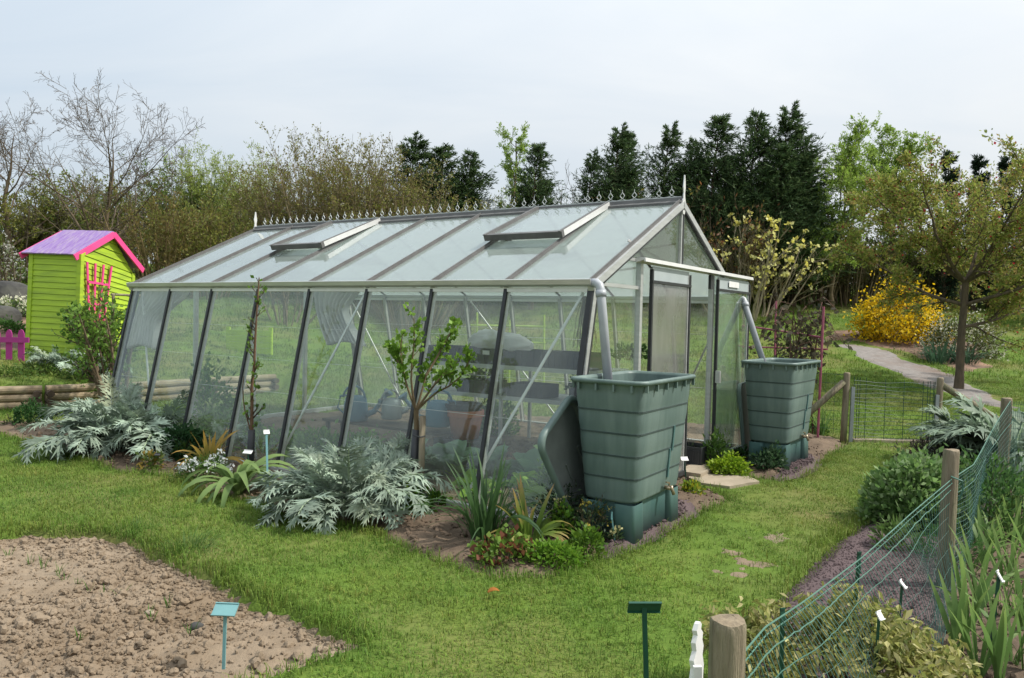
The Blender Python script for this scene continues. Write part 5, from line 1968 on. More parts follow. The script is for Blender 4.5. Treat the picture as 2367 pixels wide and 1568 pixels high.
c_a = np.array([*gp(795, 1190)[:2], .0])
cardoon(c_a, .86, 44, 'big silver grey cardoon with jagged leaves beside the staked currant', keep_off_glass(c_a))
c_b = np.array([*gp(262, 1040)[:2], .0])
cardoon(c_b, 1.05, 30, 'wide silver cardoon with drooping tips nearest the log wall', keep_off_glass(c_b))
c_b2 = np.array([*gp(362, 1040)[:2], .0])
cardoon(c_b2, 1.05, 30, 'wide silver cardoon with drooping tips beside the dark sedum', keep_off_glass(c_b2))
cardoon(drop(px(130, 868, 12.9)), .62, 20, 'smaller cardoon on the terrace below the lime shed wall')
cardoon(drop(px(235, 872, 12.6)), .62, 20, 'smaller cardoon on the terrace beside the currant bush')
c_d = np.array([*gp(995, 1140)[:2], .0])
cardoon(gw(2.1, .15), .55, 12, 'small cardoon growing inside the glass by the staked currant')
cardoon(gw(4.75, .1), .5, 10, 'small cardoon growing inside the glass by the cordon tree')

# broad-leaved artichoke at the gate
def artichoke_leaf(L, e0, e1, seed):
    return cardoon_leaf(L, e0, e1, 7, .30, seed, 1.0)


M['artichoke'] = mat('artichoke', (0.22, 0.285, 0.205), (0.135, 0.19, 0.125), rough=0.6, ns=12, bump=0.4, bs=50, trans=0.15, spec=0.3, attr=True)
ART = []
for sd, prm in enumerate(((.8, 70, 10), (.85, 55, -20), (.8, 45, -60))):
    g = cardoon_leaf(*prm, 7, .36, 20 + sd, 1.0)
    V, F = leaf_strip(prm[0], .17, 12, prm[1], prm[2], .25, prof=lambda s: np.sin(np.pi * np.clip(s, .12, .98)) ** .6)
    g.add(V, F4=F, col=(.95, 1, .92))
    ART.append(g.mesh('leaf', M['artichoke'], True))
for (xx, yy, dd_, lab, s) in ((2245, 1060, 8.6, 'broad leaved grey green artichoke leaning over the gate side', 1.0), (2345, 1040, 8.2, 'broad leaved grey green artichoke rising behind the far net post', 1.18)):
    p = px(xx, yy, dd_)
    rosette('artichoke', (p[0], p[1], 0), lab, 'artichoke', ART, 26, (.85 * s, 1.15 * s), (-.25, .12), group='artichokes by the gate')

# ------------------------------------------------------------------ strap-leaved plants
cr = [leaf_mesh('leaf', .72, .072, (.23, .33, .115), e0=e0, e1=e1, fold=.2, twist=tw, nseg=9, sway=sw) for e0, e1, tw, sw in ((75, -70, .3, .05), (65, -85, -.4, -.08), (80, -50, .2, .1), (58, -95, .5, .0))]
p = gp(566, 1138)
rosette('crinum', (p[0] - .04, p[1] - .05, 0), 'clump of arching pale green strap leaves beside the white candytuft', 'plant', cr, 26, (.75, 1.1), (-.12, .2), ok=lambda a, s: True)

day_a = [leaf_mesh('leaf', .46, .040, (.26, .27, .06), ((.62, .36, .09), .15), e0=e0, e1=e1, twist=tw, nseg=7, sway=sw) for e0, e1, tw, sw in ((82, 20, .6, .06), (72, -40, -.5, -.05), (85, 60, .2, .02), (62, -60, .8, .1))]
day_b = [leaf_mesh('leaf', .42, .034, (.19, .29, .055), ((.55, .34, .14), .5), e0=e0, e1=e1, twist=tw, nseg=7, sway=sw) for e0, e1, tw, sw in ((84, 30, .6, .06), (74, -40, -.5, -.05), (86, 65, .2, .02), (64, -60, .8, .1))]
p = gp(485, 1085)
rosette('daylily', (p[0], p[1], 0), 'clump of frosted orange and yellow leaves above the candytuft', 'plant', day_a, 34, (.7, 1.15), (-.1, .2), spread=.08)
p = gp(1222, 1262)
rosette('daylily', (p[0], p[1], 0), 'frost scorched daylily clump with orange leaf tips beside the daffodil leaves', 'plant', day_b, 34, (.75, 1.25), (-.12, .2), spread=.06)
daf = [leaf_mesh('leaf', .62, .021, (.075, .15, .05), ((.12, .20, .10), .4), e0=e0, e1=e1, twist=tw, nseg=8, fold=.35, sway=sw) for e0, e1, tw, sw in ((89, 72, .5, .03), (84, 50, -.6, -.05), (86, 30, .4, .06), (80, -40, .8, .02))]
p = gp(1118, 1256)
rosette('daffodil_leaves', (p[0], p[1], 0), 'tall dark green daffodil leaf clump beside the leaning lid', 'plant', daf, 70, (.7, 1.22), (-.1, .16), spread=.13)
st = thing('seed_stalk', gp(1105, 1190), 'single dry flower stalk rising above the daffodil leaves', 'plant')
wpart('stalk', Geo().tube([gp(1105, 1190), px(1106, 1150, 6.2), px(1107, 1108, 6.2)], [.006, .005, .004], 6, col=(.12, .13, .05)), M['twig'], st, col=True)
wpart('seed_head', Geo().add(*lumps(np.array([px(1107, 1104, 6.2)]), np.array([.012]))), M['log_end'], st)

# tulip-like seedlings behind
lt = [leaf_mesh('leaf', .34, .11, (.075, .135, .03), e0=e0, e1=e1, fold=.3, nseg=6, prof=lambda s: np.sin(np.pi * np.clip(s, .08, .97)) ** .7) for e0, e1 in ((84, 50), (70, 20), (60, -10))]
p = gw(1.55, -.72)
rosette('sorrel', (p[0], p[1], 0), 'upright dark green sorrel clump at the foot of the currant stake', 'plant', lt, 18, (.8, 1.2), (-.1, .15), spread=.06)

# irises beyond the net: fans of sword leaves
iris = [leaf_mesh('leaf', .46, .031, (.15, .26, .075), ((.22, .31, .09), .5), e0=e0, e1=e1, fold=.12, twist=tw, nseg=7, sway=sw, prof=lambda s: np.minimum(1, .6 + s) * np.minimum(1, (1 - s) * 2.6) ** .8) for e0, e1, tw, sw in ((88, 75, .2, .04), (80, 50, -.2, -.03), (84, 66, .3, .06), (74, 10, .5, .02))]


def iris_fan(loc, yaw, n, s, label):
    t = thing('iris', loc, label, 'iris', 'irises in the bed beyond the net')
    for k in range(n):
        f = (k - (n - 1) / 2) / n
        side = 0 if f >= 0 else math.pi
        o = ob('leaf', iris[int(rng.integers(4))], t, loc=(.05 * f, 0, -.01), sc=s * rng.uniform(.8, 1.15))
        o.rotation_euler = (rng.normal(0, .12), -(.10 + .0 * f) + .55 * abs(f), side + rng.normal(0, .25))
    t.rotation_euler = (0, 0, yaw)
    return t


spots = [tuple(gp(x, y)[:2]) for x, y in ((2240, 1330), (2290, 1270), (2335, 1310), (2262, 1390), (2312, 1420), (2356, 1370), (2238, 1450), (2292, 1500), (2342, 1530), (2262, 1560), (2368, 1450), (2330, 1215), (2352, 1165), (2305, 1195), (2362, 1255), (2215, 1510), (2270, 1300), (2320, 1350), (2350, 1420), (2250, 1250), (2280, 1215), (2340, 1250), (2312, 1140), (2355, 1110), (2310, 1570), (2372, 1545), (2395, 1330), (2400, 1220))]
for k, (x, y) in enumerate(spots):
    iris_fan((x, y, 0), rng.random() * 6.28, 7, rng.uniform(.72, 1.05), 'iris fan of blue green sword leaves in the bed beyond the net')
for k, (xx, yy, lab) in enumerate(((1905, 1012, 'broad dark iris fan at the foot of the pink pole'),)):
    p = gp(xx, yy)
    iris_fan((p[0], p[1] + .1, 0), .3, 8, .95, lab)['group'] = 'irises by the pink frame'

# ------------------------------------------------------------------ mounds and small herbs
DARKG = [(.035, .09, .025), (.05, .12, .035), (.03, .075, .02)]
LIMEG = [(.16, .30, .03), (.12, .25, .025), (.2, .34, .04)]
MIDG = [(.07, .15, .03), (.09, .19, .035), (.055, .12, .025)]


def herb(x, y, r, h, n, size, cols, label, **k):
    p = gp(x, y)
    return mound(k.pop('name', 'herb'), (p[0], p[1], .0), r, h, n, size, cols, label, **k)


herb(75, 985, .24, .33, 1500, .035, [(.045, .12, .03), (.06, .15, .04), (.035, .095, .025)], 'dense bright green sedum mound against the log wall', name='sedum', lumps_=34, lump_s=.2)
herb(415, 1060, (.34, .28), .36, 2200, .042, [(.04, .10, .035), (.055, .135, .045), (.03, .08, .03)], 'dark green sedum mound behind the small label and cardoon', name='sedum', aspect=.8, lumps_=46, lump_s=.17)
herb(475, 1112, (.27, .22), .24, 2300, .028, [(.06, .13, .02), (.085, .165, .025), (.045, .10, .018)], 'candytuft bush covered in small white flower heads', name='candytuft', aspect=.3, flower=((.75, .76, .78), 26, .05), lumps_=30)
herb(345, 1085, .13, .15, 160, .06, [(.11, .17, .035), (.16, .20, .05), (.30, .20, .04)], 'straggly yellowing primrose at the bed edge before the cardoon', name='primrose', aspect=.45)
herb(425, 1062, .12, .16, 200, .07, [(.13, .21, .05), (.10, .18, .04)], 'small pale rosette beside the bamboo peg', name='evening_primrose', aspect=.3)
herb(940, 1192, .17, .24, 600, .05, LIMEG + MIDG, 'bright green celery leaved clump under the cardoon edge', name='celery', aspect=.8)
herb(1170, 1292, .24, .15, 620, .042, [(.17, .28, .045), (.12, .21, .035), (.24, .10, .05), (.20, .30, .06), (.15, .25, .04), (.20, .07, .04)], 'low heuchera with green and rusty red leaves at the bed corner', name='heuchera', aspect=1.0, up=.8)
herb(1285, 1302, (.20, .16), .12, 1200, .03, LIMEG, 'low bright lime parsley cushion on the bed corner', name='parsley', aspect=.7, lumps_=26)
herb(1300, 1250, .11, .26, 420, .04, LIMEG + MIDG, 'upright fresh green herb behind the parsley cushion', name='lovage_seedling', aspect=.7)
herb(1355, 1280, .11, .20, 380, .045, [(.14, .25, .03), (.1, .2, .03)], 'leafy fresh green clump beside the butt foot', name='marigold', aspect=.5)
herb(1290, 1230, (.22, .18), .36, 900, .035, [(.035, .07, .035), (.05, .09, .045), (.06, .08, .03)], 'dusky wallflower with cream and yellow blooms before the leaning lid', name='wallflower', aspect=.35, flower=((.72, .66, .30), 9, .04), stems=24)
herb(1362, 1255, (.16, .14), .30, 600, .035, [(.05, .09, .04), (.07, .11, .045), (.11, .09, .05)], 'reddish wallflower with a few yellow blooms against the butt stand', name='wallflower', aspect=.35, flower=((.72, .58, .12), 7, .035), stems=20)
herb(1420, 1262, .05, .12, 60, .04, [(.06, .11, .04)], 'tiny wallflower with one cream bloom at the teal stake', name='wallflower', aspect=.35, flower=((.75, .68, .35), 3, .035))
herb(1685, 1098, (.21, .19), .20, 1500, .036, [(.24, .36, .02), (.32, .44, .03), (.17, .29, .02)], 'golden lime feverfew mound beside the sliding door foot', name='feverfew', aspect=.8, lumps_=30)
herb(1655, 1085, .15, .40, 420, .06, [(.12, .22, .04), (.15, .25, .06), (.09, .18, .04)], 'loose green valerian shoots behind the golden mound', name='valerian', aspect=.4)
herb(1775, 1090, (.20, .17), .26, 600, .05, [(.05, .105, .045), (.08, .14, .07), (.04, .085, .035)], 'green aquilegia clump in front of the farther butt stand', name='aquilegia', aspect=.5)
herb(1722, 1072, .12, .18, 250, .045, DARKG, 'small dark herb between the door and farther butt', name='dark_herb')
herb(1596, 1142, (.12, .09), .11, 300, .035, [(.22, .33, .03), (.4, .38, .03), (.14, .22, .03)], 'yellow green oregano tuft by the stepping stone', name='oregano')
herb(1600, 1075, .13, .24, 260, .05, [(.06, .09, .04), (.09, .1, .05), (.05, .075, .035)], 'dark straggly herb in the doorway corner', name='doorway_herb', aspect=.4)
herb(1500, 1188, .07, .12, 90, .05, [(.3, .36, .04), (.2, .3, .03)], 'yellow herb peeping behind the nearest butt', name='golden_herb')
herb(1880, 1000, .2, .16, 420, .045, MIDG, 'low green weeds round the pink pole foot', name='weed_patch')
herb(1010, 1170, .10, .12, 130, .05, MIDG + LIMEG, 'little green seedling by the sorrel clump', name='seedling')
herb(30, 985, .12, .1, 120, .05, [(.12, .12, .05), (.09, .13, .04)], 'dull weed tuft before the log wall', name='weed_patch', aspect=.3)
# big lovage / astrantia bushes behind the net
lv = [(.17, .28, .08), (.22, .35, .12), (.11, .20, .06), (.30, .40, .20)]
herb(2110, 1212, (.43, .40), .55, 5600, .052, lv, 'large leafy green lovage bush between gravel and net', name='lovage', lumps_=60, lump_s=.2, aspect=.62, stems=30)
p = px(2150, 1130, 6.3)
mound('lovage', (p[0], p[1], 0), (.42, .4), .52, 4500, .055, lv + [(.08, .19, .03)], 'second lovage bush on the lawn side of the net by the heather', lumps_=44, lump_s=.22, aspect=.6, stems=24)
p = px(2290, 1130, 6.0)
mound('fennel', (p[0], p[1], 0), (.45, .5), .55, 2600, .06, [(.05, .12, .035), (.08, .17, .04), (.10, .2, .06)], 'green fennel growth behind the net toward the far post', aspect=.3, lumps_=40)
p = px(2160, 1050, 8.3)
mound('heather', (p[0], p[1], 0), (.42, .35), .36, 2600, .05, [(.06, .045, .045), (.09, .07, .06), (.045, .04, .035), (.07, .08, .045)], 'brown grey heather mound at the gate side', aspect=.22, lumps_=40)
p = gp(2075, 1268)
mound('scabious', (p[0], p[1], 0), .16, .2, 260, .07, [(.09, .16, .04), (.13, .2, .06)], 'light green scabious rosette on the gravel by the net', aspect=.3)
p = gp(2170, 1300)
mound('dill', (p[0] + .05, p[1], 0), .2, .3, 900, .04, [(.05, .14, .03), (.08, .2, .05)], 'feathery green dill at the foot of the tied post', aspect=.15)

# variegated sage / oregano bushes in the foreground
SAGE = [(.34, .34, .10), (.46, .43, .16), (.23, .27, .08), (.55, .50, .24), (.28, .29, .08)]


def sage(x, y, d, r, h, n, label, z=0.0):
    p = px(x, y, d)
    t = thing('variegated_sage', (p[0], p[1], z), label, 'herb bush', 'variegated bushes beside the net')
    ns = max(10, n // 55)
    a = rng.random(ns) * 6.283
    q = np.sqrt(rng.random(ns))
    tip = np.stack([np.cos(a) * q * r, np.sin(a) * q * r, h * (1.0 - .35 * q) * rng.uniform(.7, 1.1, ns)], -1)
    base = tip * np.array([.35, .35, 0])
    paths = np.stack([base, base * .6 + tip * .4 + UP * .03, tip], 1)
    ob('stems', Geo().tubesN(paths, np.tile([.0035, .003, .002], (ns, 1)), 4, col=(.14, .09, .06)).mesh('stems', M['twig'], True), t)
    k = rng.integers(ns, size=n)
    u = 1 - rng.random(n) ** 1.6 * .6
    P = paths[k, 1] * (1 - u)[:, None] + tip[k] * u[:, None] + rng.normal(0, .022, (n, 3))
    dirs = nrm(np.stack([rng.normal(size=n), rng.normal(size=n), np.full(n, -.35)], -1))
    V, F, C = cards(P, np.full(n, .042), palette(n, SAGE, .16), .42, dirs, -.1, fold=True)
    g = Geo().add(V, F4=F, col=C)
    ob('foliage', g.mesh('foliage', M['leaf'], True), t)
    return t


sage(1738, 1500, 3.15, .26, .42, 1700, 'yellow green variegated sage bush on the lawn edge behind the thick post')
sage(1960, 1480, 3.25, .34, .44, 2200, 'yellow green variegated sage bush on the gravel behind the net')
sage(2090, 1500, 3.05, .32, .42, 2000, 'yellow green variegated sage bush crowding the net between two labels')
sage(1835, 1568, 2.6, .26, .34, 1400, 'sparse variegated sage bush right behind the thick post')
sage(1995, 1600, 2.5, .30, .36, 1700, 'variegated sage bush under the slack net')
sage(2160, 1600, 2.5, .26, .40, 1500, 'variegated sage bush on the iris side of the net')

# cabbages and lettuces inside -------------------------------------------------
cab = [leaf_mesh('leaf', .30, .22, (.20, .32, .22), e0=e0, e1=e1, fold=.35, nseg=6, prof=lambda s: np.sin(np.pi * np.clip(s * .86 + .1, .05, .98)) ** .55) for e0, e1 in ((80, 30), (62, 5), (45, -25))]
let = [leaf_mesh('leaf', .20, .17, (.30, .48, .07), e0=e0, e1=e1, fold=.4, nseg=5, prof=lambda s: np.sin(np.pi * np.clip(s * .86 + .1, .05, .98)) ** .5) for e0, e1 in ((78, 40), (58, 10), (40, -15))]
for k, (aa, bb, s, lab) in enumerate(((1.75, .45, 1.25, 'blue green cabbage inside under the terracotta pot'), (1.35, .60, 1.2, 'blue green cabbage inside before the lower shelf'), (2.25, .5, 1.1, 'blue green cabbage inside behind the staked currant'), (1.0, .75, 1.1, 'blue green cabbage inside by the white diagonal brace'))):
    p = gw(aa, bb)
    rosette('cabbage', p, lab, 'cabbage', cab, 18, (.8 * s, 1.2 * s), (-.15, .15), group='cabbages inside the greenhouse')
for k in range(9):
    aa, bb = .35 + .25 * k + rng.normal(0, .05), .0 + .22 * (k % 3)
    p = gw(aa, bb)
    rosette('lettuce', p, 'bright green lettuce in the row inside the near glass', 'lettuce', let, 14, (.75, 1.15), (-.1, .1), group='lettuces inside the near glass')
for k, (aa, bb, r, h, lab) in enumerate(((3.4, .30, .45, .34, 'low leafy crop inside before the watering cans'), (2.75, .35, .4, .36, 'leafy crop inside between cabbages and the zinc can'), (4.3, .5, .5, .22, 'low leafy crop inside half way along'), (5.2, .5, .45, .4, 'tall leafy crop inside by the swept curtain'), (5.9, .7, .35, .95, 'tall bushy tomato like plant inside the far end'), (.55, 1.0, .3, .55, 'bushy green plant inside behind the white brace'), (.4, .35, .3, .45, 'bushy green plant inside behind the leaning lid'), (2.9, 2.95, .3, .5, 'leafy potted growth inside along the far wall'))):
    mound('leafy_crop', gw(aa, bb), r, h, 1100, .06, [(.15, .28, .05), (.20, .34, .07), (.11, .22, .045)], lab, lumps_=24, group='leafy crops inside the greenhouse', stems=10)
for k, aa in enumerate((.8, 1.35, 2.3, 2.75)):
    mound('seedling_tray', gw(aa, 2.45, 1.15 if k % 2 == 0 else .76), (.22, .15), .17, 260, .05, [(.07, .15, .03), (.1, .2, .05)], ['seedlings standing in the upper crate by the door', 'seedlings in the lower crates by the door', 'seedlings standing in the upper crate with the tag', 'seedlings in the lower crate at the far end'][k], group='seedlings on the staging')

# grass tussocks and weeds at the tilled bed
tus = [leaf_mesh('leaf', .20, .006, (.095, .175, .035), e0=e0, e1=e1, nseg=5, twist=.5) for e0, e1 in ((85, 30), (70, -30), (60, -60), (78, 0))]
for (x, y, lab, n, s) in ((432, 1272, 'thick grass tussock overhanging the tilled bed', 110, .95), (300, 1225, 'ragged grass tussock at the bed rim', 60, .7), (30, 1120, 'dark weed tuft in the lawn', 30, .6)):
    p = gp(x, y)
    rosette('grass_tussock', (p[0], p[1], -.01), lab, 'grass', tus, n, (.6 * s, 1.15 * s), (-.1, .2), spread=.16, part='blade')
sprout = [leaf_mesh('leaf', .085, .006, (.09, .20, .03), e0=e0, e1=e1, nseg=3) for e0, e1 in ((86, 70), (72, 30), (80, 50))]
for x, y in ((180, 1352), (210, 1370), (150, 1345), (135, 1325), (240, 1375), (280, 1380), (350, 1432), (182, 1480), (440, 1468), (100, 1310), (20, 1285), (70, 1300), (345, 1425), (390, 1400)):
    p = gp(x, y, -.05)
    rosette('sprout', (p[0], p[1], -.055), 'tiny green onion sprout in the tilled bed row', 'seedling', sprout, 5, (.6, 1.3), (-.1, .1), group='sprouts in the tilled bed')
# stray stones in the tilled bed
for (x, y, s, c, lab) in ((455, 1452, .028, 'boulder', 'dark blue grey stone in the tilled bed by the teal label'), (345, 1420, .022, 'stone', 'pale flat stone in the tilled bed'), (85, 1430, .03, 'soil_dry', 'large clod low in the tilled bed')):
    V = ICO2 * (1 + .2 * (rng.random((len(ICO2), 1)) - .5)) * s * np.array([1.2, 1, .8])
    tag(ob('garden_stone', mesh_np('garden_stone', V, [ICO2F], M[c], smooth=True), None, loc=gp(x, y, -.045) + UP * s * .3), lab, 'stone')
# fallen orange leaf on the lawn
lf = gp(1128, 1383)
o = ob('fallen_leaf', leaf_mesh('fallen_leaf', .07, .05, (.55, .20, .05), e0=35, e1=-20, nseg=4, fold=.5), None, loc=lf + UP * .03)
tag(o, 'curled orange leaf lying on the lawn', 'leaf')
# ------------------------------------------------------------------ branching
def grow(P, R, n, t0, t1, lr, ang, up=0.0, wob=.15, npt=5, lj=.3, rs=.6, taper=.3, shape=.5, Ldecay=None, out=None):
    """children of the branches P (N,m,3), R (N,m)"""
    P, R = np.asarray(P, float), np.asarray(R, float)
    N, m, _ = P.shape
    L = np.linalg.norm(np.diff(P, axis=1), axis=2).sum(1)
    t = t0 + (t1 - t0) * ((np.arange(n)[None] + rng.random((N, n))) / n)
    f = t * (m - 1)
    i = np.clip(f.astype(int), 0, m - 2)
    u = (f - i)[..., None]
    b = np.arange(N)[:, None]
    p = P[b, i] * (1 - u) + P[b, i + 1] * u
    tan = nrm(P[b, i + 1] - P[b, i])
    r0 = (R[b, i] * (1 - u[..., 0]) + R[b, i + 1] * u[..., 0]) * rs
    w = nrm(np.cross(tan, nrm(rng.normal(size=tan.shape))))
    a = np.radians(ang + rng.normal(0, 8, t.shape))[..., None]
    d = nrm(np.cos(a) * tan + np.sin(a) * w)
    le = np.repeat(L[:, None], n, 1) * lr * (1 - shape * (t - t0) / max(t1 - t0, 1e-6)) * np.clip(1 + lj * rng.normal(size=t.shape), .4, 1.7)
    p, d, le, r0 = p.reshape(-1, 3), d.reshape(-1, 3), le.ravel(), r0.ravel()
    pts = [p]
    for k in range(npt - 1):
        d = nrm(d + wob * rng.normal(size=d.shape) + UP * up)
        p = p + d * (le / (npt - 1))[:, None]
        pts.append(p)
    Q = np.stack(pts, 1)
    s = np.linspace(0, 1, npt)[None]
    return Q, r0[:, None] * (1 - (1 - taper) * s)


def trunk_path(h, r, lean=(0, 0), n=7, wob=.03, top_r=.25):
    s = np.linspace(0, 1, n)
    x = np.cumsum(np.concatenate([[0], rng.normal(0, wob * h / n, n - 1)])) + lean[0] * s ** 1.5
    y = np.cumsum(np.concatenate([[0], rng.normal(0, wob * h / n, n - 1)])) + lean[1] * s ** 1.5
    P = np.stack([x, y, s * h - .1], -1)
    R = r * (1 - (1 - top_r) * s)
    R[0] *= 1.25
    return P[None], R[None]


def along(P, n, lo=.15):
    k = rng.integers(len(P), size=n)
    m = P.shape[1]
    f = (lo + (1 - lo) * rng.random(n)) * (m - 1)
    i = np.clip(f.astype(int), 0, m - 2)
    u = (f - i)[:, None]
    q = P[k, i] * (1 - u) + P[k, i + 1] * u
    return q, nrm(P[k, i + 1] - P[k, i])


def tree(name, loc, label, wood, crown, cat='tree', group=None, cm='leaf', wc=(1, 1, 1), tc=(.10, .08, .06), extra=()):
    """wood: list of (P,R,k) for the trunk part; crown: list of (V,F,C) or twig (P,R,k)"""
    t = thing(name, loc, label, cat, group)
    g = Geo()
    for P, R, k in wood:
        g.tubesN(P, R, k, col=wc)
    ob('trunk', g.mesh('trunk', M['bark'], True, True), t)
    g = Geo()
    for c in crown:
        if isinstance(c[0], str):
            g.tubesN(c[1], c[2], 3, col=c[3] if len(c) > 3 else tc)
        else:
            g.add(c[0], F4=c[1], col=c[2])
    ob('crown', g.mesh('crown', M[cm], True), t)
    for nm, (V, F, C) in extra:
        ob(nm, Geo().add(V, F4=F, col=C).mesh(nm, M['leaf'], True), t)
    return t


def leafy(P, n, size, cols, aspect=.5, lo=.1, spread=.05, up=.3, jit=.4):
    q, d = along(P, n, lo)
    q = q + rng.normal(size=q.shape) * spread
    return cards(q, np.full(n, size), palette(n, cols), aspect, d * .6, up, jit=jit)


# ------------------------------------------------------------------ bare trees behind the shed
rng = np.random.default_rng(202)
def bare_tree(loc, h, r, label, spread=1.0, levels=(17, 9, 6, 4), lean=(0, 0), first=.22):
    T, TR = trunk_path(h * .92, r, lean, 10, .12, .05)
    B1, R1 = grow(T, TR, levels[0], first, .97, .62 * spread, 52, .05, .10, 9, .2, .5, .10, .55)
    B2, R2 = grow(B1, R1, levels[1], .15, .97, .42, 46, .06, .14, 6, .3, .6, .3, .4)
    B3, R3 = grow(B2, R2, levels[2], .15, .98, .42, 48, .04, .18, 3, .3, .6, .4, .3)
    B4, R4 = grow(B3, R3, levels[3], .15, 1.0, .45, 45, .02, .2, 2, .3, .7, .5, .3)
    R3, R4 = np.maximum(R3, .0045), np.maximum(R4, .0035)
    return tree('bare_tree', loc, label, [(T, TR, 8), (B1, R1, 6), (B2, np.maximum(R2, .006), 4)], [('twig', B3, R3, (.11, .085, .065)), ('twig', B4, R4, (.12, .095, .075))], cm='twig', wc=(1, .95, .8), group='bare trees behind the shed')


bare_tree(drop(px(22, 640, 24.0)), 5.3, .13, 'leafless tree rising behind the boulders and white blossom', .9)
bare_tree(drop(px(232, 560, 23.0)), 5.1, .12, 'leafless wide spreading tree rising behind the purple shed roof', 1.5, (16, 9, 6, 4), (.5, 0), .10)

# ------------------------------------------------------------------ shrubs of fine twigs and small leaves
def twig_shrub(loc, h, w, label, stems, leafn, leafs, cols, name='shrub', tw=(.13, .10, .065), spread_ang=22, aspect=.5, cat='shrub', group=None, up=.08, k2=9, k3=6, blossoms=None, thin=1.0, straight=.05):
    a = rng.random(stems) * 6.283
    q = np.sqrt(rng.random(stems))
    tilt = np.radians(spread_ang) * q * rng.uniform(.7, 1.2, stems)
    d = np.stack([np.sin(tilt) * np.cos(a), np.sin(tilt) * np.sin(a), np.cos(tilt)], -1)
    base = np.stack([np.cos(a) * q * w * .28, np.sin(a) * q * w * .28, np.full(stems, -.1)], -1)
    le = h * rng.uniform(.72, 1.05, stems) / np.cos(tilt) * (1 - .25 * q)
    n = 7
    pts, p = [base], base
    for k in range(n - 1):
        d = nrm(d + straight * rng.normal(size=d.shape) + UP * up * .3)
        p = p + d * (le / (n - 1))[:, None]
        pts.append(p)
    T = np.stack(pts, 1)
    TR = np.linspace(.035, .007, n)[None] * rng.uniform(.6, 1.2, (stems, 1)) * thin
    B2, R2 = grow(T, TR, k2, .2, .98, .36, 34, up, .12, 4, .3, .6, .35, .5)
    B3, R3 = grow(B2, R2, k3, .15, 1.0, .42, 38, up, .15, 2, .3, .6, .5, .3)
    R2, R3 = np.maximum(R2, .005 * thin), np.maximum(R3, .004 * thin)
    crown = [('twig', B2, R2, tw), ('twig', B3, R3, tw)]
    if leafn:
        crown.append(leafy(B3, leafn, leafs, cols, aspect, .1, .04))
    ex = []
    if blossoms:
        bn, bs, bc = blossoms
        c0, _ = along(B3, bn, .6)
        qn = 6
        Pq = np.repeat(c0, qn, 0) + rng.normal(size=(bn * qn, 3)) * bs * .25
        ex.append(('blossom', cards(Pq, np.full(bn * qn, bs * .75), palette(bn * qn, bc, .08), .8, None, .5)))
    return tree(name, loc, label, [(T, TR, 5)], crown, cat, group, 'leaf', wc=(tw[0] / .12, tw[1] / .095, tw[2] / .07), extra=ex)


OLIVE = [(.26, .26, .06), (.21, .22, .05), (.31, .29, .075), (.17, .19, .045)]
BROWN = [(.25, .19, .085), (.21, .155, .07), (.28, .235, .10), (.20, .20, .06)]
FRESH = [(.36, .43, .10), (.42, .48, .14), (.30, .38, .08)]
DULLG = [(.16, .23, .05), (.20, .27, .06), (.125, .18, .045)]


def dp_(x, d):
    return drop(px(x, 700, d))


twig_shrub(dp_(60, 25.5), 3.0, 3.4, 'olive hedge shrub filling the gap behind the boulders', 30, 11000, .09, OLIVE, spread_ang=35, k3=5)
twig_shrub(dp_(170, 27), 3.6, 3.6, 'olive brown shrub behind the shed roof', 30, 11000, .09, OLIVE + DULLG, spread_ang=34, k3=5)
twig_shrub(dp_(290, 28), 3.7, 3.6, 'olive green tall shrub between shed and greenhouse ridge', 30, 12000, .09, OLIVE + DULLG, spread_ang=28, k3=5)
twig_shrub(dp_(395, 29), 4.3, 2.6, 'upright dark green hedge tree behind the greenhouse far end', 26, 9000, .10, [(.13, .20, .045), (.17, .25, .055), (.10, .155, .04)], spread_ang=15, k3=5)
twig_shrub(dp_(375, 22), 3.2, 2.6, 'rusty brown arching bush beside the greenhouse far end', 24, 5000, .08, [(.23, .17, .055), (.19, .16, .045), (.19, .20, .05)], tw=(.22, .16, .08), spread_ang=34, k3=5)
twig_shrub(dp_(480, 30), 4.9, 2.6, 'pale green feathery willow behind the greenhouse far end', 26, 17000, .09, FRESH, tw=(.26, .25, .13), spread_ang=17, aspect=.3, name='willow')
twig_shrub(dp_(565, 31), 5.1, 3.0, 'taller pale green feathery willow beside the brown thicket', 26, 18000, .09, FRESH, tw=(.26, .25, .13), spread_ang=19, aspect=.3, name='willow')
twig_shrub(dp_(470, 23), 3.0, 2.4, 'ivy clad brown bush behind the far roof corner', 22, 7000, .08, OLIVE + [(.17, .2, .04)], tw=(.2, .15, .08), spread_ang=25)
twig_shrub(dp_(655, 27), 4.2, 2.8, 'olive twiggy bush at the start of the brown thicket', 24, 5500, .075, BROWN + OLIVE, tw=(.17, .13, .08), spread_ang=26)
twig_shrub(dp_(760, 26), 5.3, 3.6, 'tall brown budding thicket bush above the middle of the ridge', 56, 30000, .07, BROWN + OLIVE, tw=(.28, .22, .14), spread_ang=33, k2=10, straight=.03, blossoms=(120, .07, [(.5, .46, .38)]))
twig_shrub(dp_(850, 25.5), 5.5, 3.4, 'tallest brown budding thicket bush with long upright shoots', 50, 26000, .07, BROWN + OLIVE, tw=(.28, .22, .14), spread_ang=25, k2=10, straight=.03, blossoms=(120, .07, [(.5, .46, .38)]))
twig_shrub(dp_(950, 24.5), 4.8, 3.2, 'brown budding thicket bush in front of the dark conifers', 44, 20000, .07, BROWN + OLIVE, tw=(.28, .22, .14), spread_ang=32, blossoms=(100, .07, [(.5, .46, .38)]))
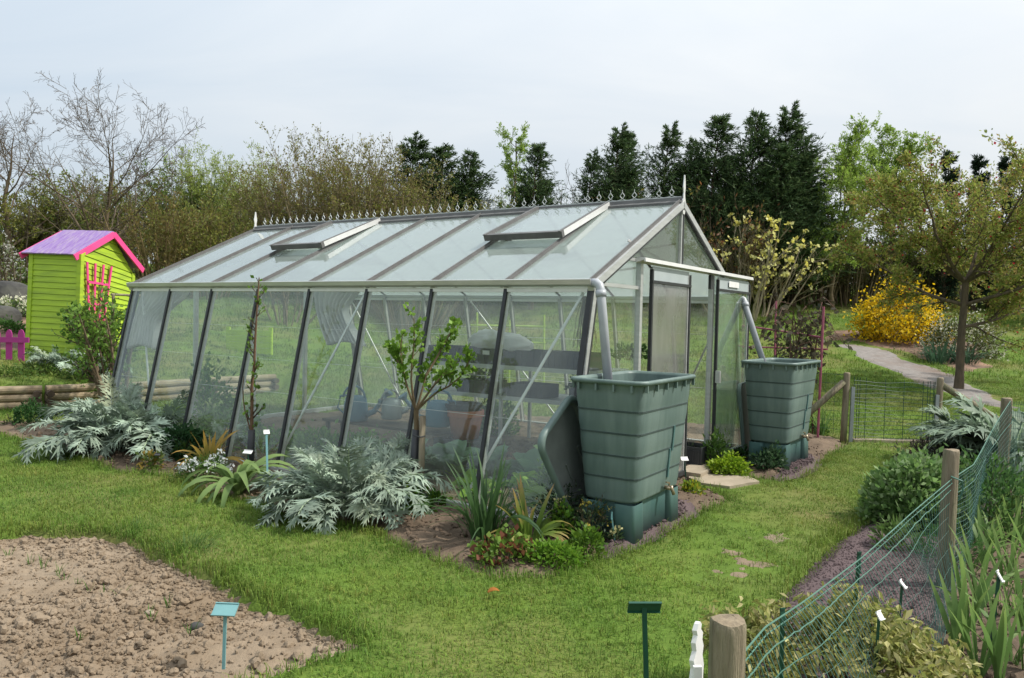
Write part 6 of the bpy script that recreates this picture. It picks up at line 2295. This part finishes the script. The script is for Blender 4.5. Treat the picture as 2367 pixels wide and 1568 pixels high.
twig_shrub(dp_(1050, 25.5), 3.6, 2.4, 'low brown bush between thicket and pale willow', 20, 4500, .075, BROWN + OLIVE, tw=(.15, .12, .075), spread_ang=28)


# corkscrew willows ------------------------------------------------------------
def corkscrew(loc, h, w, label, n, leafn):
    T, TR = trunk_path(h * .9, .085, (.2, 0), 9, .12)
    B1, R1 = grow(T, TR, 22, .12, .97, .42 * w, 36, .14, .22, 7, .25, .5, .3, .45)
    B2, R2 = grow(B1, R1, n, .15, 1.0, .38, 38, .12, .35, 6, .3, .55, .4, .3)
    B3, R3 = grow(B2, R2, 4, .2, 1.0, .45, 40, .05, .45, 3, .3, .6, .5, .2)
    R2, R3 = np.maximum(R2, .006), np.maximum(R3, .004)
    return tree('corkscrew_willow', loc, label, [(T, TR, 7), (B1, R1, 5)], [('twig', B2, R2, (.15, .14, .06)), ('twig', B3, R3, (.19, .20, .07)), leafy(B3, leafn, .095, [(.30, .42, .07), (.36, .47, .10), (.24, .36, .06)], .34, .1, .03)], wc=(1.1, 1.05, .8), group='fresh green corkscrew willows')


corkscrew(dp_(1155, 29), 6.9, .62, 'fresh green corkscrew willow beside the narrow conifer above the ridge', 9, 9000)
corkscrew(dp_(1925, 26.5), 5.9, 1.0, 'fresh green corkscrew willow beside the dark conifer group', 13, 24000)
corkscrew(dp_(2040, 27.5), 6.0, 1.0, 'fresh green corkscrew willow behind the crab apple branches', 13, 24000)


# conifers -----------------------------------------------------------------------
def conifer_meshes(h, w, nb, ncard, leanx, seed, cols, multi=True):
    """several leaders with feathery, upswept sprays and bent whip tips"""
    global rng
    keep, rng = rng, np.random.default_rng(seed)
    T, TR = trunk_path(h, .11, (leanx, 0), 11, .035, .05)
    stems = [(T[0], TR[0], 1.0, nb)]
    if multi:
        for k in range(3):
            u0 = rng.uniform(.25, .5)
            i = int(u0 * 10)
            a = rng.random() * 6.283
            top = T[0, i] + np.array([math.cos(a) * .62, math.sin(a) * .62, h * rng.uniform(.32, .50)]) + np.array([leanx * .6, 0, 0])
            s = np.linspace(0, 1, 11)[:, None]
            mid = (T[0, i] + top) / 2 + np.array([math.cos(a), math.sin(a), 0]) * .22
            stems.append(((1 - s) ** 2 * T[0, i] + 2 * s * (1 - s) * mid + s ** 2 * top, np.linspace(.05, .006, 11), .5, nb // 3))
    g = Geo()
    for P0_, R0_, wf, n_ in stems:
        u = .03 + .965 * rng.random(n_) ** .95
        f = u * 10
        i = np.clip(f.astype(int), 0, 9)
        f = (f - i)[:, None]
        p = P0_[i] * (1 - f) + P0_[i + 1] * f
        a = rng.random(n_) * 6.283
        L = w * wf * np.minimum(1, (1 - u) * 1.05) ** .9 * rng.uniform(.35, 1.15, n_) + .08 + .12 * rng.random(n_)
        d = np.stack([np.cos(a), np.sin(a), np.full(n_, .30)], -1)
        pts = [p]
        for k in range(5):
            d = nrm(d + UP * (.13 if k < 3 else -.14) + .10 * rng.normal(size=d.shape) + np.array([.10, 0, 0]))
            p = p + d * (L / 5)[:, None]
            pts.append(p)
        B = np.stack(pts, 1)
        BR = np.linspace(.018, .004, 6)[None] * np.ones((n_, 1))
        B2, R2 = grow(B, BR, 8, .15, 1.0, .34, 32, .08, .10, 2, .3, .5, .4, .4)
        nc = int(ncard * n_ / sum(q[3] for q in stems))
        q, dd = along(B2, nc, .05)
        hi = np.clip(.55 + .7 * rng.random((nc, 1)), .5, 1.4)
        V, F, C = cards(q + rng.normal(size=q.shape) * .015, np.full(nc, .14), palette(nc, cols, .2) * hi, .20, dd * 1.6 + np.array([.35, 0, -.25]), .0)
        g.tubesN(B, BR, 3, col=(.05, .04, .03))
        g.tubesN(B2, np.maximum(R2, .0055), 3, col=cols[0])
        g.add(V, F4=F, col=C)
    crown = g.mesh('crown', M['needle'], True)
    gt = Geo()
    for P0_, R0_, wf, n_ in stems:
        gt.tube(P0_, R0_, 6, caps=False, col=(.7, .6, .5))
    trunk = gt.mesh('trunk', M['bark'], True, True)
    rng = keep
    return trunk, crown


CC = [(.075, .13, .05), (.10, .165, .06), (.056, .10, .04), (.15, .205, .08)]
CON = [conifer_meshes(6.6, 3.0, 240, 26000, .55, 3, CC), conifer_meshes(6.6, 2.6, 230, 25000, .3, 8, CC), conifer_meshes(6.6, 3.3, 250, 27000, .45, 14, CC)]
COL_N = conifer_meshes(5.2, .75, 150, 9000, .05, 23, [(.03, .055, .03), (.04, .07, .038), (.022, .042, .024)], False)


def conifer(x, d, ytop, label, k, wide=1.0, group='dark feathery conifers'):
    loc = dp_(x, d)
    h = px(x, ytop, d)[2] - loc[2]
    src = CON[k] if k < 3 else COL_N
    base = 6.6 if k < 3 else 5.2
    t = thing('conifer', loc, label, 'conifer', group, rz=rng.normal(0, .5))
    s = h / base
    for nm, me in (('trunk', src[0]), ('crown', src[1])):
        ob(nm, me, t, sc=(s * wide, s * wide, s))
    return t


for x, d, yt, k, wd, lab in ((930, 28, 318, 0, 1.35, 'dark conifer directly behind the brown thicket'), (1005, 28, 336, 1, 1.4, 'dark conifer between thicket and pale willow with drooping tip'), (1062, 28.5, 352, 2, 1.1, 'dark conifer just beside the pale willow'),
                            (1228, 26, 328, 1, 1.0, 'narrow dark conifer between pale willow and bare twigs'),
                            (1345, 29, 352, 0, .9, 'dark conifer at the thicket end of the big group'), (1398, 28, 292, 0, 1.0, 'dark conifer with tip bent over, second of the big group'), (1440, 29.5, 300, 1, .9, 'dark conifer with twin tip behind the crested ridge'), (1512, 28.5, 285, 0, .95, 'dark conifer with long whip tip above the ridge end'), (1575, 29, 322, 2, .85, 'dark conifer in the dip of the big group'),
                            (1642, 28, 262, 1, 1.15, 'tall dark conifer straight behind the gable finial'), (1712, 27.5, 262, 2, 1.05, 'tall dark conifer behind the yellow magnolia top'), (1778, 27.5, 243, 0, 1.0, 'tallest dark conifer of the big group'), (1835, 27, 296, 2, .95, 'dark conifer bordering the fresh green willow'), (1790, 26.5, 330, 1, 1.2, 'broad dark conifer filling the foot of the tallest one')):
    conifer(x, d, yt, lab, k, wd)
rng = np.random.default_rng(303)
for x, yt, lab in ((2178, 352, 'narrow columnar conifer nearest the willows behind the crab apple'), (2248, 362, 'narrow columnar conifer second behind the crab apple'), (2310, 365, 'narrow columnar conifer third behind the crab apple'), (2372, 355, 'narrow columnar conifer at the row end behind the crab apple')):
    conifer(x, 27, yt, lab, 3, 1.0, 'columnar conifers behind the crab apple')
bt = twig_shrub(dp_(1285, 27), 5.2, 1.4, 'thin bare sapling between the narrow conifer and the big group', 7, 0, .05, BROWN, tw=(.15, .12, .1), spread_ang=14, k2=6, k3=4)

# budding brown shrub and yellow magnolia ---------------------------------------------
twig_shrub(dp_(1500, 26), 3.9, 3.4, 'brown shrub with reddish bud tips behind the ridge end', 26, 1500, .13, [(.22, .085, .04), (.26, .12, .05), (.2, .17, .04)], tw=(.20, .155, .10), spread_ang=32, k3=4, aspect=.4, thin=1.2)
twig_shrub(dp_(1640, 26.3), 3.9, 3.4, 'brown shrub with reddish bud tips behind the magnolia', 24, 1300, .13, [(.22, .085, .04), (.26, .12, .05), (.2, .17, .04)], tw=(.20, .155, .10), spread_ang=32, k3=4, aspect=.4, thin=1.2)
twig_shrub(dp_(1725, 25), 3.5, 4.2, 'magnolia with pale bare branches and creamy yellow blooms', 24, 0, .05, BROWN, name='magnolia', tw=(.33, .28, .19), spread_ang=38, k2=9, k3=5, cat='tree', blossoms=(260, .16, [(.78, .72, .24), (.82, .78, .36), (.70, .62, .15)]), thin=1.25, straight=.12)

# dense back hedge so the row closes
for x, d, h, lab in ((1270, 28, 2.6, 'dense dark hedge bush behind the ridge beside the sapling'), (1600, 28, 2.6, 'dense dark hedge bush behind the gable'), (1690, 28, 2.8, 'dense dark hedge bush behind the magnolia stems'), (1790, 27.5, 2.8, 'dense dark hedge bush behind the far butt'), (1880, 27.5, 3.0, 'dense olive hedge bush left of the forsythia bed'), (1960, 27.5, 2.8, 'dense dark hedge bush behind the forsythia'), (2060, 28, 2.8, 'dense olive hedge bush behind the forsythia top'), (2160, 28, 2.6, 'dense dark hedge bush under the crab apple crown'), (2270, 28, 2.5, 'dense dark hedge bush beside the crab apple trunk'), (2370, 28, 2.6, 'dense dark hedge bush at the picture end of the row'), (2450, 25, 3.0, 'dense dark hedge bush past the row end')):
    lab = lab.replace(' left of ', ' beside ').replace('at the picture end of the row', 'behind the columnar conifers')
    twig_shrub(dp_(x, d), h, 2.6, lab, 40, 5200, .085, [(.11, .12, .035), (.15, .15, .045), (.085, .09, .03), (.06, .08, .03)], tw=(.17, .13, .075), spread_ang=20, k2=6, k3=4, name='hedge_bush', group='hedge bushes along the back')
for x, d, h, lab in ((-40, 24, 3.0, 'dense olive hedge bush behind the boulders'), (700, 30, 3.2, 'dense olive hedge bush behind the thicket start'), (830, 30, 3.2, 'dense olive hedge bush behind the thicket heart'), (540, 29, 3.0, 'dense olive hedge bush under the pale willows'), (440, 27, 2.8, 'dense olive hedge bush behind the ivy clad bush'), (1120, 30, 2.8, 'dense olive hedge bush under the pale corkscrew willow'), (230, 26, 2.6, 'dense olive hedge bush behind the shed')):
    twig_shrub(dp_(x, d), h, 3.2, lab, 34, 5200, .09, DULLG + OLIVE, tw=(.20, .17, .09), spread_ang=24, k2=6, k3=4, name='hedge_bush', group='hedge bushes along the back')
rng = np.random.default_rng(505)
for k, (x, lab) in enumerate(((1590, 'low dark evergreen laurel behind the gable foot'), (1670, 'low dark evergreen laurel behind the magnolia'), (1745, 'low dark evergreen laurel beyond the bramble frame'), (1820, 'low dark evergreen laurel at the lawn top'), (1895, 'low dark evergreen laurel beside the forsythia bed'), (1965, 'low dark evergreen laurel behind the path bend'), (2040, 'low dark evergreen laurel under the tall hedge behind forsythia'), (2120, 'low dark evergreen laurel behind the white shrub'), (2200, 'low dark evergreen laurel behind the crab apple trunk'), (2285, 'low dark evergreen laurel on the grassy bank'), (2370, 'low dark evergreen laurel under the columnar conifers'), (2460, 'low dark evergreen laurel past the columnar conifers'))):
    mound('laurel', dp_(x, 29.0 + .3 * (k % 3)), (1.0, .7), 1.7 + .4 * rng.random(), 3200, .11, [(.055, .08, .025), (.08, .105, .032), (.04, .06, .02), (.10, .115, .04)], lab, 'shrub', .5, 40, 'laurels under the back hedge', fill=.55)
# white blossom bush by the bare tree
twig_shrub(dp_(40, 21), 2.0, 1.8, 'white blossoming bush behind the boulders', 16, 900, .06, DULLG, spread_ang=32, k2=7, k3=5, blossoms=(420, .05, [(.72, .68, .66)]))

# ------------------------------------------------------------------ flowering shrubs on the mulch
def flower_shrub(x, d, r, h, n, label, cols, blo, name):
    loc = dp_(x, d)
    return mound(name, loc, r, h, n, .075, cols, label, 'shrub', .45, 40, None, stems=40, stem_col=(.12, .09, .05), lump_s=.3, extra=lambda t, P: ob('blossom', (lambda q: Geo().add(*[w for w in (cards(q, np.full(len(q), blo[1]), palette(len(q), blo[0], .12), .7, None, .5))][:1], F4=np.arange(len(q))[:, None] * 4 + np.arange(4)[None], col=np.repeat(palette(len(q), blo[0], .12), 4, 0)))(P[rng.integers(len(P), size=blo[2])] * 1.06 + rng.normal(size=(blo[2], 3)) * .06).mesh('blossom', M['leaf'], True), t))


flower_shrub(2085, 22.6, (1.35, .85), 1.65, 3000, 'forsythia bush in full golden yellow bloom on the mulch', [(.13, .15, .03), (.19, .19, .04), (.09, .10, .03)], ([(.82, .55, .012), (.74, .47, .01), (.86, .62, .03)], .09, 5200), 'forsythia')
flower_shrub(2225, 20.6, (1.05, .7), 1.25, 3200, 'spring shrub with small white blossoms beside the forsythia', [(.10, .12, .035), (.13, .14, .05), (.075, .09, .03)], ([(.62, .60, .50), (.70, .68, .58), (.5, .47, .38)], .06, 1500), 'spirea')
p = dp_(2188, 19.9)
jl = [leaf_mesh('leaf', .62, .035, (.055, .11, .065), e0=e0, e1=e1, nseg=6, twist=.4) for e0, e1 in ((86, 60), (75, 0), (80, -40))]
for k, (dx, lab) in enumerate(((0, 'blue green daffodil clump below the white shrub'), (.5, 'blue green daffodil clump beside the crab apple trunk'), (-.3, 'blue green daffodil clump under the forsythia'))):
    q = drop(p + np.array([dx, -.1 * k, 0]))
    rosette('daffodil_clump', q, lab, 'plant', jl, 46, (.8, 1.25), (-.1, .2), spread=.35, group='daffodil clumps on the mulch')
p = dp_(30, 17.0)
mound('white_daffodils', p + UP * .05, (.42, .3), .42, 500, .12, DULLG + [(.1, .2, .06)], 'clump of white daffodils between the boulders', 'plant', .18, 20, flower=((.72, .70, .55), 26, .12))
mound('green_cushion', dp_(15, 15.3), (.35, .3), .24, 700, .07, [(.09, .20, .04), (.07, .15, .03)], 'green cushion plant behind the picket fence', 'plant', .4, 20)
for k, (x, d, lab) in enumerate(((95, 12.6, 'low weedy herbs on the terrace before the picket fence'), (20, 12.2, 'low weeds on the terrace above the logs'), (190, 12.5, 'weedy herbs between the terrace cardoons'), (255, 12.4, 'weedy herbs beside the currant bush foot'))):
    mound('terrace_weeds', drop(px(x, 860, d)), (.5, .25), .16, 700, .06, DULLG + [(.10, .19, .04)], lab, 'plant', .4, 26)

# ------------------------------------------------------------------ crab apple by the path
rng = np.random.default_rng(404)
T, TR = trunk_path(2.35, .088, (.05, 0), 6, .02, .75)
top = T[0, -1]
a = np.arange(11) * 2.39996 + .4
d = np.stack([np.cos(a), np.sin(a), np.linspace(.10, .85, 11)], -1)
pts, p, d = [], np.repeat(T[0, [3, 4, 4, 4, 5, 5, 5, 5, 5, 5, 5]], 1, 0), nrm(d)
le = np.array([2.5, 2.7, 2.9, 2.8, 3.0, 2.9, 2.8, 2.8, 2.7, 2.5, 2.4])
pts.append(p)
for k in range(8):
    d = nrm(d + .09 * rng.normal(size=d.shape) + UP * .06)
    p = p + d * (le / 8)[:, None]
    pts.append(p)
B1 = np.stack(pts, 1)
R1 = np.linspace(.042, .010, 9)[None] * np.ones((11, 1))
B2, R2 = grow(B1, R1, 11, .12, .98, .42, 45, .03, .14, 6, .3, .55, .3, .45)
B3, R3 = grow(B2, R2, 7, .1, 1.0, .42, 45, .03, .2, 3, .3, .55, .4, .3)
R2, R3 = np.maximum(R2, .006), np.maximum(R3, .004)
cl = leafy(B3, 46000, .066, [(.30, .33, .07), (.36, .35, .085), (.24, .29, .06), (.36, .26, .10), (.21, .26, .055)], .5, .05, .05)
rb = leafy(B3, 1300, .05, [(.38, .03, .045), (.30, .025, .04)], .8, .1, .05)
loc = drop(px(2216, 897, 16.2))
tree('crab_apple', loc, 'wide crab apple tree with olive leaves and red buds beside the path', [(T, TR, 12), (B1, R1, 7), (B2, R2, 4)], [('twig', B3, R3, (.12, .09, .06)), cl], wc=(.8, .76, .66), extra=[('bud_clusters', rb)])

# ------------------------------------------------------------------ trained currant and cordon at the glass
def pxline(pts, d, dd=0):
    return np.array([px(x, y, d + dd * i) for i, (x, y) in enumerate(pts)])


def resample(P, n):
    L = np.concatenate([[0], np.cumsum(np.linalg.norm(np.diff(P, axis=0), axis=1))])
    s = np.linspace(0, L[-1], n)
    return np.stack([np.interp(s, L, P[:, i]) for i in range(3)], -1)


CUR_D = 6.25
cur_base = np.array([*px(956, 1160, CUR_D)[:2], 0])
tr_ = resample(np.array([cur_base, px(957, 1060, CUR_D), px(963, 1000, CUR_D), px(962, 948, CUR_D)]), 6)
lines = [[(962, 950), (944, 905), (932, 858), (925, 812), (930, 775)], [(962, 950), (950, 895), (952, 840), (958, 790), (957, 735)], [(963, 948), (975, 905), (985, 868), (1002, 838), (1030, 810)],
         [(963, 950), (1000, 912), (1040, 892), (1075, 862), (1090, 815)], [(985, 868), (1008, 830), (1030, 790), (1052, 748)], [(963, 948), (985, 915), (1012, 880), (1040, 850), (1062, 835)], [(932, 858), (915, 828), (905, 800)]]
BB = np.stack([resample(np.array([px(x, y, CUR_D + (.0, -.14, .12, -.08, .1, -.16, .06)[k] * (i / (len(l) - 1))) for i, (x, y) in enumerate(l)]), 7) for k, l in enumerate(lines)])
BB = BB - cur_base
RR = np.linspace(.0115, .004, 7)[None] * np.ones((len(lines), 1))
SP1, SR1 = grow(BB, RR, 9, .3, 1.0, .16, 45, .2, .15, 4, .3, .6, .5, .2)
q, dd_ = along(SP1, 900, .3)
k2 = leafy(BB[:, 3:], 160, .042, [(.19, .33, .045), (.24, .40, .06), (.14, .26, .035)], .8, .2, .02)
cV = cards(q + rng.normal(size=q.shape) * .014, np.full(900, .040), palette(900, [(.19, .33, .045), (.24, .40, .06), (.14, .26, .035)]), .85, dd_ * .8, .4)
cur = tree('currant_tree', cur_base, 'pruned currant standard with fresh leaves tied to a stake', [((tr_ - cur_base)[None], np.linspace(.024, .021, 6)[None], 10), (BB, RR, 6)], [('twig', SP1, np.maximum(SR1, .0025), (.16, .12, .06)), cV, k2], wc=(1.15, 1.05, .75))
gd = ob('tree_guard', Geo().tube([cur_base * 0 + UP * .0, tr_[1] - cur_base, tr_[2] - cur_base, tr_[4] - cur_base], .036, 10).mesh('tree_guard', M['rubber'], smooth=True), cur)
sk = np.array([*px(972, 1150, CUR_D - .05)[:2], 0])
skt = px(977, 962, CUR_D - .05)
t_ = thing('tree_stake', sk, 'round pale wooden stake beside the pruned currant', 'stake')
wpart('pole', Geo().tube([sk - UP * .05, (sk + skt) / 2, skt], .026, 14), M['wood'], t_, smooth=True)
wpart('tie', Geo().tube([px(955, 1006, CUR_D - .06), px(972, 1011, CUR_D - .09), px(982, 1008, CUR_D - .06)], .006, 6), M['rubber'], t_)

CO_D = 7.45
co_base = np.array([*px(578, 1105, CO_D)[:2], 0])
cl_ = np.array([co_base, px(580, 1040, CO_D), px(583, 960, CO_D), px(581, 905, CO_D), px(588, 840, CO_D), px(590, 780, CO_D), px(594, 715, CO_D), px(599, 642, CO_D)]) - co_base
T = resample(cl_, 10)[None]
TR = np.linspace(.022, .006, 10)[None]
S1_, SR_ = grow(T, TR, 34, .2, .98, .055, 60, .25, .2, 4, .4, .6, .5, .1)
q, dd_ = along(S1_, 130, .4)
cV = cards(q + rng.normal(size=q.shape) * .012, np.full(130, .045), palette(130, [(.13, .24, .035), (.17, .29, .05), (.10, .18, .03)]), .7, dd_ * .8, .4)
side_ = (np.array([px(580, 1000, CO_D), px(566, 950, CO_D), px(560, 905, CO_D), px(564, 870, CO_D)]) - co_base)
cor = tree('cordon_tree', co_base, 'slim upright cordon fruit tree growing along a black mullion', [(T, TR, 8), (resample(side_, 6)[None], np.linspace(.008, .004, 6)[None], 5)], [('twig', S1_, np.maximum(SR_, .004), (.13, .09, .06)), cV], wc=(1.1, .8, .6))
ob('tree_guard', Geo().tube([T[0, 0], T[0, 1], T[0, 2]], .034, 10).mesh('tree_guard', M['rubber'], smooth=True), cor)

# rose / currant bush by the shed
loc = drop(px(268, 880, 11.6)) * np.array([1, 1, 0]) + UP * .2
twig_shrub(loc, 1.75, .9, 'leafy currant bush between the shed trellis and greenhouse corner', 8, 1500, .065, [(.17, .29, .05), (.22, .36, .06), (.12, .22, .04)], spread_ang=26, k2=8, k3=4, aspect=.75, tw=(.15, .11, .07))
twig_shrub(drop(px(225, 800, 13.6)), 1.15, .9, 'green rose bush at the foot of the pink trellis', 9, 1400, .07, [(.09, .18, .03), (.12, .23, .04)], spread_ang=30, k2=7, k3=4, aspect=.7)
twig_shrub(drop(px(660, 760, 20)), 2.0, 1.8, 'small bare brown orchard bush seen through the far glass', 12, 300, .06, BROWN, tw=(.19, .14, .09), spread_ang=38)

# bramble on the pink frame
bc = []
for k in range(16):
    x0, y0 = rng.uniform(1760, 1890), 880
    x1, y1 = rng.uniform(1760, 1960), rng.uniform(700, 800)
    xm, ym = (x0 + x1) / 2 + rng.normal(0, 30), min(y0, y1) - rng.uniform(-10, 40)
    d0 = rng.uniform(10.5, 11.8)
    P = np.array([drop(px(x0, y0, d0)), px(lerp(x0, xm, .7), lerp(y0, ym, .8), d0), px(xm, ym + 15, d0), px(lerp(xm, x1, .6), lerp(ym, y1, .4), d0 - .1), px(x1, y1 + 20, d0 - .2)])
    bc.append(resample(P, 9))
bc = np.array(bc)
bl = drop(px(1850, 900, 11))
bc = bc - bl
bR = np.linspace(.010, .004, 9)[None] * np.ones((16, 1))
s1, r1 = grow(bc, bR, 8, .3, 1.0, .12, 55, .0, .2, 4, .4, .6, .5, .2)
lf_ = leafy(s1, 700, .085, [(.075, .06, .04), (.10, .085, .055), (.05, .06, .03), (.13, .11, .07)], .6, .3, .03, -.3)
tree('bramble', bl, 'dark winter worn bramble canes trained over the pink frame', [(bc, bR, 5)], [('twig', s1, np.maximum(r1, .004), (.10, .06, .045)), lf_], 'shrub', wc=(.8, .5, .45))
